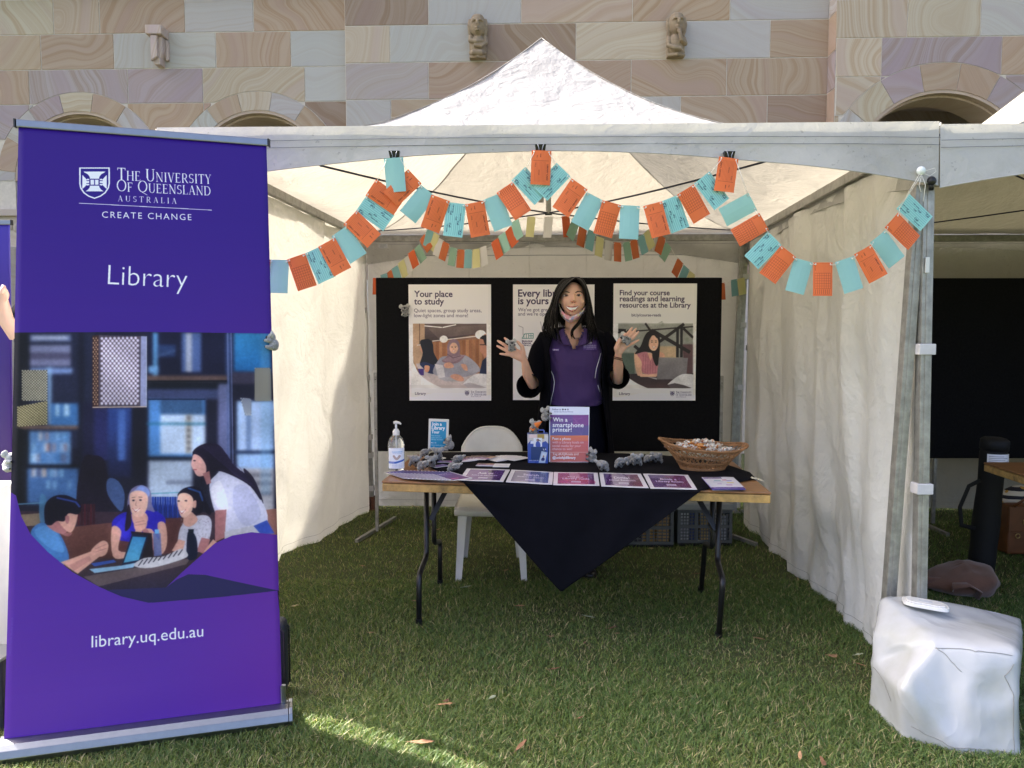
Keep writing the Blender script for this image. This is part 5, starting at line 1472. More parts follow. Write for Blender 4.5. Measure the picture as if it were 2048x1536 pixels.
for i in range(len(cp_)):
 a, b_ = cp_[i], cp_[(i + 1) % len(cp_)]
 k = max(2, int((b_ - a).length / .035))
 for j in range(k): per.append(a.lerp(b_, j / k))
for r_ in range(1, rings + 1):
 for p in per:
  q = ctr.lerp(p, r_ / rings)
  q.z = TH + .0035 + .0022 * abs(mn.noise(Vector((q.x * 6, q.y * 9, 2))))
  mb.v.append(q)
mb.v.append(ctr + Vector((0, 0, .004))); cidx = len(mb.v) - 1
n = len(per)
for j in range(n):
 mb.f.append((cidx, j, (j + 1) % n)); mb.m.append(0)
for r_ in range(rings - 1):
 for j in range(n):
  a = r_ * n + j; b_ = r_ * n + (j + 1) % n
  mb.f.append((a, a + n, b_ + n, b_)); mb.m.append(0)
def drape(u, v):
 top = fa.lerp(fb, u)
 bot = fa.lerp(apex, u / .42) if u < .42 else apex.lerp(fb, (u - .42) / .58)
 edge = min(1.0, v * 14)
 p = top.lerp(Vector((bot.x, bot.y, bot.z)), v)
 y_out = .014 * math.sin(edge * PI / 2)
 zlift = .004
 drop = top.z - bot.z
 p.y = top.y - y_out + (bot.y - top.y + .02) * v * .3 - .018 * v * mn.noise(Vector((u * 6 + v, v * 1.5, 4))) * min(1, drop * 6) - .008 * math.sin(u * 19 + v * 2) * v * min(1, drop * 5)
 p.z = top.z + zlift - drop * v
 return p
mb.sheet(drape, 80, 40)
cl = mb.build('tablecloth', CLOTH, None, smooth=True, solid=.0012)
tag(cl, 'black cloth laid cornerwise on the trestle table, its point hanging down in front', 'tablecloth')
c4 = lambda x, y: (740 + x * .20508, 800 + y * .20508)
c5 = lambda x, y: (1140 + x * .20508, 800 + y * .20508)
ZS = TH + .0075
def sheet_obj(name, label, px, art, W=420, H=300, group=None, cat='sheet', z=ZS, rough=.18, thick=.0015, mat=None):
 TL, TR, BR, BL = [atz(x, y, z) for x, y in px]
 for k, q in enumerate((TL, TR, BR, BL)): q.z += random.uniform(0, .0012)
 if mat is None:
  c = Cv(W, H, (244, 240, 248)); art(c)
  mat = img_mat(name + '_' + label[:18].replace(' ', '_'), c.image(name + label[:12]), rough=rough, coat=.3)
 mb = MB()
 def fn(u, v): return BL.lerp(BR, u).lerp(TL.lerp(TR, u), v) + Vector((0, 0, .0015 * mn.noise(Vector((u * 2, v * 2, px[0][0])))))
 mb.sheet(fn, 8, 6)
 o = mb.build(name, mat, None, smooth=False, fixn=False, solid=thick)
 tag(o, label, cat, group)
 return o
def lam(title1, title2, colA, colB, mode):
 def art(c):
  W, H = c.w, c.h
  g = np.linspace(0, 1, W)[None, :, None]; q = np.linspace(0, 1, H)[:, None, None]
  im = (np.array(colA) * (1 - g) + np.array(colB) * g) * (1 - .25 * q) / 255 + .06 * q * np.array((1, .2, .5))
  c.a[22:H - 24, 40:W - 40] = im[22:H - 24, 40:W - 40]
  if mode == 1: c.blob([(60, 25), (250, 25), (240, 120), (300, 200), (220, 270), (60, 274), (42, 150)], (176, 160, 186), .55); c.ell(250, 60, 26, 30, (60, 44, 60), .7)
  if mode == 2: c.rect(42, 24, 200, H - 26, (170, 160, 176), .7); c.rect(250, 24, 378, H - 26, (52, 60, 120), .6); [c.rect(258 + 22 * k, 40, 272 + 22 * k, 250, (200, 196, 210), .3) for k in range(5)]
  if mode == 3: c.blob([(150, 26), (240, 40), (230, 140), (170, 150)], (210, 190, 200), .6); c.blob([(80, 180), (340, 170), (370, 260), (90, 270)], (220, 80, 130), .45)
  if mode == 4: c.blob([(130, 24), (230, 26), (270, 150), (240, 272), (120, 272)], (190, 178, 190), .75); c.rect(300, 24, 378, 272, (120, 44, 70), .5)
  if mode == 5: [c.line([(190 + 22 * k, 40), (210 + 22 * k, 60), (200 + 22 * k, 80)], 5, (200, 70, 80)) for k in range(4)]
  c.text(title1, (W / 2 - 75, 128), (W / 2 + 75, 128), (236, 220, 240), weight=.02)
  c.text(title2, (W / 2 - 125, 172), (W / 2 + 125, 172), (236, 220, 240), weight=.02)
  c.rect(W / 2 - 44, 208, W / 2 + 44, 240, (214, 200, 222)); c.text('uq.edu.au', (W / 2 - 36, 230), (W / 2 + 36, 230), (110, 60, 120), weight=.01)
  c.text('library.uq.edu.au', (W / 2 - 80, 262), (W / 2 + 80, 262), (200, 170, 210))
 return art
SH = [
 ('laminated sheet with two people printed on it, leftmost of the five on the cloth', [c4(945, 668), c4(1365, 680), c4(1300, 800), c4(865, 785)], lam('Ask us', 'AskUs at the Library', (150, 90, 150), (70, 44, 130), 1)),
 ('laminated sheet with a grey and navy picture, second from the left on the cloth', [c4(1380, 680), c4(1788, 705), c4(1778, 825), c4(1325, 800)], lam('Search', 'Student I.T. support', (150, 140, 160), (60, 64, 130), 2)),
 ('laminated sheet in magenta, in the middle of the five on the cloth', [c4(1794, 705), c5(270, 712), c5(287, 837), c4(1786, 828)], lam('Find your', 'Library guide', (150, 70, 140), (90, 50, 120), 3)),
 ('laminated sheet with a pale figure between violet and dark red, fourth from the left', [c5(285, 712), c5(690, 722), c5(768, 858), c5(305, 842)], lam('Digital', 'Digital Essentials', (70, 34, 130), (120, 50, 90), 4)),
 ('laminated sheet reading Book a Library Room, rightmost of the five', [c5(712, 720), c5(1150, 732), c5(1240, 875), c5(785, 862)], lam('Book a', 'Library Room', (64, 36, 130), (112, 44, 110), 5)),
]
for lb, px, art in SH: sheet_obj('laminated_sheet', lb, px, art, group='laminated sheets along the front edge of the table')
def art_leaf(c):
 c.a[:] = np.array((240, 240, 250)) / 255
 c.rect(10, 8, 250, 40, (70, 50, 140)); c.text('University of Queensland Library', (16, 32), (244, 32), (240, 240, 250))
 for (x, y, w_, col) in ((120, 80, 90, (120, 180, 200)), (230, 70, 60, (220, 100, 150)), (280, 90, 70, (150, 140, 220)), (90, 120, 130, (190, 210, 240)), (260, 140, 90, (240, 220, 120)), (120, 170, 60, (200, 180, 230)), (220, 200, 80, (190, 120, 200))):
  c.rect(x, y, x + w_, y + 18, col)
 c.rect(0, 258, 420, 300, (80, 60, 160)); c.text('Library locations and services', (30, 286), (330, 286), (240, 240, 250))
base = [c5(1285, 755), c5(1592, 755), c5(1712, 868), c5(1392, 872)]
sheet_obj('leaflet', 'white leaflet with coloured blocks on top of a small pile, right of the laminated sheets', base, art_leaf, cat='leaflet', z=TH + .016, group='leaflets in the pile at the right of the table')
LPAP = M('leaflet_paper', (.70, .68, .78), .6)
LPUR = M('leaflet_purple', (.14, .10, .42), .5)
for k in range(4):
 o = sheet_obj('leaflet', ('leaflet directly under the top one of the small pile', 'leaflet second below the top one of the small pile', 'leaflet second from the bottom of the small pile', 'lowest leaflet of the small pile on the black cloth')[k],
                  [(x + random.uniform(-1, 1.5), y + 1 + .3 * k) for x, y in base], None, cat='leaflet', z=TH + .013 - .0024 * k, group='leaflets in the pile at the right of the table', mat=(LPUR, LPAP)[k % 2])
CARDM = {}
def booklet_mat(kind):
 if kind in CARDM: return CARDM[kind]
 c = Cv(120, 180, (90, 50, 120))
 if kind == 'purple':
  g = np.linspace(0, 1, 180)[:, None, None]; c.a[:] = (np.array((60, 40, 120)) * (1 - g) + np.array((104, 44, 110)) * g) / 255
  c.text('Library', (12, 40), (70, 40), (235, 225, 245), weight=.02); c.text('Your guide', (12, 62), (84, 62), (215, 200, 230)); c.rect(12, 140, 60, 150, (220, 120, 170)); c.rect(0, 173, 120, 180, (235, 235, 240)); c.rect(113, 0, 120, 180, (240, 238, 245)); c.rect(0, 0, 5, 180, (50, 30, 90))
 if kind == 'photo':
  c.a[:] = np.array((226, 218, 226)) / 255; c.rect(0, 0, 120, 90, (140, 110, 96)); c.blob([(10, 88), (30, 30), (60, 40), (70, 88)], (70, 50, 50)); c.blob([(60, 88), (80, 20), (110, 30), (116, 88)], (190, 150, 120)); c.rect(0, 100, 120, 150, (120, 50, 130)); c.text('Library', (10, 134), (100, 134), (240, 230, 245), weight=.02)
 if kind == 'white':
  c.a[:] = np.array((236, 234, 238)) / 255; [c.line([(12, 30 + 20 * k), (104, 30 + 20 * k)], 3, (170, 160, 180)) for k in range(7)]
 CARDM[kind] = img_mat('booklet_' + kind, c.image('booklet_' + kind), rough=.35)
 return CARDM[kind]
PAPEREDGE = M('paper_edge', (.72, .70, .72), .8)
def booklet(px, py, z, ang, kind, label, group, w_=.055, h_=.085, tilt=0, th=.0022):
 c = atz(px, py, z)
 mb = MB()
 E = Euler((tilt, 0, ang)).to_matrix()
 P = [E @ Vector(q) + c for q in ((-w_ / 2, -h_ / 2, 0), (w_ / 2, -h_ / 2, 0), (w_ / 2, h_ / 2, 0), (-w_ / 2, h_ / 2, 0))]
 Tp = [p + E @ Vector((0, 0, th)) for p in P]
 mb.add(P + Tp, [(0, 3, 2, 1), (0, 1, 5, 4), (1, 2, 6, 5), (2, 3, 7, 6), (3, 0, 4, 7)], 1)
 mb.f.append((4, 5, 6, 7)); mb.m.append(0); mb.uv[len(mb.f) - 1] = [(0, 0), (1, 0), (1, 1), (0, 1)]
 o = mb.build('booklet', [booklet_mat(kind), PAPEREDGE], None, fixn=False)
 return tag(o, label, 'booklet', group)
NTH = ['first', 'second', 'third', 'fourth', 'fifth', 'sixth', 'seventh', 'eighth', 'ninth', 'tenth', 'eleventh', 'twelfth', 'thirteenth', 'fourteenth']
for k in range(14):
 x, y = c4(330 + 36 * k, 728 + 1.2 * k)
 booklet(x, y + 0, TH + .006 + .0022 * k, R(35), 'purple', '%s purple booklet from the left in the spread-out row beside the sanitiser bottle' % NTH[k], 'purple booklets fanned out at the left table edge', .10, .20, tilt=R(0), th=.002)
for k in range(8):
 x, y = c4(895 + 34 * k, 585 - 5 * min(k, 4))
 booklet(x, y, TH + .006 + .001 * k, R(30 - 9 * k), 'photo', '%s booklet from the left in the fan with photo covers behind the sheets' % NTH[k], 'photo booklets fanned out at the back of the table', .07, .13)
for k in range(9):
 x, y = c4(1215 + 28 * k, 590 - 30 * math.sin(PI * (k + 1) / 11))
 booklet(x, y, TH + .006 + .001 * k, R(38 - 10 * k), 'white', '%s card from the left in the white fan in front of the chair' % NTH[k], 'white cards fanned out at the back of the table', .07, .13)
x, y = c4(1125, 635); booklet(x, y, TH + .006, R(-8), 'photo', 'small photo card lying alone between the two fans and the sheets', 'loose cards on the cloth', .09, .07, th=.004)
x, y = c4(1283, 640); booklet(x, y, TH + .006, R(-4), 'white', 'small white card lying alone behind the second laminated sheet', 'loose cards on the cloth', .085, .10)
x, y = c4(680, 645); booklet(x, y, TH + .010, R(-50), 'purple', 'single purple booklet lying among the plush koalas', 'loose cards on the cloth', .06, .09)
x, y = c4(740, 603); booklet(x, y, TH + .006, R(85), 'purple', 'dark booklet seen edge on beside the koala behind the purple one', 'loose cards on the cloth', .05, .085)
cb = atz(793, 940, TH)
bt = thing('sanitiser_bottle', 'clear pump bottle of hand sanitiser with white and blue label, left on the table', 'bottle', tuple(cb))
m, t, N, L = newmat('clear_plastic')
p = nd(t, 'BsdfPrincipled', i_Roughness=.06); p.inputs['Base Color'].default_value = (.93, .96, .95, 1); p.inputs['Transmission Weight'].default_value = .92; p.inputs['IOR'].default_value = 1.36
o = nd(t, 'OutputMaterial'); L.new(p.outputs[0], o.inputs[0]); CLEAR = m
hb = .165
prof = [(.0, .001), (.036, .001), (.041, .006), (.042, .02), (.042, .125), (.040, .145), (.032, .165), (.020, .178), (.015, .184)]
mb = MB(); mb.lathe(prof, n=32, sx=1.0, sy=.72, cap=False); mb.build('bottle_body', CLEAR, bt, smooth=True, world=False)
mb = MB(); mb.lathe([(.0175, .180), (.0175, .200), (.013, .206), (.011, .212)], n=24); mb.build('collar', WHITEPL, bt, world=False, auto=30)
mb = MB(); mb.lathe([(.0055, .206), (.0055, .238)], n=12); mb.build('pump_stem', WHITEPL, bt, world=False, smooth=True)
mb = MB(); mb.tube([(-.012, 0, .243), (.0, 0, .246), (.018, -.004, .243), (.026, -.006, .236)], [(.008, .007), (.011, .008), (.007, .006), (.004, .004)], 12); mb.build('pump_head', WHITEPL, bt, world=False, smooth=True)
mb = MB(); mb.tube([(0, 0, .19), (0, 0, .03)], .0035, 8); mb.build('dip_tube', WHITEPL, bt, world=False, smooth=True)
c = Cv(240, 380, (240, 244, 250))
c.text('CLEANSKIN', (60, 80), (200, 80), (70, 150, 210), weight=.02)
c.text('hand sanitiser', (70, 105), (190, 105), (90, 130, 190))
c.blob([(90, 130), (120, 175), (150, 128), (175, 150), (135, 215), (105, 215), (70, 150)], (190, 170, 160)); c.ell(120, 150, 10, 14, (250, 250, 252))
c.poly([(0, 250), (100, 250), (240, 205), (240, 235), (110, 285), (0, 285)], (50, 100, 190)); c.text('Instant', (14, 275), (90, 275), (250, 250, 255))
for k in range(3): c.text('kills 99.9% of germs', (60, 300 + 26 * k), (190, 300 + 26 * k), (120, 140, 180))
LBL = img_mat('sanitiser_label', c.image('sanitiser_label'), rough=.3)
mb = MB(); mb.sheet(lambda u, v: Vector((math.sin((u - .5) * 2.3 + .15) * .0427, -math.cos((u - .5) * 2.3 + .15) * .0427 * .73, .012 + .105 * v)), 20, 4); mb.build('label', LBL, bt, world=False, smooth=True, fixn=False)
a = at(857, 838, 4.13); b_ = at(897, 900, 4.13)
sg = thing('counter_sign', 'small white framed sign reading Join a Library Tour on a round foot', 'sign', ((a.x + b_.x) / 2, 4.13, TH))
W_, H_ = (b_.x - a.x) / 2 + .001, (a.z - b_.z)
z0 = b_.z - TH
mb = MB(); mb.box((0, 0, z0 + H_ / 2), (W_ * 2, .010, H_), rot=(0, R(2.0), 0)); mb.build('frame', WHITEPL, sg, world=False, bevel=.003)
c = Cv(240, 380, (44, 150, 200))
c.text('Join a', (12, 58), (168, 58), (250, 252, 255), weight=.03); c.text('Library', (12, 116), (222, 116), (250, 252, 255), weight=.03); c.text('Tour', (12, 172), (136, 172), (250, 252, 255), weight=.03)
for k, s_ in enumerate(('Get the best', 'study spots and', 'library secrets!')): c.text(s_, (12, 214 + 28 * k), (150 + 20 * k, 214 + 28 * k), (190, 226, 244), weight=.005)
c.text('Mon - Fri', (12, 318), (90, 318), (250, 252, 255), weight=.02); c.text('library.uq.edu.au/tours', (12, 350), (220, 350), (220, 240, 250))
SG = img_mat('tour_sign_print', c.image('tour_sign_print'), rough=.2)
mb = MB(); E = Euler((0, R(2.0), 0)).to_matrix()
cc_ = Vector((0, 0, z0 + H_ / 2)); w2, h2 = W_ * .76, H_ * .42
q = [cc_ + E @ Vector((x, -.0062, z)) for x, z in ((-w2, -h2), (w2, -h2), (w2, h2), (-w2, h2))]
mb.quad(*q); mb.build('print', SG, sg, world=False, fixn=False)
mb = MB(); mb.lathe([(.045, 0), (.045, .004), (.012, .008), (.008, .02), (.008, z0 + .004)], n=24); mb.build('foot', WHITEPL, sg, world=False, auto=30)
TL, TR, BR, BL = at(1099, 813, 4.06), at(1179, 814, 4.04), at(1177, 924, 3.97), at(1098, 924, 3.99)
BR.z = max(BR.z, TH + .006); BL.z = max(BL.z, TH + .006)
ws = thing('sign_holder', 'clear stand with a purple and orange sign reading Win a smartphone printer', 'sign', ((BL.x + BR.x) / 2, BL.y, TH))
D_ = crop(1040, 800, .09117)
def art_win(c):
 c.a[:] = np.array((232, 236, 252)) / 255
 def rr(x0, y0, x1, y1, col, col2=None, a=1): c.poly(D_((x0, y0), (x1, y0), (x1, y1), (x0, y1)), col, a, col2=col2)
 rr(660, 325, 1505, 780, (108, 52, 132), (86, 74, 136))
 rr(1160, 325, 1505, 560, (130, 44, 132), a=.8); rr(660, 560, 1010, 780, (84, 88, 150), a=.5)
 rng = random.Random(3)
 for k in range(26): c.line(D_(*[(680 + rng.random() * 780, 360 + rng.random() * 400)] + [(680 + rng.random() * 780, 360 + rng.random() * 400)]), .5, (176, 110, 170), .35)
 rr(660, 775, 1500, 905, (226, 116, 44), (216, 98, 60)); rr(660, 905, 1500, 1355, (204, 84, 76), (198, 82, 44))
 for k in range(3): c.line(D_((660, 960 + 60 * k), (1500, 950 + 60 * k)), .4, (224, 130, 110), .5)
 WH = (252, 250, 252)
 [c.text(a_, *D_((x_, y_), (x2_, y_ + 3)), WH, weight=.018, spacing=1.06) for a_, x_, y_, x2_ in (('Win a', 722, 468, 1040), ('smartphone', 716, 590, 1394), ('printer!', 716, 690, 1128))]
 c.text('Post a photo', *D_((708, 870), (1110, 874)), WH, weight=.015, spacing=1.05)
 for s_, x1, y in (('with a Library koala on', 1392, 948), ('social media for your', 1335, 1026), ('chance to win!', 1140, 1094)): c.text(s_, *D_((708, y), (x1, y + 4)), (246, 200, 196), weight=.006)
 c.text('Tag #UQKoala and', *D_((712, 1206), (1280, 1210)), (250, 226, 214), weight=.014); c.text('@uniofqldlibrary', *D_((712, 1286), (1222, 1290)), WH, weight=.03)
 c.line(D_((660, 1145), (1500, 1145)), .7, (240, 190, 170))
 c.text('Follow us', *D_((712, 222), (900, 224)), (70, 60, 110), weight=.01); c.ell(*D_((940, 208))[0], 1.7, 1.7, (50, 44, 70)); c.ell(*D_((995, 208))[0], 1.7, 1.3, (50, 44, 70)); c.ell(*D_((1050, 208))[0], 1.7, 1.7, (150, 146, 170))
 c.text('social.uq.edu.au/library', *D_((745, 268), (1165, 270)), (120, 116, 160))
c = Cv(480, 660, (240, 240, 250), mapper(TL, TR, BR, BL, 480, 660)); art_win(c)
WIN = img_mat('win_sign_print', c.image('win_sign_print'), rough=.12, coat=.6)
mb = MB(); mb.quad(BL, BR, TR, TL); mb.build('print', WIN, ws, fixn=False)
n_ = (TR - TL).cross(BL - TL).normalized(); n_ = n_ if n_.y > 0 else -n_
mb = MB(); k = .004
mb.hexa([BL + n_ * .001, BR + n_ * .001, BR + n_ * k, BL + n_ * k, TL + n_ * .001, TR + n_ * .001, TR + n_ * k, TL + n_ * k]); mb.build('back_plate', WHITEPL, ws)
mb = MB(); z_ = TH + .0045
mb.hexa([Vector((BL.x, BL.y - .012, z_)), Vector((BR.x, BR.y - .012, z_)), Vector((BR.x, BR.y + .09, z_)), Vector((BL.x, BL.y + .09, z_)), Vector((BL.x, BL.y - .012, z_ + .003)), Vector((BR.x, BR.y - .012, z_ + .003)), Vector((BR.x, BR.y + .09, z_ + .003)), Vector((BL.x, BL.y + .09, z_ + .003))]); mb.build('base', CLEAR, ws)
TL, TR, BR, BL = at(1055, 868, 3.97), at(1097, 868, 3.955), at(1096, 925, 3.955), at(1056, 925, 3.97)
for q in (BL, BR): q.z = TH + .005
pb = thing('gift_box', 'blue printed carton with a carry handle standing against the Win a smartphone printer sign', 'box', ((BL.x + BR.x) / 2, 4.0, TH))
def art_box(c):
 def rr(x0, y0, x1, y1, col, col2=None, a=1): c.poly(D_((x0, y0), (x1, y0), (x1, y1), (x0, y1)), col, a, col2=col2)
 rr(100, 700, 700, 1450, (58, 88, 176)); rr(130, 740, 640, 1000, (214, 206, 200)); rr(200, 760, 360, 830, (240, 214, 210)); rr(380, 750, 530, 850, (176, 150, 80)); rr(530, 780, 620, 930, (226, 226, 226)); c.poly(D_((170, 960), (240, 880), (330, 1000), (560, 900), (620, 960), (620, 1020), (170, 1020)), (58, 88, 176))
 rr(230, 900, 300, 960, (230, 236, 246)); rr(240, 1030, 560, 1330, (40, 66, 120)); rr(295, 830, 480, 1025, (236, 240, 246)); c.ell(*D_((390, 880))[0], 3, 3, (160, 130, 130)); c.blob(D_((345, 1020), (350, 930), (390, 905), (430, 935), (440, 1020)), (66, 90, 180)); c.line(D_((400, 880), (450, 900)), 1.2, (50, 44, 60))
 c.poly(D_((470, 1120), (600, 1150), (550, 1380), (410, 1375)), (196, 214, 236)); c.poly(D_((490, 1160), (580, 1180), (545, 1340), (450, 1335)), (222, 230, 240)); c.blob(D_((465, 1325), (480, 1270), (520, 1260), (540, 1290), (530, 1330)), (50, 60, 120)); c.ell(*D_((515, 1235))[0], 1.6, 1.8, (170, 130, 120)); c.line(D_((505, 1070), (525, 1105)), 1, (240, 240, 250)); c.ell(*D_((560, 1080))[0], 1.2, 1.2, (240, 240, 250))
 c.text('SHARE YOUR LIFE', *D_((196, 1335), (405, 1335)), (240, 244, 252), weight=.02); c.text('photo printer', *D_((200, 1365), (330, 1365)), (180, 196, 230)); rr(620, 740, 720, 1450, (40, 60, 130))
c = Cv(260, 360, (58, 88, 176), mapper(TL, TR, BR, BL, 260, 360)); art_box(c)
BXM = img_mat('gift_box_print', c.image('gift_box_print'), rough=.3); BLUEC = M('blue_card', (.05, .09, .36), .5)
d = Vector((0, .06, 0))
mb = MB(); mb.hexa([BL, BR, BR + d, BL + d, TL, TR, TR + d, TL + d]); mb.build('carton', BLUEC, pb, bevel=.0015)
e_ = Vector((0, -.0012, 0)); mb = MB(); mb.quad(BL + e_, BR + e_, TR + e_, TL + e_); mb.build('front_print', BXM, pb, fixn=False)
hp = [TL.lerp(TR, .50) + d / 2, TL.lerp(TR, .50) + d / 2 + Vector((0, 0, .013)), TL.lerp(TR, .56) + d / 2 + Vector((0, 0, .018)), TL.lerp(TR, .76) + d / 2 + Vector((0, 0, .018)), TL.lerp(TR, .80) + d / 2 + Vector((0, 0, .013)), TL.lerp(TR, .80) + d / 2]
mb = MB(); mb.tube(hp, (.003, .004), 6); mb.build('handle', M('blue_handle', (.10, .16, .55), .5), pb)
WICK = M('wicker_cane', (.34, .17, .068), .55, .35, 30, bump=.3)
bc = atz(1404, 938, TH); bc.y = 3.80
bk = thing('basket', 'oval wicker basket tilted up at the left, heaped with wrapped sweets', 'basket', (bc.x, bc.y, TH))
def bsurf(th, v):
 """v 0 foot ring .. 1 rim, oval, flaring, with the left end of the rim higher"""
 a = .110 + .105 * v ** 1.15; b_ = .080 + .075 * v ** 1.1
 x, y = a * math.cos(th), b_ * math.sin(th)
 z = .006 + .115 * v + v * (.014 * -math.cos(th) + .022 * math.cos(th) ** 4 + .006 * math.sin(th))
 return Vector((x * (1 + .04 * v * math.cos(2 * th)), y, z))
for sgn in (1, -1):
 for k in range(34):
  th0 = 2 * PI * k / 34
  path = [bsurf(th0 + sgn * .55 * v, v) + Vector((0, 0, 0)) + Vector((math.cos(th0), math.sin(th0), 0)) * (.0016 * sgn * (1 if j % 2 else -1)) for j, v in enumerate([i / 14 for i in range(15)])]
  mb = MB(); mb.tube(path, .0021, 5); mb.build('cane', WICK, bk, world=False, smooth=True)
for v, r_ in ((0, .005), (.03, .0045), (.07, .004), (.30, .0026), (.34, .0026), (.62, .0026), (.66, .0026), (.90, .003), (.94, .003), (1.0, .0055)):
 path = [bsurf(2 * PI * k / 60, v) + Vector((0, 0, .002 * math.sin(k * PI / 1.5) if v == 1 else 0)) for k in range(60)]
 mb = MB(); mb.tube(path, r_, 6, closed=True); mb.build('woven_ring', WICK, bk, world=False, smooth=True)
for k in range(90):        # plaited rim: short slanting wraps
 pass
mb = MB()
for k in range(110):
 th = 2 * PI * k / 110; c0 = bsurf(th, 1.0); t_ = (bsurf(th + .03, 1.0) - bsurf(th - .03, 1.0)).normalized()
 nrm = Vector((math.cos(th), math.sin(th), 0)); up_ = Vector((0, 0, 1))
 pts = [c0 + nrm * .0062 * math.cos(a) + up_ * .0062 * math.sin(a) + t_ * (.008 * (j / 5 - .5)) for j, a in enumerate([-.6 + 3.7 * i / 5 for i in range(6)])]
 mb.tube(pts, .0015, 4)
o = mb.build('rim_wrapping', WICK, bk, world=False, smooth=True); o['kind'] = 'stuff'
mb = MB(); mb.lathe([(.0, .004), (1.0, .004), (1.0, .008)], n=30, sx=.108, sy=.078); mb.build('basket_floor', WICK, bk, world=False)
WR = []
for i, (ca, cb_) in enumerate((((.80, .76, .68), (.72, .64, .50)), ((.78, .74, .66), (.55, .22, .07)), ((.70, .30, .06), (.60, .16, .03)), ((.42, .17, .08), (.75, .68, .56)))):
 m, t, N, L = newmat('sweet_wrapper_%s' % ('cream', 'cream_orange', 'orange', 'toffee')[i])
 tc = nd(t, 'TexCoord').outputs['Object']; oi = nd(t, 'ObjectInfo')
 n1 = nd(t, 'TexNoise', i_Scale=55, i_Detail=2); L.new(tc, n1.inputs[0])
 cc = mixc(t, mathn(t, 'MINIMUM', mathn(t, 'MAXIMUM', mathn(t, 'MULTIPLY_ADD', n1.outputs[0], 7, -3.3), 0.0), 1.0), ca, cb_)
 p = nd(t, 'BsdfPrincipled', i_Roughness=.16); L.new(cc, p.inputs[0]); p.inputs['Coat Weight'].default_value = .7
 b = nd(t, 'Bump', i_Strength=.6, i_Distance=.002); n2 = nd(t, 'TexNoise', i_Scale=160, i_Detail=3); L.new(tc, n2.inputs[0]); L.new(n2.outputs[0], b.inputs['Height']); L.new(b.outputs[0], p.inputs['Normal'])
 o = nd(t, 'OutputMaterial'); L.new(p.outputs[0], o.inputs[0]); WR.append(m)
def sweet_mesh(m):
 mb = MB(); mb.ball((0, 0, 0), (.0115, .0085, .0085), 10, 7)
 for s_ in (-1, 1):
  pts = []
  b0 = len(mb.v)
  for j, (x, r_) in enumerate(((.0095, .0035), (.012, .0018), (.0155, .006), (.0185, .0085))):
   for k in range(8):
    a = 2 * PI * k / 8 + j * .4; rr_ = r_ * (1 + .3 * (k % 2) * (j > 1)); mb.v.append(Vector((s_ * x, rr_ * math.cos(a), rr_ * .55 * math.sin(a))))
  for j in range(3):
   for k in range(8): mb.f.append((b0 + j * 8 + k, b0 + j * 8 + (k + 1) % 8, b0 + (j + 1) * 8 + (k + 1) % 8, b0 + (j + 1) * 8 + k)); mb.m.append(0)
 return mb.mesh('sweet', m, smooth=True)
SWM = [sweet_mesh(m) for m in WR]
rs = random.Random(12)
cnt = 0
for lay, nn in ((0, 46), (1, 58), (2, 34), (3, 12)):
 for k in range(nn):
  rr_ = math.sqrt(rs.random()) * (1 - .24 * lay); th = rs.random() * 2 * PI
  base = bsurf(th, .80); x, y = base.x * rr_ * .95, base.y * rr_ * .93
  z = .100 + .013 * lay + .010 * (1 - rr_) + .014 * -(x / .2) + .018 * (x / .2) ** 4
  near = rs.random() < max(.12, .8 - ((x + .03) ** 2 + (y + .05) ** 2) * 130)
  kd = rs.choice((1, 2, 3, 2)) if near else rs.choice((0, 0, 0, 1, 0, 1))
  o = bpy.data.objects.new('wrapped_sweet', SWM[kd]); COL.objects.link(o)
  o.location = Vector((bc.x + x, bc.y + y, TH + z)); o.rotation_euler = (rs.uniform(-.6, .6), rs.uniform(-.5, .5), rs.uniform(0, PI))
  tag(o, ('cream', 'cream and orange', 'orange', 'toffee brown')[kd] + ' twist-wrapped sweet heaped in the wicker basket', 'sweet', ('cream', 'cream and orange', 'orange', 'toffee brown')[kd] + ' wrapped sweets in the basket')
mb = MB(); a = atz(1512, 958, TH + .006)
mb.sheet(lambda u, v: a + Vector((.055 * (u - .4), .03 * (v - .5), .012 * abs(mn.noise(Vector((u * 4, v * 4, 8)))) + .004 - .012 * u)), 8, 6)
tag(mb.build('paper_scrap', M('cream_paper', (.62, .57, .42), .8), None, solid=.001), 'crumpled scrap of cream paper at the right corner of the table', 'paper')
CHAIRM = M('white_chair_plastic', (.72, .70, .62), .38, .04, 4, dirt=.25, dirtcol=(.45, .40, .30), dscale=6)
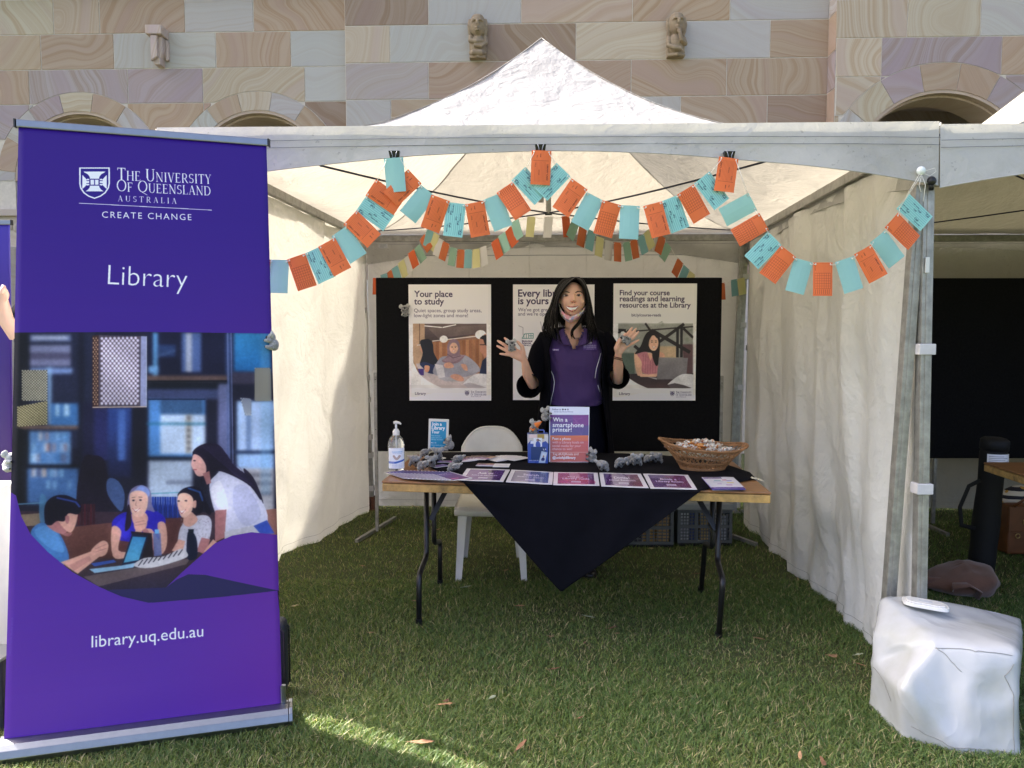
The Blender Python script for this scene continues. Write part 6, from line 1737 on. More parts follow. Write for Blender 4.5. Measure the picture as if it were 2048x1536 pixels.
def make_chair(label, loc, rot):
 t = thing('plastic_chair', label, 'chair', loc, (0, 0, rot), 'white plastic chairs behind the table')
 def seat(u, v):
  x = (u - .5) * (.42 - .05 * v); y = -.20 + .40 * v
  z = .43 - .018 * math.cos((u - .5) * 3) * (1 - (2 * v - 1) ** 2 * .5) + (.012 if v < .05 else 0) - (.03 * max(0, .08 - v) / .08)
  return Vector((x, y, z))
 mb = MB(); mb.sheet(seat, 16, 16); mb.build('seat', CHAIRM, t, world=False, smooth=True, solid=.006)
 def back(u, v):
  s_ = (u - .5) * 2
  wd = .195 * (1 - .05 * v)
  top = .40 - .12 * abs(s_) ** 3.2
  x = s_ * wd; z = .43 + top * v; y = .19 + .09 * v - .035 * (1 - s_ * s_) * -1 * .6 - .05 * s_ * s_ * (1 - .3 * v)
  return Vector((x, y, z))
 mb = MB(); mb.sheet(back, 20, 14); mb.build('backrest', CHAIRM, t, world=False, smooth=True, solid=.007)
 path = [back(0, k / 10) for k in range(10)] + [back(k / 20, 1) for k in range(21)] + [back(1, 1 - k / 10) for k in range(1, 11)]
 mb = MB(); mb.tube(path, .007, 6); mb.build('backrest_rim', CHAIRM, t, world=False, smooth=True)
 path = [seat(0, 1 - k / 8) for k in range(9)] + [seat(k / 8, 0) for k in range(1, 9)] + [seat(1, k / 8) for k in range(1, 9)]
 mb = MB(); mb.tube([p - Vector((0, 0, .015)) for p in path], (.004, .022), 8); mb.build('seat_skirt', CHAIRM, t, world=False, smooth=True)
 for sx, sy in ((-1, -1), (1, -1), (1, 1), (-1, 1)):
  tx, ty = sx * (.19 if sy < 0 else .165), sy * .18; fx, fy = sx * (.205 if sy < 0 else .19), sy * (.215 if sy < 0 else .25)
  mb = MB()
  for (dx, dy) in ((0, 1), (1, 0)):
   w0, w1 = .055, .034
   a = Vector((tx, ty, .425)); b_ = Vector((fx, fy, 0))
   v = Vector((-sx * dx, -sy * dy, 0)); nn_ = Vector((-sx * (1 - dx), -sy * (1 - dy), 0)) * .006
   mb.hexa([b_, b_ + v * w1, b_ + v * w1 + nn_, b_ + nn_, a, a + v * w0, a + v * w0 + nn_, a + nn_])
  mb.build('leg', CHAIRM, t, world=False, bevel=.002)
 return t
make_chair('white plastic chair with a rounded back behind the left half of the table', (-.122, 4.41, 0), R(1))
make_chair('white plastic chair behind the woman, of which only a leg shows beside the cloth', (.40, 4.83, 0), R(-12))
CRATE = M('grey_crate_plastic', (.085, .095, .098), .5, .1)
CRLID = M('pale_grey_lid', (.22, .24, .235), .45, .1)
def make_crate(label, xa, xb, Y, zt_, cols, lid):
 t = thing('folding_crate', label, 'crate', ((xa + xb) / 2, Y + .15, 0), group='grey folding crates on the grass behind the table')
 W_ = xb - xa; z0, z1 = .02, zt_
 D = .30
 mb = MB()
 def bar(x0, x1, za, zb, y0=Y, th=.008): mb.box(((x0 + x1) / 2, y0 + th / 2, (za + zb) / 2), (x1 - x0, th, zb - za))
 nx, nz = 3, 2
 mg = .018
 for i in range(nx + 1):
  x = xa + mg / 2 + (W_ - mg) * i / nx; bar(x - mg / 2, x + mg / 2, z0, z1)
 for j in range(nz + 1):
  z = z0 + mg / 2 + (z1 - z0 - mg) * j / nz; mb.box(((xa + xb) / 2, Y + .005, z), (W_, .0085, mg))
 mb.build('front_frame', CRATE, t)
 mb = MB()
 for i in range(nx):
  for j in range(nz):
   x0 = xa + mg + (W_ - mg) * i / nx; x1 = xa + (W_ - mg) * (i + 1) / nx; za = z0 + mg + (z1 - z0 - mg) * j / nz; zb = z0 + (z1 - z0 - mg) * (j + 1) / nz
   for k in range(6): x = x0 + (x1 - x0) * k / 5; mb.box((x, Y + .0045, (za + zb) / 2), (.006, .006, zb - za))
   for k in range(5): z = za + (zb - za) * k / 4; mb.box(((x0 + x1) / 2, Y + .0048, z), (x1 - x0, .0058, .006))
 o = mb.build('lattice', CRATE, t); o['kind'] = 'stuff'
 for x in (xa + .004, xb - .004): mb = MB(); mb.box((x, Y + D / 2 + .008, (z0 + z1) / 2), (.008, D, z1 - z0)); mb.build('side_panel', CRATE, t, bevel=.001)
 mb = MB(); mb.box(((xa + xb) / 2, Y + D + .01, (z0 + z1) / 2), (W_ - .02, .008, z1 - z0)); mb.build('back_panel', CRATE, t)
 mb = MB(); mb.box(((xa + xb) / 2, Y + D / 2, .012), (W_, D, .02)); mb.build('base', BLACKPL, t, bevel=.002)
 if lid: mb = MB(); mb.box(((xa + xb) / 2, Y + D / 2, z1 + .024), (W_ + .02, D + .03, .046)); mb.build('lid', CRLID, t, bevel=.008)
 mb_ = None
 n = len(cols)
 for k, cl_ in enumerate(cols):
  x0 = xa + .02 + (W_ - .04) * k / n; x1 = xa + .015 + (W_ - .04) * (k + 1) / n
  h_ = (z1 - z0) * rs.uniform(.6, .92)
  mb = MB(); mb.box(((x0 + x1) / 2, Y + .10, z0 + .012 + h_ / 2), (x1 - x0 - .004, .16, h_))
  tag(mb.build('packet', M('packet_%d%d%d' % tuple(int(q * 99) for q in cl_), cl_, .6, .2), None, bevel=.002), '%s packet from the left inside the %s grey crate' % (('first', 'second', 'third', 'fourth', 'fifth')[k], 'right' if lid == 1 else 'left'), 'packet', 'packets inside the %s crate' % ('right' if lid == 1 else 'left'))
cr0, cr1 = atz(1352, 1090), atz(1462, 1088)
make_crate('grey lattice crate with a thick pale lid, right one under the table', at(1355, 1085, 4.92).x, at(1464, 1085, 4.92).x, 4.92, at(1400, 1020, 4.92).z, [(.5, .5, .52), (.03, .05, .2), (.55, .36, .12), (.55, .55, .54), (.52, .53, .55)], 1)
make_crate('grey lattice crate mostly hidden by the black cloth, left one under the table', at(1196, 1090, 4.88).x, at(1347, 1090, 4.88).x, 4.88, at(1300, 1022, 4.88).z, [(.5, .5, .5), (.55, .55, .6), (.02, .02, .03), (.45, .25, .06), (.5, .3, .1)], 2)
# ================================================================== BUNTING
OR_, BL_ = (232, 116, 56), (152, 210, 202)
def cardimg(kind):
 if kind == 'orange_form':
  c = Cv(150, 250, OR_); D = (110, 36, 14)
  c.text('LIBRARY CARD', (30, 150), (30, 34), D, weight=.02)
  for k in range(9): c.line([(40 + 10 * k, 22), (40 + 10 * k, 172)], 1.3, (150, 52, 22))
  c.text('AUTHOR', (92, 110), (92, 70), D, weight=.02); c.text('TITLE', (122, 160), (122, 130), D); c.line([(18, 176), (134, 176)], 1.6, (150, 52, 22)); c.text('NAME', (84, 226), (84, 200), D, weight=.02); c.text('No.', (110, 214), (110, 196), D)
 if kind == 'orange_grid':
  c = Cv(150, 250, OR_); D = (150, 48, 20)
  for k in range(8): c.line([(14 + 17.4 * k, 80), (14 + 17.4 * k, 196)], 1.5, D)
  for k in range(7): c.line([(14, 80 + 19.3 * k), (136, 80 + 19.3 * k)], 1.5, D)
  for k in range(8): c.line([(20 + 15 * k, 202), (20 + 15 * k, 236)], 3.0, (160, 56, 26))
  c.text('DATE DUE', (20, 60), (20, 20), (120, 40, 16)); c.line([(8, 8), (142, 8), (142, 242), (8, 242), (8, 8)], 1.2, D)
 if kind == 'blue_lined':
  c = Cv(150, 250, BL_); D = (40, 70, 84)
  for k in range(9): c.line([(14 + 15.5 * k, 12), (14 + 15.5 * k, 240)], 1.7, (84, 140, 150))
  for (x, y, l) in ((20, 60, 42), (36, 50, 30), (36, 180, 60), (52, 120, 30), (68, 150, 26), (98, 236, 60), (114, 100, 34), (114, 190, 30), (130, 240, 70), (130, 90, 60)):
   c.text('Call number'[:max(4, l // 6)], (x, y), (x, y - l), D, weight=.02)
 return img_mat('card_' + kind, c.image('card_' + kind), rough=.6, trans=.12)
CM = {'F': cardimg('orange_form'), 'G': cardimg('orange_grid'), 'L': cardimg('blue_lined'),
      'P': M('card_aqua', (.33, .59, .54), .6, .03, trans=.15), 'O': M('card_orange', (.66, .12, .025), .6, .03, trans=.15),
      'M': M('card_mint', (.36, .62, .52), .6, .03, trans=.15), 'E': M('card_sage', (.26, .42, .30), .6, .03, trans=.15),
      'Y': M('card_yellow', (.66, .62, .30), .6, .03, trans=.2), 'W': M('card_white', (.66, .64, .60), .6, .03, trans=.2),
      'B': M('card_blue', (.22, .44, .45), .6, .03, trans=.15), 'R': M('card_orange_lined', (.56, .14, .035), .6, .15, trans=.15)}
def card(par, a, b, Y, w_, h_, kind, cu=None, alt=0):
 """one index card hanging by its short top edge between two pixels"""
 Yf = Y if callable(Y) else (lambda x: Y)
 A, B = at(a[0], a[1], Yf(a[0])), at(b[0], b[1], Yf(b[0]))
 d = (B - A).normalized(); hz = Vector((d.x, d.y, 0)).normalized(); dn = Vector((0, 0, -1)); dn = (dn - d * dn.dot(d)).normalized()
 c = (A + B) / 2
 TL, TR = c - d * w_ / 2, c + d * w_ / 2
 cu = random.uniform(-.010, .012) if cu is None else cu
 tw = random.uniform(-.006, .006)
 flip = random.random() < .5
 mb = MB()
 def fn(u, v):
  p = TL.lerp(TR, u) + dn * h_ * (1 - v)
  p.y += alt + cu * math.sin(PI * (1 - v) * .5) ** 2 + tw * (u - .5) * (1 - v) * 2 - .003 * math.sin(PI * u)
  return p
 mb.sheet(fn, 4, 7)
 if flip and kind in 'FGL':
  for k in list(mb.uv): mb.uv[k] = [(1 - a_, 1 - b_) for a_, b_ in mb.uv[k]]
 if kind in 'FG' and False: pass
 o = mb.build('card', CM[kind], par, smooth=False, fixn=False, solid=.0006)
 h1, h2 = fn(.12, .95), fn(.88, .95)
 return h1 + Vector((0, -.002, 0)), h2 + Vector((0, -.002, 0))
FC = [((505, 515), (540, 520), 'O'), ((541, 519), (575, 520), 'M'), ((575, 519), (610, 507), 'G'), ((611, 506), (643, 492), 'L'), ((637, 494), (670, 476), 'F'), ((665, 471), (692, 452), 'P'),
 ((689, 447), (712, 423), 'F'), ((712, 421), (732, 392), 'L'), ((732, 390), (752, 360), 'F'), ((769, 319), (807, 316), 'P'), ((815, 337), (845, 369), 'F'), ((844, 371), (870, 392), 'P'), ((865, 390), (898, 402), 'F'),
 ((895, 404), (930, 408), 'L'), ((930, 409), (968, 402), 'F'), ((967, 399.5), (999, 387), 'P'), ((994, 385.5), (1024, 365), 'G'), ((1023.5, 360), (1050, 334), 'L'), ((1064, 302), (1102, 303.6), 'F'),
 ((1113, 325), (1141.5, 353), 'L'), ((1144, 357.5), (1174.5, 379), 'F'), ((1174.5, 384), (1206.6, 401), 'P'), ((1207, 401), (1240, 410), 'G'), ((1241, 410), (1280, 412), 'P'), ((1287, 412.5), (1323, 403), 'F'),
 ((1323.4, 402.4), (1355, 390), 'L'), ((1355, 389), (1385.6, 370), 'G'), ((1388, 367.5), (1420, 342), 'L'), ((1437, 314.5), (1474.5, 319.6), 'F'),
 ((1498, 387), (1514, 418.5), 'M'), ((1519, 427.6), (1536, 458.5), 'G'), ((1537, 463.5), (1563, 489.5), 'L'), ((1561, 491), (1592, 515), 'G'), ((1590.5, 515.5), (1626, 525), 'P'), ((1626, 525), (1665, 525), 'G'),
 ((1671, 524), (1708, 512), 'P'), ((1707, 509), (1741.5, 489.5), 'F'), ((1741.5, 484.5), (1771, 460), 'P'), ((1768.7, 455), (1794.6, 426), 'G'), ((1793.4, 417.7), (1820.6, 387), 'L')]
YF = 2.885
g1 = thing('card_bunting', 'front garland of orange and aqua library cards clipped along the gazebo valance', 'bunting', at(1083, 420, YF))
holes = []
for i, (a, b, k) in enumerate(FC):
 top = i in (9, 18, 28)
 h = card(g1, a, b, YF, .0745, .128, k, cu=.0 if top else None, alt=-.012 if top else (.004 if i % 2 else -.002) + random.uniform(-.001, .001))
 holes.append(h)
def stringy(par, pts, r_=.0011):
 mb = MB(); mb.tube(pts, r_, 5); mb.build('string', STRING, par, smooth=True)
for i in range(len(holes) - 1):
 a, b = holes[i][1], holes[i + 1][0]
 if i == 28: b = holes[i + 1][0]
 mid = (a + b) / 2 + Vector((0, -.003, -.004 if (a - b).length > .03 else 0))
 stringy(g1, [a + Vector((0, -.001, -.004)), mid, b + Vector((0, -.001, -.004))])
 for q in (a, b):
  mb = MB(); mb.ball(q, .0028, 8, 6); mb.build('knot', STRING, g1, smooth=True)
kn = at(1842, 345, 2.872)
for dx, dz in ((-.004, 0), (.004, .01)):
 stringy(g1, [holes[-1][0] + Vector((0, -.002, 0)), kn + Vector((dx - .02, -.012, -.03)), kn + Vector((dx, -.004, 0))])
stringy(g1, [kn + Vector((0, -.006, -.01)), kn + Vector((-.012, -.012, -.05)), kn + Vector((-.004, -.012, -.075))]); stringy(g1, [kn, kn + Vector((.012, -.012, -.05)), kn + Vector((.006, -.012, -.11))])
stringy(g1, [kn, kn + Vector((.03, -.008, -.014)), kn + Vector((.052, -.01, .002)), kn + Vector((.045, -.012, .014)), kn + Vector((.018, -.01, .006)), kn])
mb = MB(); mb.ball(kn + Vector((0, 0, .006)), (.017, .015, .017), 16, 12); tag(mb.build('ball_toggle', M('milky_plastic', (.70, .74, .70), .25, .1, coat=.4), None, smooth=True), 'milky white ball toggle tied at the right corner of the valance', 'toggle')
CLIPB = M('clip_black', (.010, .012, .018), .25); CLIPS = ALU
for (px, py, lb) in ((789, 310, 'black binder clip holding the aqua card at the left of the valance'), (1081, 297, 'black binder clip holding the orange card in the middle of the valance'), (1458, 311, 'black binder clip holding the orange card at the right of the valance')):
 c0 = at(px, py, YF + .005)
 t = thing('binder_clip', lb, 'clip', tuple(c0), group='binder clips on the valance')
 mb = MB(); mb.hexa([(-.0175, -.004, -.012), (.0175, -.004, -.012), (.0175, .004, -.012), (-.0175, .004, -.012), (-.0215, -.013, .014), (.0215, -.013, .014), (.0215, .013, .014), (-.0215, .013, .014)])
 mb.build('clip_body', CLIPB, t, world=False, bevel=.002)
 mb = MB(); mb.tube([(-.011, -.014, .012), (-.006, -.0125, -.004), (-.006, -.012, -.012), (.006, -.012, -.012), (.006, -.0125, -.004), (.011, -.014, .012)], .0012, 6); mb.build('wire_handle', CLIPS, t, world=False, smooth=True)
K4 = lambda x, y: (520 + x * .2344, 280 + y * .2343)
K5 = lambda x, y: (960 + x * .2246, 280 + y * .2246)
K3 = lambda x, y: (1160 + x * .19533, 540 + y * .19533)
BCARDS = [(K4(945, 1178), K4(1040, 1176), 'O'), (K4(1030, 1152), K4(1078, 1135), 'B'), (K4(1075, 1138), K4(1118, 1105), 'R'), (K4(1125, 1100), K4(1170, 1070), 'B'), (K4(1175, 1055), K4(1222, 1018), 'Y'), (K4(1218, 1018), K4(1262, 983), 'W'),
 (K4(1264, 970), K4(1310, 935), 'O'), (K4(1312, 935), K4(1360, 885), 'E'), (K4(1362, 850), K4(1398, 803), 'R'), (K4(1425, 748), K4(1487, 775), 'B'), (K4(1483, 782), K4(1530, 815), 'Y'), (K4(1520, 832), K4(1565, 855), 'W'), (K4(1562, 862), K4(1620, 890), 'R'),
 (K4(1622, 912), K4(1684, 925), 'E'), (K4(1688, 932), K4(1745, 935), 'R'), (K4(1748, 935), K4(1810, 935), 'B'), (K4(1812, 935), K4(1868, 925), 'Y'), (K4(1868, 922), K4(1924, 900), 'W'),
 (K5(98, 915), K5(162, 870), 'O'), (K5(163, 858), K5(217, 818), 'M'), (K5(222, 818), K5(272, 765), 'O'), (K5(268, 745), K5(345, 690), 'M'), (K5(402, 680), K5(515, 682), 'Y'), (K5(560, 680), K5(668, 680), 'W'), (K5(708, 680), K5(815, 675), 'O'),
 (K5(825, 690), K5(888, 752), 'E'), (K5(882, 752), K5(958, 788), 'R'), (K5(955, 788), K5(1038, 830), 'B'), (K5(1040, 852), K5(1106, 878), 'Y'), (K5(1115, 888), K5(1187, 905), 'W'), (K5(1190, 908), K5(1260, 916), 'R'), (K5(1270, 914), K5(1338, 900), 'E'),
 (K5(1338, 896), K5(1397, 878), 'R'), (K5(1398, 868), K5(1462, 835), 'B'), (K5(1455, 835), K5(1500, 795), 'Y'), (K5(1550, 815), K5(1632, 850), 'W'), (K5(1598, 838), K5(1655, 880), 'R'), (K5(1660, 905), K5(1708, 960), 'E'),
 (K5(1765, 1048), K5(1814, 1100), 'R'), (K5(1815, 1110), K5(1866, 1158), 'B'), (K5(1868, 1162), K5(1918, 1200), 'Y'), (K3(1410, 132), K3(1497, 130), 'R'), (K3(1540, 103), K3(1612, 90), 'B'), (K3(1610, 92), K3(1682, 76), 'Y')]
YB = 5.80
g2 = thing('card_bunting', 'back garland of small orange, yellow, white and green cards across the rear wall', 'bunting', at(1180, 470, YB))
ph = None
for i, (a, b, k) in enumerate(BCARDS):
 h = card(g2, a, b, lambda x: 4.62 + 1.2 * min(1, abs(x - 1112) / 370), .074, .128, k, alt=(i % 3) * .006)
 if ph is not None:
  stringy(g2, [ph[1], (ph[1] + h[0]) / 2 + Vector((0, 0, -.006)), h[0]], .0016)
 ph = h
# ================================================================== KOALAS
FUR = M('grey_plush', (.29, .285, .27), .95, .35, 120, bump=1.0, bscale=260, bdist=.004, sheen=.5)
FURL = M('pale_plush', (.52, .50, .46), .95, .2, 120, bump=1.0, bscale=260, bdist=.004, sheen=.5)
FELTB = M('black_felt_nose', (.012, .011, .012), .6)
FUR2 = M('white_plush', (.62, .60, .56), .95, .2, 120, bump=1.0, bscale=260, bdist=.004, sheen=.5)
def furball(mb, c, r, seed, amp=.07, n=22, k=16, m=0, rot=None):
 b = len(mb.v); mb.ball(c, r, n, k, m, rot)
 c = Vector(c)
 for i in range(b, len(mb.v)):
  d = mb.v[i] - c
  f = 1 + amp * mn.noise(mb.v[i] * 260 + Vector((seed, 0, 0))) + amp * .6 * mn.noise(mb.v[i] * 600)
  mb.v[i] = c + d * f
def koala_proto(fur, ear, cling):
 t = bpy.data.objects.new('plush_koala', None); COL.objects.link(t)
 mb = MB()
 furball(mb, (0, .004, .020), (.0185, .0165, .0215), 1)
 furball(mb, (0, -.006, .046), (.0185, .0155, .0155), 2)
 if cling:
  for s_ in (-1, 1):
   mb.tube([(s_ * .012, -.002, .032), (s_ * .016, -.014, .034), (s_ * .011, -.028, .035)], [.0065, .0062, .0050], 10)
   mb.tube([(s_ * .010, .002, .010), (s_ * .016, -.010, .010), (s_ * .011, -.024, .012)], [.0080, .0070, .0052], 10)
 else:
  for s_ in (-1, 1):
   mb.tube([(s_ * .013, -.004, .030), (s_ * .016, -.011, .026), (s_ * .012, -.016, .024)], [.0065, .006, .005], 10)
   mb.tube([(s_ * .012, -.002, .008), (s_ * .016, -.010, .007), (s_ * .014, -.017, .008)], [.0080, .0070, .0055], 10)
 mb.build('body', fur, t, world=False, smooth=True)
 for s_ in (-1, 1):
  mb = MB(); furball(mb, (s_ * .0185, -.002, .056), (.0115, .0060, .0115), 3 + s_, .25, 16, 10); mb.build('ear', ear, t, world=False, smooth=True)
  mb = MB(); mb.ball((s_ * .0075, -.0195, .050), .0020, 8, 6); mb.build('eye', FELTB, t, world=False, smooth=True)
  for z_ in ((.035, .012) if cling else (.018, .007)):
   mb = MB(); mb.ball((s_ * (.011 if cling else .014), -.030 if (cling and z_ > .02) else (-.026 if cling else -.0195), z_ if cling else z_ + .004), (.0030, .0028, .0030), 8, 6); mb.build('claws', FELTB, t, world=False, smooth=True)
 mb = MB(); furball(mb, (0, -.0165, .040), (.0095, .0060, .0070), 9, .15, 14, 8); mb.build('muzzle', ear, t, world=False, smooth=True)
 mb = MB(); mb.ball((0, -.0225, .0455), (.0048, .0045, .0070), 10, 8); mb.build('nose', FELTB, t, world=False, smooth=True)
 return t
KP = {('g', 0): koala_proto(FUR, FURL, 0), ('g', 1): koala_proto(FUR, FURL, 1), ('w', 1): koala_proto(FUR2, FUR2, 1)}
used_ = set()
def koala(loc, rot, sc, label, kind='g', cling=0, group='small plush koalas'):
 key = (kind, cling)
 if key in used_: o = copy_tree(KP[key])
 else: o = KP[key]; used_.add(key)
 o.location = loc; o.rotation_mode = 'XYZ'; o.rotation_euler = rot; o.scale = (sc, sc, sc)
 tag(o, label, 'soft toy', group)
 return o
def onT(x, y, dz=.006): p = atz(x, y, TH); p.z = TH + dz; return p
kt = [
 (c4(505, 572), (R(50), R(0), R(40)), 1.05, 'plush koala lying at the back left, nearest the foot of the tour sign'),
 (c4(470, 618), (R(62), R(0), R(-35)), 1.0, 'plush koala on its back between the bottle and the tour sign'),
 (c4(410, 660), (R(45), R(8), R(25)), 1.1, 'plush koala right beside the sanitiser bottle'),
 (c4(475, 690), (R(55), R(0), R(60)), 1.05, 'plush koala with a white ear, just behind the row of purple booklets'),
 (c4(590, 668), (R(40), R(0), R(12)), 1.15, 'plump plush koala with the single purple booklet leaning on it'),
 (c4(665, 590), (R(20), 0, R(3)), 1.2, 'plush koala sitting with white ears spread at the foot of the tour sign'),
 (c4(825, 625), (R(58), R(0), R(45)), 1.05, 'plush koala lying beside the fan of photo booklets'),
 (c4(775, 700), (R(64), R(0), R(50)), 1.1, 'plush koala lying face up with a pale snout behind the first laminated sheet'),
 (c5(350, 698), (R(52), R(0), R(-40)), 1.2, 'plush koala nearest the Win a smartphone printer sign in the row lying on the cloth'),
 (c5(460, 670), (R(48), R(0), R(25)), 1.1, 'plush koala second from the left in the row right of the purple and orange sign'),
 (c5(545, 640), (R(56), R(0), R(70)), 1.05, 'plush koala third in the row, white ear towards the front'),
 (c5(660, 650), (R(38), R(0), R(-15)), 1.15, 'plush koala fourth in the row, lying across its neighbour'),
 (c5(730, 615), (R(60), R(0), R(45)), 1.0, 'plush koala at the right end of the row, furthest back'),
 (c5(870, 618), (R(50), R(0), R(-30)), 1.15, 'plush koala lying alone between the row and the wicker basket'),
]
for (px, rot, sc, lb) in kt:
 p = onT(*px, dz=.004 + (.014 if rot[0] > .6 else 0)); koala(p, rot, sc * 1.0, lb, group='small plush koalas lying on the table')
def clipk(px, py, Y, rot, sc, lb, kind='g'):
 p = at(px, py, Y); p.z -= .030 * sc
 return koala(p, rot, sc, lb, kind, 1, 'small plush koalas clinging to things')
clipk(900, 886, 4.10, (0, R(4), R(-100)), 1.15, 'plush koala clinging to the right edge of the tour sign')
clipk(1092, 829, 4.00, (0, R(-8), R(40)), 1.15, 'plush koala clinging to the top left corner of the Win a smartphone printer sign')
clipk(1184, 911, 3.96, (0, R(10), R(-60)), 1.15, 'plush koala clinging to the lower right edge of the Win a smartphone printer sign')
hk = at(1065, 869, 3.985); hk.z = at(1065, 868, 3.97).z
koala(hk, (0, R(14), R(20)), 1.15, 'plush koala with an orange party hat sitting on the blue gift box', 'g', 0, 'small plush koalas clinging to things')
HATM = M('orange_foam', (.80, .20, .02), .6)
a = at(1071, 846, 3.965); b_ = at(1086, 843, 3.955)
mb = MB(); mb.tube([at(1072, 851, 3.965), at(1084, 843, 3.955)], [.017, .001], 14); tag(mb.build('party_hat', HATM, None, smooth=False), 'small orange cone hat on the plush koala above the gift box', 'hat')
mb = MB(); mb.tube([at(1060, 856, 3.955), at(1066, 861, 3.95), at(1070, 857, 3.95)], [.003, .006, .003], 8); tag(mb.build('bow', HATM, None, smooth=True), 'small orange bow on the plush koala above the gift box', 'bow')
clipk(811, 622, BY - .03, (0, R(-6), R(10)), 1.25, 'plush koala on the black board beside the Your place to study poster')
clipk(546, 684, 2.70, (0, R(-8), R(-80)), 1.0, 'plush koala clinging to the right edge of the tall purple banner')
clipk(17, 925, 2.47, (0, R(8), R(60)), 1.05, 'white plush koala clinging to the left edge of the tall purple banner', 'w')
# ================================================================== PEOPLE
def skin_mat(name, col, lip=None):
 m, t, N, L = newmat(name)
 tc = nd(t, 'TexCoord').outputs['Object']
 n1 = nd(t, 'TexNoise', i_Scale=26, i_Detail=4); L.new(tc, n1.inputs[0])
 cc = mixc(t, mathn(t, 'MULTIPLY_ADD', n1.outputs[0], 1.6, -.4), sc_(col, .92), tuple(min(1, c * k) for c, k in zip(col, (1.08, 1.03, 1.0))))
 p = nd(t, 'BsdfPrincipled', i_Roughness=.46); L.new(cc, p.inputs[0])
 p.inputs['Subsurface Weight'].default_value = .25; p.inputs['Subsurface Radius'].default_value = (.012, .004, .002); p.inputs['Subsurface Scale'].default_value = .6
 n3 = nd(t, 'TexNoise', i_Scale=420, i_Detail=2); L.new(tc, n3.inputs[0])
 b = nd(t, 'Bump', i_Strength=.15, i_Distance=.001); L.new(n3.outputs[0], b.inputs['Height']); L.new(b.outputs[0], p.inputs['Normal'])
 o = nd(t, 'OutputMaterial'); L.new(p.outputs[0], o.inputs[0])
 return m
SKIN = skin_mat('warm_skin', (.78, .465, .325))
PALMS = (.60, .33, .25)
HAIR = M('black_hair', (.0032, .0022, .0020), .38, .4, 60, bump=.4, bscale=200, spec=.12)
NAVY = M('black_knit_robe', (.0028, .0028, .0048), .95, .25, 30, bump=.5, bscale=500, bdist=.001, spec=.08)
SKIRT = M('navy_skirt_cloth', (.0035, .004, .009), .9, .2, 20, spec=.1)
m, t, N, L = newmat('purple_polo_cotton')
tc = nd(t, 'TexCoord').outputs['Object']
n1 = nd(t, 'TexNoise', i_Scale=900, i_Detail=2); L.new(tc, n1.inputs[0]); n2 = nd(t, 'TexNoise', i_Scale=7, i_Detail=4, i_Distortion=.8); L.new(tc, n2.inputs[0])
cc = mixc(t, n1.outputs[0], (.034, .010, .085), (.048, .016, .115))
p = nd(t, 'BsdfPrincipled', i_Roughness=.75); L.new(cc, p.inputs[0]); p.inputs['Sheen Weight'].default_value = .15
b = nd(t, 'Bump', i_Strength=.8, i_Distance=.012); L.new(n2.outputs[0], b.inputs['Height']); L.new(b.outputs[0], p.inputs['Normal'])
o = nd(t, 'OutputMaterial'); L.new(p.outputs[0], o.inputs[0]); POLO = m
PIPE = M('white_piping', (.72, .70, .74), .7)
PY = 4.40
Q = lambda x, y, Y=PY: at(x, y, Y)
KP_ = lambda x, y: (960 + x * .19533, 530 + y * .19533)
woman = thing('person', 'smiling woman with long black hair in purple polo and black robe, both palms raised', 'person', (Q(1150, 700).x, PY, 0))
bm_ = MB()
hc = Q(1145.5, 597, PY)
bm_.ball(hc + Vector((0, .012, .012)), (.073, .086, .088), 28, 20)          # cranium
bm_.ball(hc + Vector((0, -.012, -.012)), (.0730, .070, .080), 28, 20)       # face
bm_.ball(hc + Vector((-.001, -.024, -.060)), (.052, .044, .050), 22, 16)    # jaw
bm_.ball(hc + Vector((-.002, -.052, -.088)), (.021, .018, .017), 14, 10)    # chin
for s_ in (-1, 1):
 bm_.ball(hc + Vector((s_ * .038, -.052, -.018)), (.026, .022, .024), 14, 10)      # cheeks, lifted by the smile
 bm_.tube([hc + Vector((s_ * .074, .004, -.028)), hc + Vector((s_ * .079, .010, -.008)), hc + Vector((s_ * .077, .014, .012))], [.006, .009, .007], 8)  # ears
bm_.tube([hc + Vector((0, -.079, .020)), hc + Vector((-.001, -.089, -.002)), hc + Vector((-.002, -.098, -.020))], [.0070, .0085, .0105], 10)   # nose
for s_ in (-1, 1): bm_.ball(hc + Vector((s_ * .011 - .002, -.086, -.022)), (.0075, .008, .006), 10, 8)
bm_.tube([hc + Vector((-.028, -.066, -.050)), hc + Vector((-.002, -.080, -.046)), hc + Vector((.026, -.066, -.049))], [.006, .010, .006], 8)
bm_.tube([hc + Vector((-.026, -.064, -.058)), hc + Vector((-.002, -.076, -.073)), hc + Vector((.024, -.064, -.058))], [.006, .009, .006], 8)
bm_.tube([hc + Vector((0, .012, -.05)), Q(1146, 640, PY + .015), Q(1147, 660, PY + .02), Q(1148, 676, PY + .02)], [.046, .045, .050, .075], 20)
bm_.tube([Q(1148, 668, PY + .02), Q(1148, 690, PY + .02), Q(1149, 740, PY + .02), Q(1150, 790, PY + .02), Q(1150, 840, PY + .02)], [(.115, .045), (.13, .060), (.118, .070), (.11, .070), (.12, .075)], 20)
bm_.tube([Q(1100, 680, PY + .01), Q(1148, 668, PY + .02), Q(1197, 678, PY + .01)], [.034, .045, .034], 14)
aL = [Q(1092, 680, PY + .01), Q(1078, 728, PY + .0), Q(1067, 770, PY - .02)]
fL = [Q(1067, 770, PY - .02), Q(*KP_(482, 1110), PY - .10), Q(*KP_(462, 1010), PY - .155), Q(*KP_(448, 965), PY - .170), Q(*KP_(415, 925), PY - .180)]
aR = [Q(1207, 680, PY + .01), Q(1225, 726, PY + .0), Q(1235, 762, PY - .02)]
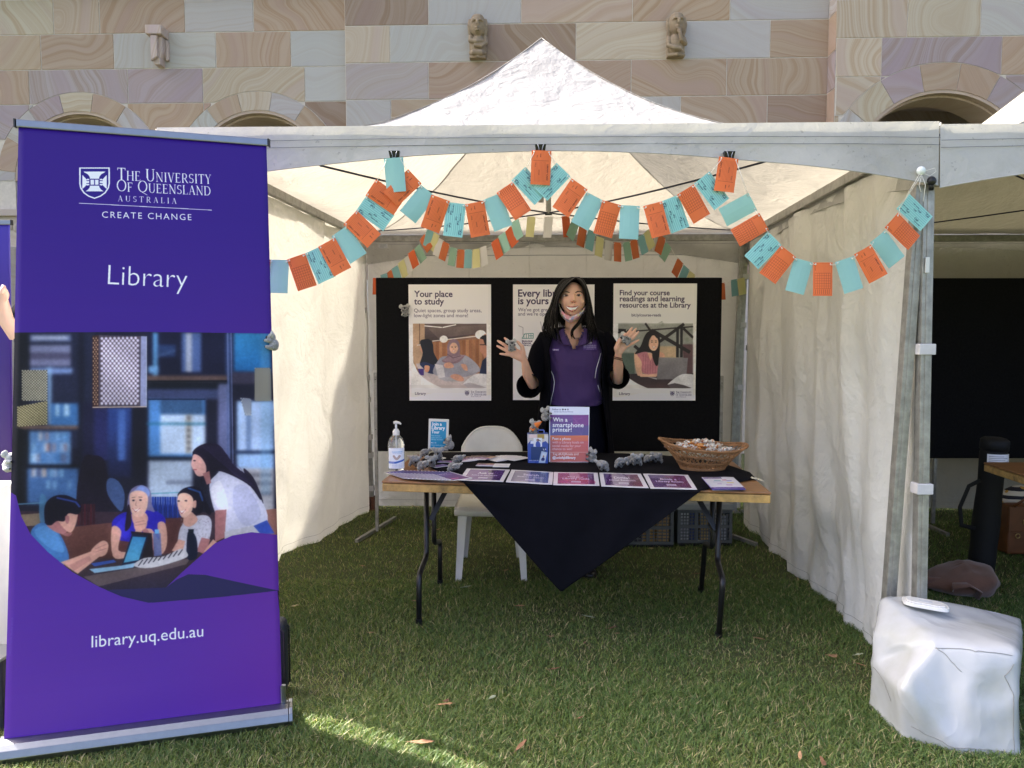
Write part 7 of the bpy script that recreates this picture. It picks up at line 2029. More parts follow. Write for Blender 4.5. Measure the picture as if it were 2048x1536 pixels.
fR = [Q(1235, 762, PY - .02), Q(*KP_(1415, 1030), PY - .10), Q(*KP_(1412, 945), PY - .155), Q(*KP_(1418, 905), PY - .170), Q(*KP_(1435, 865), PY - .180)]
bm_.tube(aL, [.042, .037, .033], 14); bm_.tube(aR, [.042, .037, .033], 14)
bm_.tube(fL, [.033, .030, .0215, (.020, .018), (.022, .015)], 14); bm_.tube(fR, [.033, .030, .0215, (.020, .018), (.022, .015)], 14)
YH = PY - .185
def hand(wr, fingers, palm, thumb):
 W_ = Q(*KP_(*wr[0]), wr[1])
 for (bs, md, tp, ys, r_) in fingers:
  B_, M_, T_ = Q(*KP_(*bs), YH + ys[0]), Q(*KP_(*md), YH + ys[1]), Q(*KP_(*tp), YH + ys[2])
  n_ = 8; pts = []; rr = []
  for k in range(n_ + 1):
   s_ = k / n_; pts.append(B_ * (1 - s_) ** 2 + M_ * 2 * s_ * (1 - s_) + T_ * s_ ** 2 if False else (B_.lerp(M_, s_ * 2) if s_ < .5 else M_.lerp(T_, s_ * 2 - 1)))
   rr.append(r_ * (1.0 - .26 * s_ + .10 * math.exp(-((s_ - .5) / .1) ** 2) + .05 * math.exp(-((s_ - .8) / .08) ** 2)))
  rr[-1] = r_ * .55
  bm_.tube(pts, rr, 10)
  bm_.tube([W_, W_.lerp(B_, .5) + Vector((0, .004, 0)), B_], [(.013, .012), (.0145, .012), (.0115, .0105)], 10)
  bm_.ball(T_, r_ * .62, 8, 6)
 for (p, r_) in palm: bm_.ball(Q(*KP_(*p), YH + .004), r_, 14, 10)
 B_, M_, T_ = Q(*KP_(*thumb[0]), YH - .008), Q(*KP_(*thumb[1]), YH - .022), Q(*KP_(*thumb[2]), YH - .026)
 bm_.tube([W_, B_, M_, T_], [.014, .0165, .0115, .0080], 12); bm_.ball(T_, .0078, 8, 6)
hand(((455, 985), PY - .165),
     [((318, 925), (262, 916), (205, 909), (0, -.004, .004), .0088), ((296, 893), (240, 862), (176, 829), (0, -.003, .006), .0096),
      ((304, 858), (246, 815), (182, 776), (.002, .002, .010), .0100), ((328, 820), (290, 780), (252, 748), (.004, .004, .010), .0095)],
     [((372, 905), (.030, .013, .026)), ((410, 935), (.024, .014, .024)), ((345, 880), (.024, .012, .024))],
     ((438, 895), (432, 835), (384, 785)))
hand(((1414, 925), PY - .165),
     [((1492, 838), (1565, 803), (1626, 768), (0, -.006, -.004), .0088), ((1512, 792), (1578, 735), (1622, 684), (0, .002, .008), .0095),
      ((1495, 765), (1555, 705), (1598, 652), (.002, .004, .010), .0100), ((1468, 760), (1515, 700), (1557, 642), (.004, .004, .008), .0096)],
     [((1448, 840), (.029, .013, .028)), ((1428, 880), (.023, .014, .024)), ((1480, 810), (.024, .012, .024))],
     ((1398, 850), (1428, 772), (1490, 706)))
for (px, sx) in ((1117, -1), (1176, 1)):
 Fp = atz(px + (2 if sx > 0 else 0), 1150, 0); Fp.z = 0
 ank = Vector((Fp.x, Fp.y + .10, .085))
 bm_.tube([Q(1150 + sx * 22, 850, PY + .02), Vector((Fp.x - sx * .01, PY + .01, .50)), Vector((Fp.x, PY, .30)), ank], [.085, .055, .052, .032], 14)
 bm_.tube([ank, ank + Vector((0, -.05, -.05)), ank + Vector((0, -.13, -.068))], [(.030, .032), (.034, .026), (.030, .015)], 12)
body = bm_.build('body', SKIN, woman, smooth=True, fixn=False)
rm = body.modifiers.new('one_surface', 'REMESH'); rm.mode = 'VOXEL'; rm.voxel_size = .0034; rm.use_smooth_shade = True
sm = body.modifiers.new('soften', 'SMOOTH'); sm.factor = .5; sm.iterations = 3
EYEW = M('eye_white', (.62, .58, .54), .25); IRIS = M('dark_iris', (.018, .010, .008), .1, coat=.6); BROW = M('brow_hair', (.012, .007, .005), .9, spec=.1)
LIP = M('rosy_lips', (.40, .09, .085), .4); TEETH = M('teeth_white', (.93, .90, .84), .25)
def face_y(dx, dz):
 """front surface of the face, measured from its centre"""
 best = 0
 for (c, r) in (((0, -.012, -.012), (.0730, .070, .080)), ((-.001, -.024, -.060), (.052, .044, .050)), ((-.038, -.052, -.018), (.026, .022, .024)), ((.038, -.052, -.018), (.026, .022, .024))):
  q = 1 - ((dx - c[0]) / r[0]) ** 2 - ((dz - c[2]) / r[2]) ** 2
  if q > 0: best = min(best, c[1] - r[1] * math.sqrt(q))
 return best
def fpt(px, py, off=0.0):
 p = Q(px, py, PY - .075); d = p - hc
 return hc + Vector((d.x, face_y(d.x, d.z) - off, d.z))
for (ex_, ey_) in ((1132.2, 591), (1157.6, 590.6)):
 mb = MB(); mb.ball(fpt(ex_, ey_, -.004), (.0165, .0065, .0052), 14, 10); mb.build('eye_white', EYEW, woman, smooth=True)
 mb = MB(); mb.ball(fpt(ex_, ey_, -.0015), (.0085, .0066, .0050), 12, 8); mb.build('iris', IRIS, woman, smooth=True)
 mb = MB(); mb.tube([fpt(ex_ - 4.4, ey_ + .6, .001), fpt(ex_ - 2, ey_ - 1.2, .002), fpt(ex_ + 2, ey_ - 1.3, .002), fpt(ex_ + 4.4, ey_ + .6, .001)], [.0014, .0036, .0036, .0014], 6); mb.build('eyelashes', IRIS, woman, smooth=True)
 mb = MB(); mb.tube([fpt(ex_ - 4.2, ey_ + 1.0, .0005), fpt(ex_, ey_ + 2.0, .0008), fpt(ex_ + 4.2, ey_ + 1.0, .0005)], [.0006, .0010, .0006], 6); mb.build('lower_lid', BROW, woman, smooth=True)
for pts in (((1123, 587), (1128, 583.6), (1134, 583.0), (1139.5, 585)), ((1151, 585), (1156, 582.6), (1162, 583), (1166.5, 586.5))):
 mb = MB(); mb.tube([fpt(x, y, .002) for x, y in pts], [(.0022, .0024), (.0036, .0038), (.0036, .0038), (.0014, .0018)], 6); mb.build('eyebrow', BROW, woman, smooth=True)
mouth_u = [(1132.5, 612.6), (1138, 614.2), (1144.5, 615.0), (1151, 614.2), (1156, 612.4)]
mouth_l = [(1132.0, 612.6), (1138, 619.4), (1144.5, 621.8), (1151, 619.4), (1156.6, 612.2)]
mb = MB()
for i in range(4):
 a, b_ = fpt(*mouth_u[i], .0085), fpt(*mouth_u[i + 1], .0085); c_, d_ = fpt(*mouth_l[i + 1], .0085), fpt(*mouth_l[i], .0085)
 for k_, q in enumerate((a, b_, c_, d_)): pass
 bx = [q + Vector((0, -.0045 if abs(q.x - hc.x) < .018 else -.001, 0)) for q in (a, b_, c_, d_)]
 mb.hexa([bx[0], bx[1], bx[2], bx[3]] + [q + Vector((0, .006, 0)) for q in bx])
mb.build('teeth', TEETH, woman, smooth=False)
yy = lambda q: q + Vector((0, -.0055 if abs(q.x - hc.x) < .018 else -.001, 0))
mb = MB(); mb.tube([yy(fpt(x, y - .6, .0085)) for x, y in mouth_u], [.0012, .0026, .0028, .0026, .0012], 8); mb.build('upper_lip', LIP, woman, smooth=True)
mb = MB(); mb.tube([yy(fpt(x, y + .7, .0085)) for x, y in mouth_l], [.0012, .0030, .0036, .0030, .0012], 8); mb.build('lower_lip', LIP, woman, smooth=True)
for s_ in (-1, 1):
 mb = MB(); mb.ball(hc + Vector((s_ * .0055 - .002, -.0945, -.0285)), (.0026, .0025, .0015), 8, 6); mb.build('nostril', BROW, woman, smooth=True)
 a = hc + Vector((s_ * .078, -.002, -.040))
 mb = MB(); mb.ball(a, .0032, 8, 6); mb.build('earring', ALU, woman, smooth=True)
m, t, N, L = newmat('floral_mask_cotton')
tc = nd(t, 'TexCoord').outputs['Object']
v = nd(t, 'TexVoronoi', i_Scale=52); L.new(tc, v.inputs[0])
cr = nd(t, 'ValToRGB'); L.new(v.outputs['Color'], cr.inputs[0])
for i, (p_, c_) in enumerate(((0, (.72, .66, .68)), (.35, (.70, .28, .32)), (.5, (.74, .70, .70)), (.62, (.35, .34, .50)), (.75, (.76, .60, .22)), (.9, (.30, .42, .36)))):
 e = cr.color_ramp.elements[i] if i < 2 else cr.color_ramp.elements.new(p_)
 e.position = p_; e.color = c_ + (1,)
p = nd(t, 'BsdfPrincipled', i_Roughness=.8); L.new(cr.outputs[0], p.inputs[0]); o = nd(t, 'OutputMaterial'); L.new(p.outputs[0], o.inputs[0])
up_ = [(1119.5, 613), (1124, 621), (1131, 628), (1140, 632.5), (1149, 630.5), (1158, 626), (1166, 619), (1171, 611)]
lo_ = [(1119.5, 624), (1123, 633), (1130, 640), (1139, 645.5), (1148, 643.5), (1157, 637), (1165, 630), (1171.5, 621)]
mb = MB()
def mk(u, v_):
 k = u * 7; i = min(6, int(k)); f = k - i
 a = Vector(up_[i]).lerp(Vector(up_[i + 1]), f); b_ = Vector(lo_[i]).lerp(Vector(lo_[i + 1]), f); q = a.lerp(b_, v_)
 s_ = (u - .5) * 2
 yv = PY - .092 + .075 * s_ * s_ + (.020 * v_ ** 2) - .010 * math.sin(PI * v_) + .002 * math.sin(v_ * 15 + u * 5)
 return Q(q.x, q.y, yv)
mb.sheet(mk, 28, 10); mb.build('face_mask', m, woman, smooth=True, fixn=False, solid=.001)
for s_, u in ((-1, 0), (1, 1)):
 mb = MB(); mb.tube([mk(u, .2), mk(u, .2).lerp(hc + Vector((s_ * .082, .015, -.02)), .5), hc + Vector((s_ * .082, .015, -.01))], .0012, 6); mb.build('mask_loop', STRING, woman, smooth=True)
mb = MB()
mb.ball(hc + Vector((0, .040, .024)), (.086, .090, .092), 30, 20)
mb.build('hair_cap', HAIR, woman, smooth=True)
rh = random.Random(5)
part = Q(1152, 556, PY - .04)
def lock(pts, r0, mb):
 P = [Vector(p) for p in pts]; out = []; rr = []
 n_ = len(P)
 for i in range(n_ - 1):
  p0, p1, p2, p3 = P[max(0, i - 1)], P[i], P[i + 1], P[min(n_ - 1, i + 2)]
  for j in range(6):
   s_ = j / 6
   out.append(.5 * ((2 * p1) + (-p0 + p2) * s_ + (2 * p0 - 5 * p1 + 4 * p2 - p3) * s_ * s_ + (-p0 + 3 * p1 - 3 * p2 + p3) * s_ ** 3))
 out.append(P[-1])
 N_ = len(out)
 for k in range(N_):
  s_ = k / (N_ - 1); q = r0 * (.55 + .45 * math.sin(PI * min(1, s_ * 1.3 + .1))) * (1 - .75 * max(0, s_ - .75) * 4 * .9)
  rr.append((q, q * .55))
 mb.tube(out, rr, 6)
mbh = MB()
for k in range(46):
 f = rh.random(); j = lambda a: rh.uniform(-a, a)
 pts = [part + Vector((-.002 + j(.006), f * .05, .002)), Q(1135.5 - 8 * f, 568 - 9 * f, PY - .078 + .10 * f), Q(1121.5 - 9 * f, 587 - 9 * f, PY - .072 + .10 * f),
           Q(1115 - 13 * f + j(1.5), 608, PY - .050 + .10 * f), Q(1112 - 20 * f + j(3), 636, PY - .07 + .09 * f), Q(1114 - 27 * f + j(4), 660 - 3 * f, PY - .11 + .07 * f), Q(1122 - 32 * f + j(5), 686 - 18 * f + j(5), PY - .115 + .05 * f)]
 lock(pts, rh.uniform(.007, .012), mbh)
for k in range(46):
 f = rh.random(); j = lambda a: rh.uniform(-a, a)
 pts = [part + Vector((.002 + j(.006), f * .05, .002)), Q(1161 + 4 * f, 564 - 5 * f, PY - .075 + .10 * f), Q(1170 + 4 * f, 582 - 4 * f, PY - .068 + .10 * f),
           Q(1173.5 + 8 * f + j(1.2), 608, PY - .048 + .10 * f), Q(1172 + 16 * f + j(3), 636, PY - .07 + .09 * f), Q(1177 + 18 * f + j(4), 659, PY - .11 + .07 * f), Q(1177 + 20 * f + j(6), 684 - 10 * f + j(6), PY - .12 + .05 * f)]
 lock(pts, rh.uniform(.007, .012), mbh)
for k in range(26):     # over the crown and down the back
 a = -.9 + 1.8 * k / 25
 pts = [part + Vector((a * .02, .03, .004)), hc + Vector((a * .07, .07, .10)), hc + Vector((a * .10, .11, .02)), hc + Vector((a * .11, .10, -.08)), hc + Vector((a * .12, .10, -.20 + rh.uniform(-.02, .02)))]
 lock(pts, .013, mbh)
for k in range(9):      # the lock that falls across the neck
 j = lambda a: rh.uniform(-a, a)
 pts = [Q(1167 + j(2), 628, PY - .06), Q(1158 + j(3), 645, PY - .085), Q(1147 + j(3), 658, PY - .105), Q(1144 + j(3), 668, PY - .11), Q(1147 + j(5), 676 + j(3), PY - .115)]
 lock(pts, .006, mbh)
o = mbh.build('hair', HAIR, woman, smooth=True, fixn=False); o['kind'] = 'stuff'
def ring_at(z, prof):
 for i in range(len(prof) - 1):
  z0, z1 = prof[i][0], prof[i + 1][0]
  if z0 >= z >= z1:
   f = (z0 - z) / (z0 - z1); return [prof[i][k] * (1 - f) + prof[i + 1][k] * f for k in range(len(prof[i]))]
 return list(prof[0] if z > prof[0][0] else prof[-1])
zq = lambda y: Q(1150, y).z
xq = lambda x: Q(x, 730).x
PP = [(zq(655), 1148, .075, .070), (zq(664), 1148, .120, .080), (zq(674), 1148, .152, .095), (zq(700), 1149, .166, .112), (zq(730), 1150, .158, .118), (zq(765), 1150, .150, .108), (zq(800), 1151, .158, .112), (zq(830), 1151, .165, .115)]
def polo_pt(th, z, grow=0.0):
 _, cx, a, b_ = ring_at(z, PP)
 e = 2.5
 c_, s_ = math.cos(th), math.sin(th)
 x = math.copysign(abs(c_) ** (2 / e), c_) * (a + grow); y = math.copysign(abs(s_) ** (2 / e), s_) * (b_ + grow)
 return Vector((xq(cx) + x, PY + .02 + y, z))
mb = MB()
zt_, zb_ = zq(657), zq(812)
nz_, nt_ = 46, 80
for i in range(nz_ + 1):
 z = zt_ + (zb_ - zt_) * i / nz_
 for k in range(nt_):
  th = 2 * PI * k / nt_
  p = polo_pt(th, z)
  w1 = mn.noise(Vector((th * 2.2, z * 9, 3))); w2 = mn.noise(Vector((th * 5 + z * 8, z * 14, 8)))
  out = Vector((math.cos(th), math.sin(th), 0))
  p += out * (.009 * w1 + .006 * w2) * min(1, (zt_ - z) * 12)
  if i > nz_ - 3: p.z += .012 * math.sin(th * 2 + .6) + (.018 if math.cos(th) > .2 else 0)
  mb.v.append(p)
def inV(p):
 if p.y > PY: return p.z > zq(659)
 vx = xq(1146); dz = p.z - zq(699)
 return dz > 0 and abs(p.x - vx) < .010 + dz * .40
for i in range(nz_):
 for k in range(nt_):
  ids = (i * nt_ + k, i * nt_ + (k + 1) % nt_, (i + 1) * nt_ + (k + 1) % nt_, (i + 1) * nt_ + k)
  c_ = sum((mb.v[q] for q in ids), Vector()) / 4
  if inV(c_): continue
  mb.f.append(ids); mb.m.append(0)
polo = mb.build('polo_shirt', POLO, woman, smooth=True, fixn=False, solid=.002)
vz = zq(699)
for s_ in (-1, 1):
 mb = MB()
 def col(u, v_, s_=s_):
  a = [Vector((xq(1146) + s_ * .058, PY + .02, zq(652))), Vector((xq(1146) + s_ * .062, PY - .06, zq(657))), Vector((xq(1146) + s_ * .050, PY - .098, zq(672))), Vector((xq(1146) + s_ * .014, PY - .108, zq(692)))]
  b_ = [Vector((xq(1146) + s_ * .085, PY + .02, zq(660))), Vector((xq(1146) + s_ * .098, PY - .05, zq(664))), Vector((xq(1146) + s_ * .098, PY - .105, zq(682))), Vector((xq(1146) + s_ * .060, PY - .112, zq(690)))]
  k = u * 3; i = min(2, int(k)); f = k - i
  A_, B_ = a[i].lerp(a[i + 1], f), b_[i].lerp(b_[i + 1], f)
  return A_.lerp(B_, v_) + Vector((0, -.006 * math.sin(PI * v_), .004 * math.sin(PI * v_)))
 mb.sheet(col, 14, 5); mb.build('collar', POLO, woman, smooth=True, fixn=False, solid=.002)
 mb = MB(); path = [polo_front for polo_front in [Vector((xq(1146) + s_ * (.010 + .40 * d_), 0, vz + d_)) for d_ in (0, .03, .06, .09)]]
 for p in path:
  th = math.atan2(-.8, (p.x - xq(1148)) * 5); _, cx, a, b_ = ring_at(p.z, PP); q = max(0, 1 - abs((p.x - xq(cx)) / a) ** 2.5) ** (1 / 2.5); p.y = PY + .02 - b_ * q - .004
 mb.tube(path, (.006, .002), 6); mb.build('placket', POLO, woman, smooth=True)
def onfront(px, py, grow=.003):
 p = Q(px, py, PY - .09); _, cx, a, b_ = ring_at(p.z, PP); q = max(0, 1 - abs((p.x - xq(cx)) / a) ** 2.5) ** (1 / 2.5)
 return Vector((p.x, PY + .02 - b_ * q - grow - .006, p.z))
for pts in (((690, 965), (715, 1050), (750, 1130), (765, 1200), (755, 1290), (735, 1370), (725, 1440)), ((1245, 905), (1222, 980), (1195, 1060), (1180, 1160)), ((1213, 1235), (1238, 1305))):
 P_ = [onfront(*KP_(*p)) for p in pts]; mb = MB(); mb.tube([P_[0].lerp(P_[0], 0)] + P_, .0021, 6); mb.build('piping', PIPE, woman, smooth=True)
def chest_print(name, px0, py0, px1, py1, art, W, H):
 c = Cv(W, H, (74, 44, 116)); art(c)
 im = img_mat(name, c.image(name), rough=.7)
 mb = MB(); mb.sheet(lambda u, v_: onfront(px0 + (px1 - px0) * u, py1 + (py0 - py1) * v_, .001), 8, 6); mb.build('chest_print', im, woman, smooth=True, fixn=False)
def a_crest(c):
 shield(c, 78, 8, 54, 60, (240, 238, 248), (74, 44, 116)); c.text('The University', (8, 98), (202, 98), (238, 236, 246), serif=True, hs=1.2); c.text('Of Queensland', (10, 126), (200, 126), (238, 236, 246), serif=True, hs=1.2); c.text('AUSTRALIA', (50, 148), (160, 148), (200, 190, 220), spacing=1.4)
chest_print('polo_crest', *KP_(1055, 768), *KP_(1200, 872), a_crest, 210, 156)
chest_print('polo_word', *KP_(744, 852), *KP_(812, 882), lambda c: c.text('Library', (8, 40), (110, 40), (236, 232, 244), weight=.02), 120, 54)
mb = MB()
SKP = [(zq(800), .150, .105), (zq(830), .160, .115), (zq(880), .185, .13), (.60, .20, .14), (.22, .24, .16)]
for i in range(20):
 z = SKP[0][0] + (SKP[-1][0] - SKP[0][0]) * i / 19; _, a, b_ = ring_at(z, SKP)
 for k in range(60):
  th = 2 * PI * k / 60; f = 1 + .05 * math.sin(th * 11) * (i / 19); mb.v.append(Vector((xq(1151) + a * f * math.cos(th), PY + .02 + b_ * f * math.sin(th), z)))
for i in range(19):
 for k in range(60): mb.f.append((i * 60 + k, i * 60 + (k + 1) % 60, (i + 1) * 60 + (k + 1) % 60, (i + 1) * 60 + k)); mb.m.append(0)
mb.build('skirt', SKIRT, woman, smooth=True)
RP = [(zq(655), 1148, .10, .085), (zq(662), 1148, .165, .10), (zq(672), 1148, .200, .115), (zq(690), 1149, .204, .135), (zq(740), 1150, .195, .145), (zq(800), 1150, .205, .150), (zq(880), 1150, .225, .165), (.55, 1150, .25, .19), (.34, 1150, .26, .20)]
gap = [(zq(655), .50), (zq(700), .82), (zq(740), .78), (zq(800), .78), (zq(880), .92), (.55, .70), (.34, .60)]
mb = MB()
def robe(u, v_):
 z = RP[0][0] + (RP[-1][0] - RP[0][0]) * v_
 _, cx, a, b_ = ring_at(z, RP); g_ = ring_at(z, gap)[1]
 th = -PI / 2 + g_ + (2 * PI - 2 * g_) * u
 f = 1 + .035 * mn.noise(Vector((u * 14, z * 1.5, 2))) + .02 * math.sin(u * 60) * v_
 e = 2.4; c_, s_ = math.cos(th), math.sin(th)
 return Vector((xq(cx) + math.copysign(abs(c_) ** (2 / e), c_) * a * f, PY + .02 + math.copysign(abs(s_) ** (2 / e), s_) * b_ * f, z))
mb.sheet(robe, 90, 60); mb.build('robe', NAVY, woman, smooth=True, fixn=False, solid=.003)
def sleeve(pts, rr, tag_):
 mb = MB(); P = [Vector(p) for p in pts]; out = []; R_ = []
 for i in range(len(P) - 1):
  p0, p1, p2, p3 = P[max(0, i - 1)], P[i], P[i + 1], P[min(len(P) - 1, i + 2)]
  for j in range(6):
   s_ = j / 6; out.append(.5 * ((2 * p1) + (-p0 + p2) * s_ + (2 * p0 - 5 * p1 + 4 * p2 - p3) * s_ * s_ + (-p0 + 3 * p1 - 3 * p2 + p3) * s_ ** 3)); R_.append(rr[i] * (1 - s_) + rr[i + 1] * s_)
 out.append(P[-1]); R_.append(rr[-1])
 mb.tube(out, R_, 22, cap=False)
 for i, q in enumerate(mb.v): mb.v[i] = q + Vector((mn.noise(q * 14), mn.noise(q * 14 + Vector((5, 0, 0))), mn.noise(q * 14 + Vector((0, 7, 0))))) * .006
 mb.build('sleeve', NAVY, woman, smooth=True, fixn=False, solid=.003)
sleeve([Q(1098, 672, PY + .02), Q(1083, 700, PY + .01), Q(1073, 735, PY), Q(1066, 760, PY - .02), Q(1061, 771, PY - .06), Q(1055, 771, PY - .11)], [.055, .064, .063, .066, .068, .070], 'l')
sleeve([Q(1203, 670, PY + .02), Q(1216, 698, PY + .01), Q(1226, 732, PY), Q(1232, 752, PY - .02), Q(1236, 756, PY - .06), Q(1239, 752, PY - .11)], [.055, .064, .063, .064, .064, .060], 'r')
BANDM = M('brown_cord_band', (.06, .02, .012), .7)
for k in range(2):
 c0 = Q(*KP_(1414, 950 + 16 * k), PY - .162); mb = MB()
 mb.tube([c0 + Vector((.026 * math.cos(a), .024 * math.sin(a), -.006 * math.cos(a))) for a in [2 * PI * i / 24 for i in range(24)]], .0022, 6, closed=True); mb.build('wrist_band', BANDM, woman, smooth=True)
for (px, sx) in ((1117, -1), (1178, 1)):
 Fp = atz(px, 1150, 0); Fp.z = 0
 mb = MB(); mb.ball(Fp + Vector((0, -.02, .022)), (.042, .075, .028), 18, 12); mb.ball(Fp + Vector((0, .10, .030)), (.034, .050, .034), 16, 10); mb.tube([Fp + Vector((0, -.06, .008)), Fp + Vector((0, .13, .008))], [(.038, .008), (.034, .008)], 12)
 mb.build('shoe', M('black_shoe_leather', (.012, .011, .012), .3), woman, smooth=True)
a = Q(*KP_(328, 835), YH - .034); koala(a + Vector((0, 0, -.028)), (0, R(-6), R(12)), 1.05, 'plush koala held between thumb and fingers in the raised hand nearer the middle poster', 'g', 1, 'small plush koalas held in the hands')
a = Q(*KP_(1528, 752), YH - .036); koala(a + Vector((.006, 0, -.022)), (0, R(-60), R(-30)), 1.1, 'plush koala lying in the raised hand in front of the laptop poster', 'g', 0, 'small plush koalas held in the hands')
SKIN2 = skin_mat('fair_skin', (.60, .40, .30))
HY = 3.95
def H_(px, py, Y=HY): return at(px, py, Y)
hp = thing('person', 'person in a black top holding up the second purple banner, only one bare arm showing', 'person', (H_(112, 700).x, HY, 0))
hx = hp.location.x
b2 = MB()
b2.ball((hx, HY, 1.62), (.075, .09, .11), 20, 14); b2.tube([(hx, HY + .01, 1.55), (hx, HY + .02, 1.42)], .05, 14)
b2.tube([(hx, HY + .02, 1.44), (hx, HY + .02, 1.25), (hx, HY + .02, .95)], [(.16, .08), (.15, .09), (.15, .10)], 18)
sh = H_(62, 600, HY)
b2.tube([(hx - .14, HY + .01, 1.39), sh + Vector((.05, -.06, -.08)), H_(33, 676, HY - .12)], [.048, .044, .040], 14)
b2.tube([H_(36, 672, HY - .12), H_(12, 640, HY - .16), H_(4, 600, HY - .19)], [.042, .036, .028], 14)
for k in range(4): b2.tube([H_(5 + k, 600 - k * 3, HY - .20), H_(10 - k, 580 - 3 * k, HY - .215), H_(2, 576 + 4 * k, HY - .235)], [.012, .0105, .009], 8)
b2.ball(H_(5, 590, HY - .20), (.034, .020, .040), 12, 8)
b2.tube([(hx + .14, HY + .01, 1.39), (hx + .2, HY, 1.15), (hx + .18, HY - .12, .98)], [.046, .038, .028], 14)
b2.ball((hx + .18, HY - .15, .95), (.03, .03, .045), 12, 8)
for s_ in (-1, 1): b2.tube([(hx + s_ * .08, HY, .95), (hx + s_ * .09, HY, .5), (hx + s_ * .09, HY + .02, .08)], [.085, .055, .04], 14); b2.tube([(hx + s_ * .09, HY + .03, .05), (hx + s_ * .09, HY - .12, .035)], [(.038, .04), (.035, .03)], 10)
o = b2.build('body', SKIN2, hp, smooth=True, fixn=False); rm = o.modifiers.new('one_surface', 'REMESH'); rm.mode = 'VOXEL'; rm.voxel_size = .007; rm.use_smooth_shade = True
BLK = M('black_top_cotton', (.012, .012, .014), .85, .2)
mb = MB(); mb.tube([(hx, HY + .02, 1.47), (hx, HY + .02, 1.42), (hx, HY + .02, 1.2), (hx, HY + .02, .88)], [(.10, .08), (.20, .11), (.19, .12), (.18, .125)], 24); mb.build('top', BLK, hp, smooth=True)
mb = MB(); mb.tube([(hx - .16, HY + .01, 1.40), sh + Vector((.03, -.04, -.02)), H_(44, 640, HY - .08)], [.062, .07, .072], 16, cap=False); mb.build('sleeve', BLK, hp, smooth=True, solid=.003)
mb = MB(); mb.tube([(hx + .15, HY + .01, 1.40), (hx + .2, HY, 1.2)], [.062, .065], 16, cap=False); mb.build('sleeve', BLK, hp, smooth=True, solid=.003)
for s_ in (-1, 1): mb = MB(); mb.tube([(hx + s_ * .08, HY + .01, .95), (hx + s_ * .095, HY, .5), (hx + s_ * .095, HY + .02, .09)], [.11, .08, .06], 16); mb.build('trouser_leg', BLK, hp, smooth=True)
mb = MB(); mb.ball((hx, HY + .02, 1.65), (.088, .10, .105), 20, 14); mb.build('hair', HAIR, hp, smooth=True)
# ================================================================== LEFT EDGE
c = Cv(200, 520, (54, 34, 140)); g = np.linspace(0, 1, 520)[:, None, None]; c.a[:] = (np.array((50, 34, 140)) * (1 - g) + np.array((70, 20, 90)) * g) / 255
BN2 = img_mat('second_banner_print', c.image('second_banner_print'), rough=.4)
s2 = thing('pull_up_banner', 'second purple pull-up banner at the left edge, held up by a helper', 'banner', (-3.1, 4.1, 0))
T1, T2 = at(20, 448, 4.10), at(-190, 448, 3.95); B2, B1 = at(-180, 1200, 3.90), at(24, 1200, 4.07)
B1.z = B2.z = .07; B1.x += .02
fn2, n2_ = pullup(s2, T2, T1, B1, B2, BN2)
ex = Vector((B1.x - B2.x, B1.y - B2.y, 0)).normalized(); ey = Vector((-ex.y, ex.x, 0)); A0 = Vector((B2.x, B2.y, 0)); B0 = Vector((B1.x, B1.y, 0))
mb = MB(); mb.prism([A0 + ey * a + Vector((0, 0, z)) for a, z in prof[:1]] if False else [A0 + ey * a + Vector((0, 0, z)) for a, z in ((-.05, .01), (-.055, .04), (-.03, .066), (0, .072), (.04, .066), (.055, .04), (.05, .01))], B0 - A0); mb.build('cassette', ALU, s2, bevel=.002)
DR = M('pale_table_cloth', (.55, .56, .56), .85, .06, 6, bump=.4, bscale=30, bdist=.004)
x1 = at(30, 960, 3.2).x
t3 = thing('draped_table', 'table draped to the grass with a pale cloth at the far left', 'table', (x1 - .5, 3.2, 0))
mb = MB()
def dr(u, v_):
 P = [(x1 - 1.0, 2.75), (x1 - .0, 2.75), (x1 + .0, 3.25), (x1 - 1.0, 3.25)]
 k = u * 4 % 4; i = int(k) % 4; f = k - int(k); a, b_ = P[i], P[(i + 1) % 4]
 x, y = a[0] + (b_[0] - a[0]) * f, a[1] + (b_[1] - a[1]) * f
 cx, cy = x1 - .5, 3.0; w_ = .018 * v_ * math.sin(u * 90) + .02 * v_
 return Vector((x + (x - cx) * w_, y + (y - cy) * w_, .765 * (1 - v_) + .004))
mb.sheet(dr, 120, 16)
mb.add([(x1 - 1.0, 2.75, .768), (x1, 2.75, .768), (x1, 3.25, .768), (x1 - 1.0, 3.25, .768)], [(0, 1, 2, 3)])
mb.build('cloth', DR, t3, smooth=True)
mb = MB(); mb.box((x1 - .5, 3.0, .745), (.98, .48, .03)); mb.build('table_top', PLY, t3)
for sx in (-.45, .45):
 for sy in (-.2, .2): mb = MB(); mb.tube([(x1 - .5 + sx, 3.0 + sy, .73), (x1 - .5 + sx, 3.0 + sy, 0)], .013, 10); mb.build('leg', BLACKMET, t3)
a = atz(2, 1455); mb = MB(); mb.box((a.x - .12, a.y + .03, .13), (.30, .12, .26)); q = thing('equipment_case', 'dark case with a silver rim on the grass at the left edge', 'case', (a.x - .12, a.y + .03, 0)); mb.build('shell', CASE, q, bevel=.01)
mb = MB(); mb.box((a.x - .12, a.y + .03, .262), (.31, .13, .012)); mb.build('rim', ALU, q, bevel=.003)
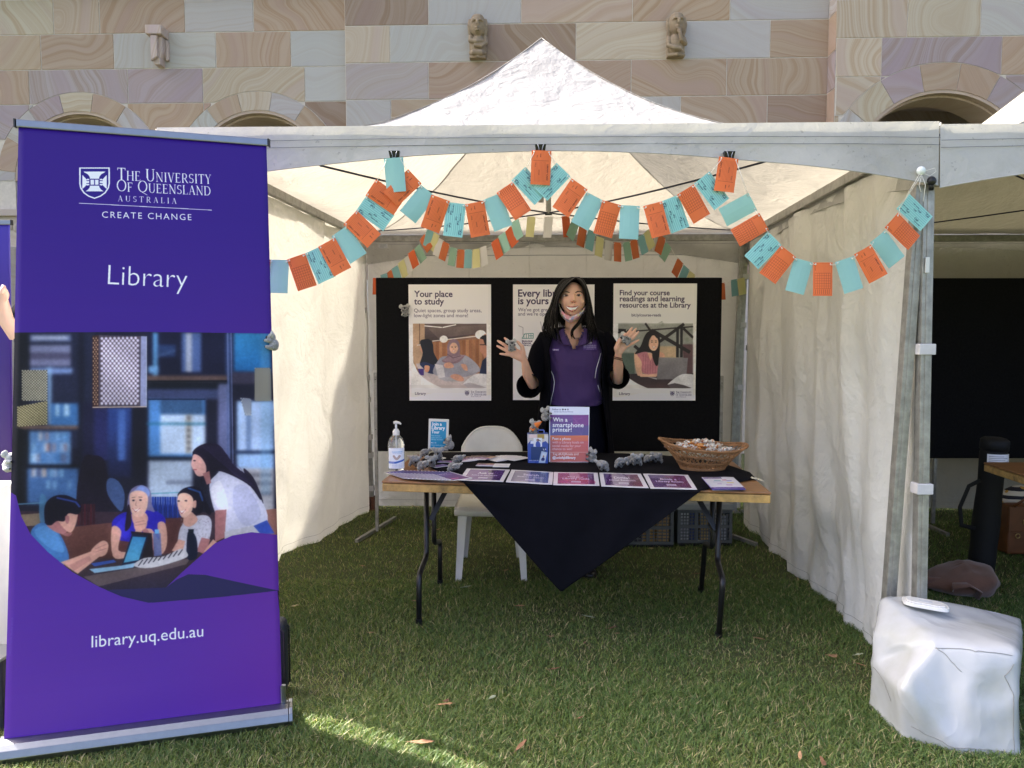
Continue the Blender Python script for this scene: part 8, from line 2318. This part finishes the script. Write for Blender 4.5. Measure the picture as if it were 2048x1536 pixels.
# ================================================================== UNDER THE NEIGHBOURING GAZEBO
b3 = thing('display_board', 'black felt display board at the back of the neighbouring gazebo, cut by the right edge', 'display board', (3.6, 5.35, 0))
x0 = at(1862, 556, 5.3).x; zt3 = at(1950, 556, 5.3).z; zb3 = at(1950, 917, 5.3).z
mb = MB(); mb.box((x0 + 1.2, 5.316, (zt3 + zb3) / 2), (2.4, .03, zt3 - zb3)); mb.build('panel', BLACKFELT, b3, bevel=.008)
for x in (x0 + .1, x0 + 2.41):
 mb = MB(); mb.box((x, 5.345, zt3 / 2), (.022, .022, zt3 - .1)); mb.build('leg', GALV, b3); mb = MB(); mb.beam((x, 5.15, .014), (x, 5.6, .014), .025, .025); mb.build('foot', GALV, b3)
tb = atz(1967, 924, TH); q1 = Vector((tb.x, tb.y, 0)); q0 = Vector((at(2048, 955, 3.4).x - .02, 3.35, 0))
t4 = trestle('trestle_table', 'second plywood trestle table under the neighbouring gazebo, cut by the right edge', Vector((2.50, 3.35, 0)), Vector((4.2, 3.25, 0)), Vector((4.3, 3.95, 0)), Vector((tb.x, tb.y, 0)))
for (xa, ya) in ((2.78, 3.62), (4.0, 3.55)):
 for s_ in (-1, 1):
  mb = MB(); mb.tube([(xa, ya + s_ * .06, TH - .045), (xa, ya + s_ * .06, .36), (xa, ya + s_ * .10, .30), (xa - .02, ya + s_ * .25, .24), (xa - .02, ya + s_ * .28, .18), (xa - .02, ya + s_ * .28, 0)], .0135, 12); mb.build('leg', BLACKMET, t4, smooth=True)
NYL = M('black_bag_nylon', (.003, .003, .0034), .75, .3, 30, bump=.4, bscale=200)
bb = at(1972, 1130, 4.42); tt_ = at(1990, 880, 4.36)
bg_ = thing('banner_bag', 'tall black fabric tube bag with a white paper label, by the neighbouring table', 'bag', (bb.x, 4.42, 0))
B_, T_ = Vector((bb.x - .03, 4.42, .0)), Vector((tt_.x, 4.36, tt_.z))
mb = MB(); mb.tube([B_.lerp(T_, k / 10) for k in range(11)], [.070, .073] + [.071 + .004 * math.sin(k) for k in range(8)] + [.062], 20); mb.build('tube', NYL, bg_, smooth=True)
mb = MB(); mb.tube([B_.lerp(T_, .93), B_.lerp(T_, 1.0), B_.lerp(T_, 1.015)], [.077, .076, .06], 20); mb.build('cap', NYL, bg_, smooth=True)
c = Cv(200, 130, (232, 232, 240)); [c.line([(12, 20 + 16 * k), (120 + (k * 37) % 60, 20 + 16 * k)], 4, (120, 120, 150)) for k in range(6)]
LB2 = img_mat('bag_label_print', c.image('bag_label_print'))
mb = MB(); cL = B_.lerp(T_, .85); mb.sheet(lambda u, v_: cL + Vector((.0785 * math.sin((u - .5) * 1.9), -.0785 * math.cos((u - .5) * 1.9), .085 * (v_ - .5))), 14, 4); mb.build('paper_label', LB2, bg_, smooth=True, fixn=False)
st = [B_.lerp(T_, .70) + Vector((-.08, -.03, 0)), B_.lerp(T_, .66) + Vector((-.15, -.04, 0)), B_.lerp(T_, .5) + Vector((-.19, -.04, 0)), B_.lerp(T_, .36) + Vector((-.17, -.04, 0)), B_.lerp(T_, .33) + Vector((-.08, -.03, 0))]
mb = MB(); mb.tube(st, (.004, .014), 8); mb.build('strap', NYL, bg_, smooth=True)
TANLE = M('tan_leather', (.15, .055, .018), .45, .25, 12, bump=.3, dirt=.3, dirtcol=(.08, .03, .015))
sx = at(2040, 1060, 4.72); sc2 = thing('satchel', 'tan leather satchel with brass lock standing under the neighbouring table', 'bag', (sx.x, 4.72, 0))
ztp = at(2040, 1012, 4.68).z
SB = Matrix.Rotation(R(6), 3, 'Z')
mb = MB(); mb.box((sx.x + .07, 4.74, (.01 + ztp) / 2), (.34, .11, ztp - .01)); mb.build('body', TANLE, sc2, bevel=.018, seg=3, auto=40)
mb = MB(); mb.box((sx.x + .07, 4.678, ztp - .085), (.345, .012, .16)); mb.build('flap', TANLE, sc2, bevel=.005)
BRASS = M('brass', (.60, .42, .16), .3, .1, 20, metal=1)
mb = MB(); mb.box((sx.x + .0, 4.668, ztp - .10), (.035, .008, .03)); mb.build('lock', BRASS, sc2, bevel=.004)
mb = MB(); mb.tube([(sx.x - .06, 4.665, ztp - .18 + .016 * math.sin(a)) if False else (sx.x - .05 + .014 * math.cos(a), 4.665, ztp - .19 + .014 * math.sin(a)) for a in [2 * PI * k / 16 for k in range(16)]], .003, 6, closed=True); mb.build('ring', BRASS, sc2, smooth=True)
mb = MB(); mb.tube([(sx.x - .09, 4.66, ztp), (sx.x - .02, 4.64, ztp + .06), (sx.x + .06, 4.64, ztp - .01), (sx.x + .12, 4.64, ztp - .09)], (.004, .010), 8); mb.build('strap', TANLE, sc2, smooth=True)
m, t, N, L = newmat('striped_cotton'); tc = nd(t, 'TexCoord').outputs['Object']
wv = nd(t, 'TexWave', i_Scale=6.0, i_Distortion=1.5); wv.bands_direction = 'Z'; L.new(tc, wv.inputs[0])
vo = nd(t, 'TexVoronoi', i_Scale=14); L.new(tc, vo.inputs[0])
cc = mixc(t, mathn(t, 'GREATER_THAN', wv.outputs['Fac'], .58), (.58, .52, .42), (.012, .012, .02)); cc = mixc(t, mathn(t, 'LESS_THAN', vo.outputs['Distance'], .22), cc, (.50, .28, .05))
p = nd(t, 'BsdfPrincipled', i_Roughness=.8); L.new(cc, p.inputs[0]); o = nd(t, 'OutputMaterial'); L.new(p.outputs[0], o.inputs[0])
pa = at(2035, 985, 4.85); mb = MB(); furball(mb, (pa.x + .06, 4.87, pa.z - .06), (.17, .08, .10), 4, .0); mb.v = [q + Vector((mn.noise(q * 9), mn.noise(q * 9 + Vector((3, 3, 3))), mn.noise(q * 8 + Vector((0, 5, 1))))) * .02 for q in mb.v]
tag(mb.build('tote_bag', m, None, smooth=True), 'black and cream striped tote with yellow spots behind the tan satchel', 'bag')
SUEDE = M('brown_suede', (.13, .062, .04), .95, .2, 14, bump=.4, bscale=120, sheen=.3)
sb = atz(1950, 1200); sb.y += .13
sd3 = thing('suede_bag', 'slouched brown suede shoulder bag lying on the grass beside the neighbouring table', 'bag', (sb.x, sb.y, 0))
mb = MB(); mb.ball((sb.x + .02, sb.y, .075), (.165, .15, .085), 40, 24)
for i, q in enumerate(mb.v):
 d = q - Vector((sb.x + .02, sb.y, .07)); f = mn.noise(Vector((q.x * 9, q.y * 9, q.z * 14))); r_ = 1 - abs(mn.noise(Vector((q.x * 14 + q.z * 12, q.y * 8, 3)))) * 2
 q2 = q + d.normalized() * (.022 * f + .012 * r_)
 if d.x < -.02: q2.z *= 1 + d.x * 2.6; q2.x += d.x * .35
 q2.z = max(.004, q2.z); mb.v[i] = q2
mb.build('body', SUEDE, sd3, smooth=True)
mb = MB(); mb.tube([(sb.x - .10, sb.y - .10, .05), (sb.x - .14, sb.y - .16, .085), (sb.x - .07, sb.y - .18, .10), (sb.x + .0, sb.y - .165, .06), (sb.x - .01, sb.y - .15, .02)], (.006, .022), 10); mb.build('handle', SUEDE, sd3, smooth=True)
mb = MB(); mb.tube([(sb.x - .09, sb.y - .06, .075), (sb.x - .2, sb.y - .03, .075), (sb.x - .30, sb.y, .06)], [(.006, .02), (.005, .018), (.004, .01)], 10); mb.build('handle', SUEDE, sd3, smooth=True)
mb = MB(); mb.tube([(sb.x - .05, sb.y + .10, .03), (sb.x - .22, sb.y + .16, .05), (sb.x - .33, sb.y + .22, .04), (sb.x - .36, sb.y + .36, .02)], [.012, .018, .014, .008], 8); tag(mb.build('folded_strap', NYL, None, smooth=True), 'black strap lying on the grass behind the brown suede bag', 'strap')
# ================================================================== WEIGHT BAG
m, t, N, L = newmat('white_pvc'); tc = nd(t, 'TexCoord').outputs['Object']
n1 = nd(t, 'TexNoise', i_Scale=4, i_Detail=6, i_Roughness=.65); L.new(tc, n1.inputs[0]); n2 = nd(t, 'TexNoise', i_Scale=5, i_Detail=2, i_Distortion=.6); L.new(tc, n2.inputs[0])
sp_ = nd(t, 'SeparateXYZ'); L.new(tc, sp_.inputs[0])
cc = mixc(t, mathn(t, 'MINIMUM', mathn(t, 'MAXIMUM', mathn(t, 'MULTIPLY_ADD', n1.outputs[0], 3, -1.35), 0.0), 1.0), (.50, .51, .51), (.43, .43, .36))
p = nd(t, 'BsdfPrincipled', i_Roughness=.22); L.new(cc, p.inputs[0]); p.inputs['Coat Weight'].default_value = .2
rd = mathn(t, 'ABSOLUTE', mathn(t, 'SUBTRACT', n2.outputs[0], .5))
b = nd(t, 'Bump', i_Strength=.45, i_Distance=.014); L.new(mathn(t, 'MULTIPLY', rd, -2.0), b.inputs['Height']); L.new(b.outputs[0], p.inputs['Normal'])
o = nd(t, 'OutputMaterial'); L.new(p.outputs[0], o.inputs[0]); PVC = m
wb = thing('weight_bag', 'shiny white vinyl weight bag slumped over the feet of the right gazebo posts', 'bag', (1.6, 2.68, 0))
V_ = dict(a=atz(1803, 1478), b=atz(2042, 1514), c=Vector((2.05, 2.95, 0)), d=Vector((1.49, 2.97, 0)), e=atz(1737, 1412),
          f=at(1800, 1376, 2.475), g=at(1876, 1284, 2.53), h=at(2040, 1306, 2.47), j=at(1893, 1204, 2.93), k=at(1762, 1188, 2.90), l=at(1744, 1262, 2.74), m_=Vector((2.08, 2.95, .27)), n=at(1950, 1300, 2.49), p=at(1920, 1510, 2.42), q=at(1745, 1330, 2.70))
V_['p'].z = 0
ks = list(V_); ix = {k: i for i, k in enumerate(ks)}
bmw = bmesh.new(); vs = [bmw.verts.new(V_[k]) for k in ks]
for f in ('afngp'.replace('p', 'p'),): pass
for f in ([ 'a', 'p', 'n', 'g', 'f'], ['p', 'b', 'h', 'n'], ['e', 'a', 'f', 'q'], ['d', 'e', 'q', 'l', 'k'], ['q', 'f', 'g', 'l'], ['l', 'g', 'j', 'k'], ['g', 'n', 'h', 'j'], ['h', 'm_', 'j'], ['b', 'c', 'm_', 'h'], ['c', 'd', 'k', 'j', 'm_']):
 bmw.faces.new([vs[ix[k]] for k in f])
bmesh.ops.triangulate(bmw, faces=bmw.faces)
bmesh.ops.recalc_face_normals(bmw, faces=bmw.faces)
bmesh.ops.subdivide_edges(bmw, edges=bmw.edges, cuts=11, use_grid_fill=True)
for _ in range(3): bmesh.ops.smooth_vert(bmw, verts=[v for v in bmw.verts if v.co.z > .002], factor=.5, use_axis_x=True, use_axis_y=True, use_axis_z=True)
for v in bmw.verts:
 q = v.co
 if q.z < .002: q.z = .0; continue
 r_ = 1 - abs(mn.noise(Vector((q.x * 5 + q.z * 3, q.y * 5, q.z * 6 + q.x * 4)))) * 2.4
 v.co = q + v.normal * (.007 * mn.noise(q * 4) + .007 * max(0, 1 - 4 * abs(mn.noise(q * 4.5 + Vector((3, 1, 2))))) - .002)
from mathutils.bvhtree import BVHTree
BV = BVHTree.FromBMesh(bmw)
me = bpy.data.meshes.new('cover')
for v in bmw.verts: v.co -= Vector(wb.location)
bmw.to_mesh(me); bmw.free(); me.materials.append(PVC); me.polygons.foreach_set('use_smooth', [True] * len(me.polygons))
o = bpy.data.objects.new('cover', me); COL.objects.link(o); o.parent = wb
def lift(P):
 out = []
 for i in range(len(P) - 1):
  for k in range(6):
   p = P[i].lerp(P[i + 1], k / 6); q, n_, _, _ = BV.find_nearest(p); out.append(q + n_ * .0012)
 return out
for P in ([at(1877, 1286, 2.50), at(1935, 1293, 2.475), at(2000, 1301, 2.455), at(2048, 1310, 2.44)], [at(1877, 1286, 2.51), at(1905, 1320, 2.46), at(1930, 1352, 2.44)], [at(1738, 1335, 2.70), at(1756, 1362, 2.62), at(1778, 1412, 2.56)], [at(1806, 1488, 2.42), at(1870, 1499, 2.40), at(1960, 1507, 2.385), at(2035, 1508, 2.385)], [at(2036, 1506, 2.39), at(2041, 1450, 2.40), at(2044, 1402, 2.41), at(2020, 1358, 2.43), at(2050, 1330, 2.43)]):
 mb = MB(); mb.tube(lift(P), .0009, 5); mb.build('seam', HEMT, wb, smooth=True)
ldl = thing('white_lid', 'flat white plastic lid lying on top of the vinyl weight bag', 'lid', tuple(at(1850, 1212, 2.80)))
E = Euler((R(-6), R(4), R(-22))).to_matrix()
def lid(o_, s_, m_, nm, h_, z_):
 mb = MB(); n_ = 32; P = []
 for k in range(n_):
  a = 2 * PI * k / n_; P.append(E @ Vector((math.copysign(abs(math.cos(a)) ** .5, math.cos(a)) * .078 * s_, math.copysign(abs(math.sin(a)) ** .5, math.sin(a)) * .058 * s_, z_)))
 mb.prism(P, E @ Vector((0, 0, h_))); mb.build(nm, m_, ldl, world=False, bevel=.002)
lid(0, 1.0, WHITEPL, 'tray', .014, 0); lid(0, .86, WHITEPL, 'inner_step', .004, .0142); lid(0, .30, M('dull_label', (.62, .64, .66), .5), 'sticker', .001, .0185)
# ================================================================== FALLEN LEAVES
LM = [M('leaf_tan', (.42, .24, .12), .7, .3, 40, bump=.5), M('leaf_brown', (.24, .12, .06), .75, .3, 40, bump=.5), M('leaf_pale_green', (.42, .46, .30), .6, .2, 40, bump=.4), M('leaf_straw', (.52, .42, .22), .7, .3, 40, bump=.4)]
LNAME = ['tan', 'brown', 'pale green', 'straw']
def leaf(px, py, ln, ang, kind, label):
 c0 = atz(px, py, .024)
 w_ = ln * random.uniform(.24, .36); tw = random.uniform(-1, 1); cu = random.uniform(.1, .35)
 mb = MB(); n_ = 9
 E = Euler((random.uniform(-.35, .35), random.uniform(-.25, .25), ang)).to_matrix()
 for i in range(n_ + 1):
  s_ = i / n_; hw = w_ / 2 * math.sin(PI * min(1, s_ * .96 + .02)) ** .8
  for k in (-1, 0, 1):
   x = ln * (s_ - .5); y = hw * k + .12 * ln * tw * math.sin(PI * s_); z = abs(k) * hw * .5 + ln * cu * (s_ - .5) ** 2 * 1.2 + .004 * mn.noise(Vector((s_ * 5, k, px)))
   mb.v.append(c0 + E @ Vector((x, y, z)))
 for i in range(n_):
  for k in range(2): a = i * 3 + k; mb.f.append((a, a + 3, a + 4, a + 1)); mb.m.append(0)
 mb.tube([c0 + E @ Vector((-ln * .5, .0, ln * cu * .3)), c0 + E @ Vector((-ln * .66, .003, ln * cu * .3))], .0007, 4)
 tag(mb.build('fallen_leaf', LM[kind], None, smooth=True, solid=.0006), label, 'leaf', 'fallen leaves on the grass')
LV = [(933, 1174, .055, .1, 2, 'pale leaf beside the foot of the white plastic chair'), (1040, 1213, .055, -.6, 0, 'curled tan leaf between the cloth tip and the left table leg'), (1178, 1234, .055, -.15, 2, 'pale green leaf below the tip of the black cloth'),
 (893, 1409, .06, .1, 0, 'tan leaf beside a second one in the middle of the near grass'), (891, 1401, .035, .9, 1, 'short brown leaf touching the tan one on the near grass'), (985, 1395, .05, 1.1, 2, 'upright pale green leaf on the near grass'), (1042, 1492, .065, .9, 1, 'curved brown leaf lowest in the middle of the grass'),
 (1160, 1436, .025, .4, 1, 'tiny red-brown leaf right of the pale green one'), (590, 1212, .045, -.1, 3, 'straw leaf close to the right edge of the purple banner'), (1663, 1312, .075, .6, 0, 'large curled tan leaf left of the white weight bag'), (1718, 1310, .04, .0, 2, 'small pale leaf touching the edge of the weight bag'),
 (1722, 1330, .045, -.3, 0, 'tan leaf just below the pale one by the weight bag'), (1600, 1512, .04, 1.2, 0, 'tan leaf at the bottom edge left of the weight bag'), (1642, 1525, .07, 1.3, 1, 'long brown leaf at the bottom edge below the weight bag'), (1102, 1273, .03, -.2, 0, 'small orange-tan leaf below the black cloth'),
 (1168, 1286, .035, 1.4, 1, 'thin brown leaf standing right of the small orange one'), (1224, 1256, .045, .1, 1, 'brown leaf right of the pale green leaf'), (1235, 1267, .025, .2, 0, 'little tan leaf below the brown one'), (1110, 1338, .05, .1, 1, 'dark brown twig-like leaf on the near grass'),
 (845, 1487, .085, -.15, 1, 'long thin brown leaf beside the strip of sunlight'), (828, 1202, .025, .2, 0, 'small tan leaf left of the front left table leg'), (1520, 1278, .05, .1, 0, 'tan leaf right of the front right table leg'), (1450, 1258, .045, .5, 3, 'straw leaf by the foot of the right table leg'),
 (1395, 1147, .04, -.1, 1, 'dark leaf in the shade behind the right table legs'), (830, 1013, .07, .05, 3, 'straw leaf under the hem of the rear wall'), (875, 1059, .05, -.05, 0, 'tan leaf in the shade near the rear left table leg'), (785, 1057, .03, .1, 3, 'straw leaf right of the display board foot'),
 (905, 1046, .035, .3, 3, 'small straw leaf in front of the chair in the shade'), (725, 1132, .03, .3, 0, 'tan leaf left of the table on the grass'), (782, 1123, .02, .5, 3, 'tiny straw leaf between banner and table leg'), (1012, 1140, .03, .3, 0, 'small leaf between the legs of the plastic chair'), (1302, 1097, .035, 0, 3, 'straw leaf in front of the grey crates'),
 (2012, 1243, .035, -.4, 0, 'tan leaf on the grass behind the weight bag'), (1240, 1106, .02, .2, 3, 'tiny pale petal on the grass beside the cloth'), (741, 1265, .03, .6, 0, 'tan leaf on the grass right of the purple banner'), (1365, 1235, .03, .2, 3, 'straw leaf left of the front right table leg')]
for a in LV: leaf(*a)
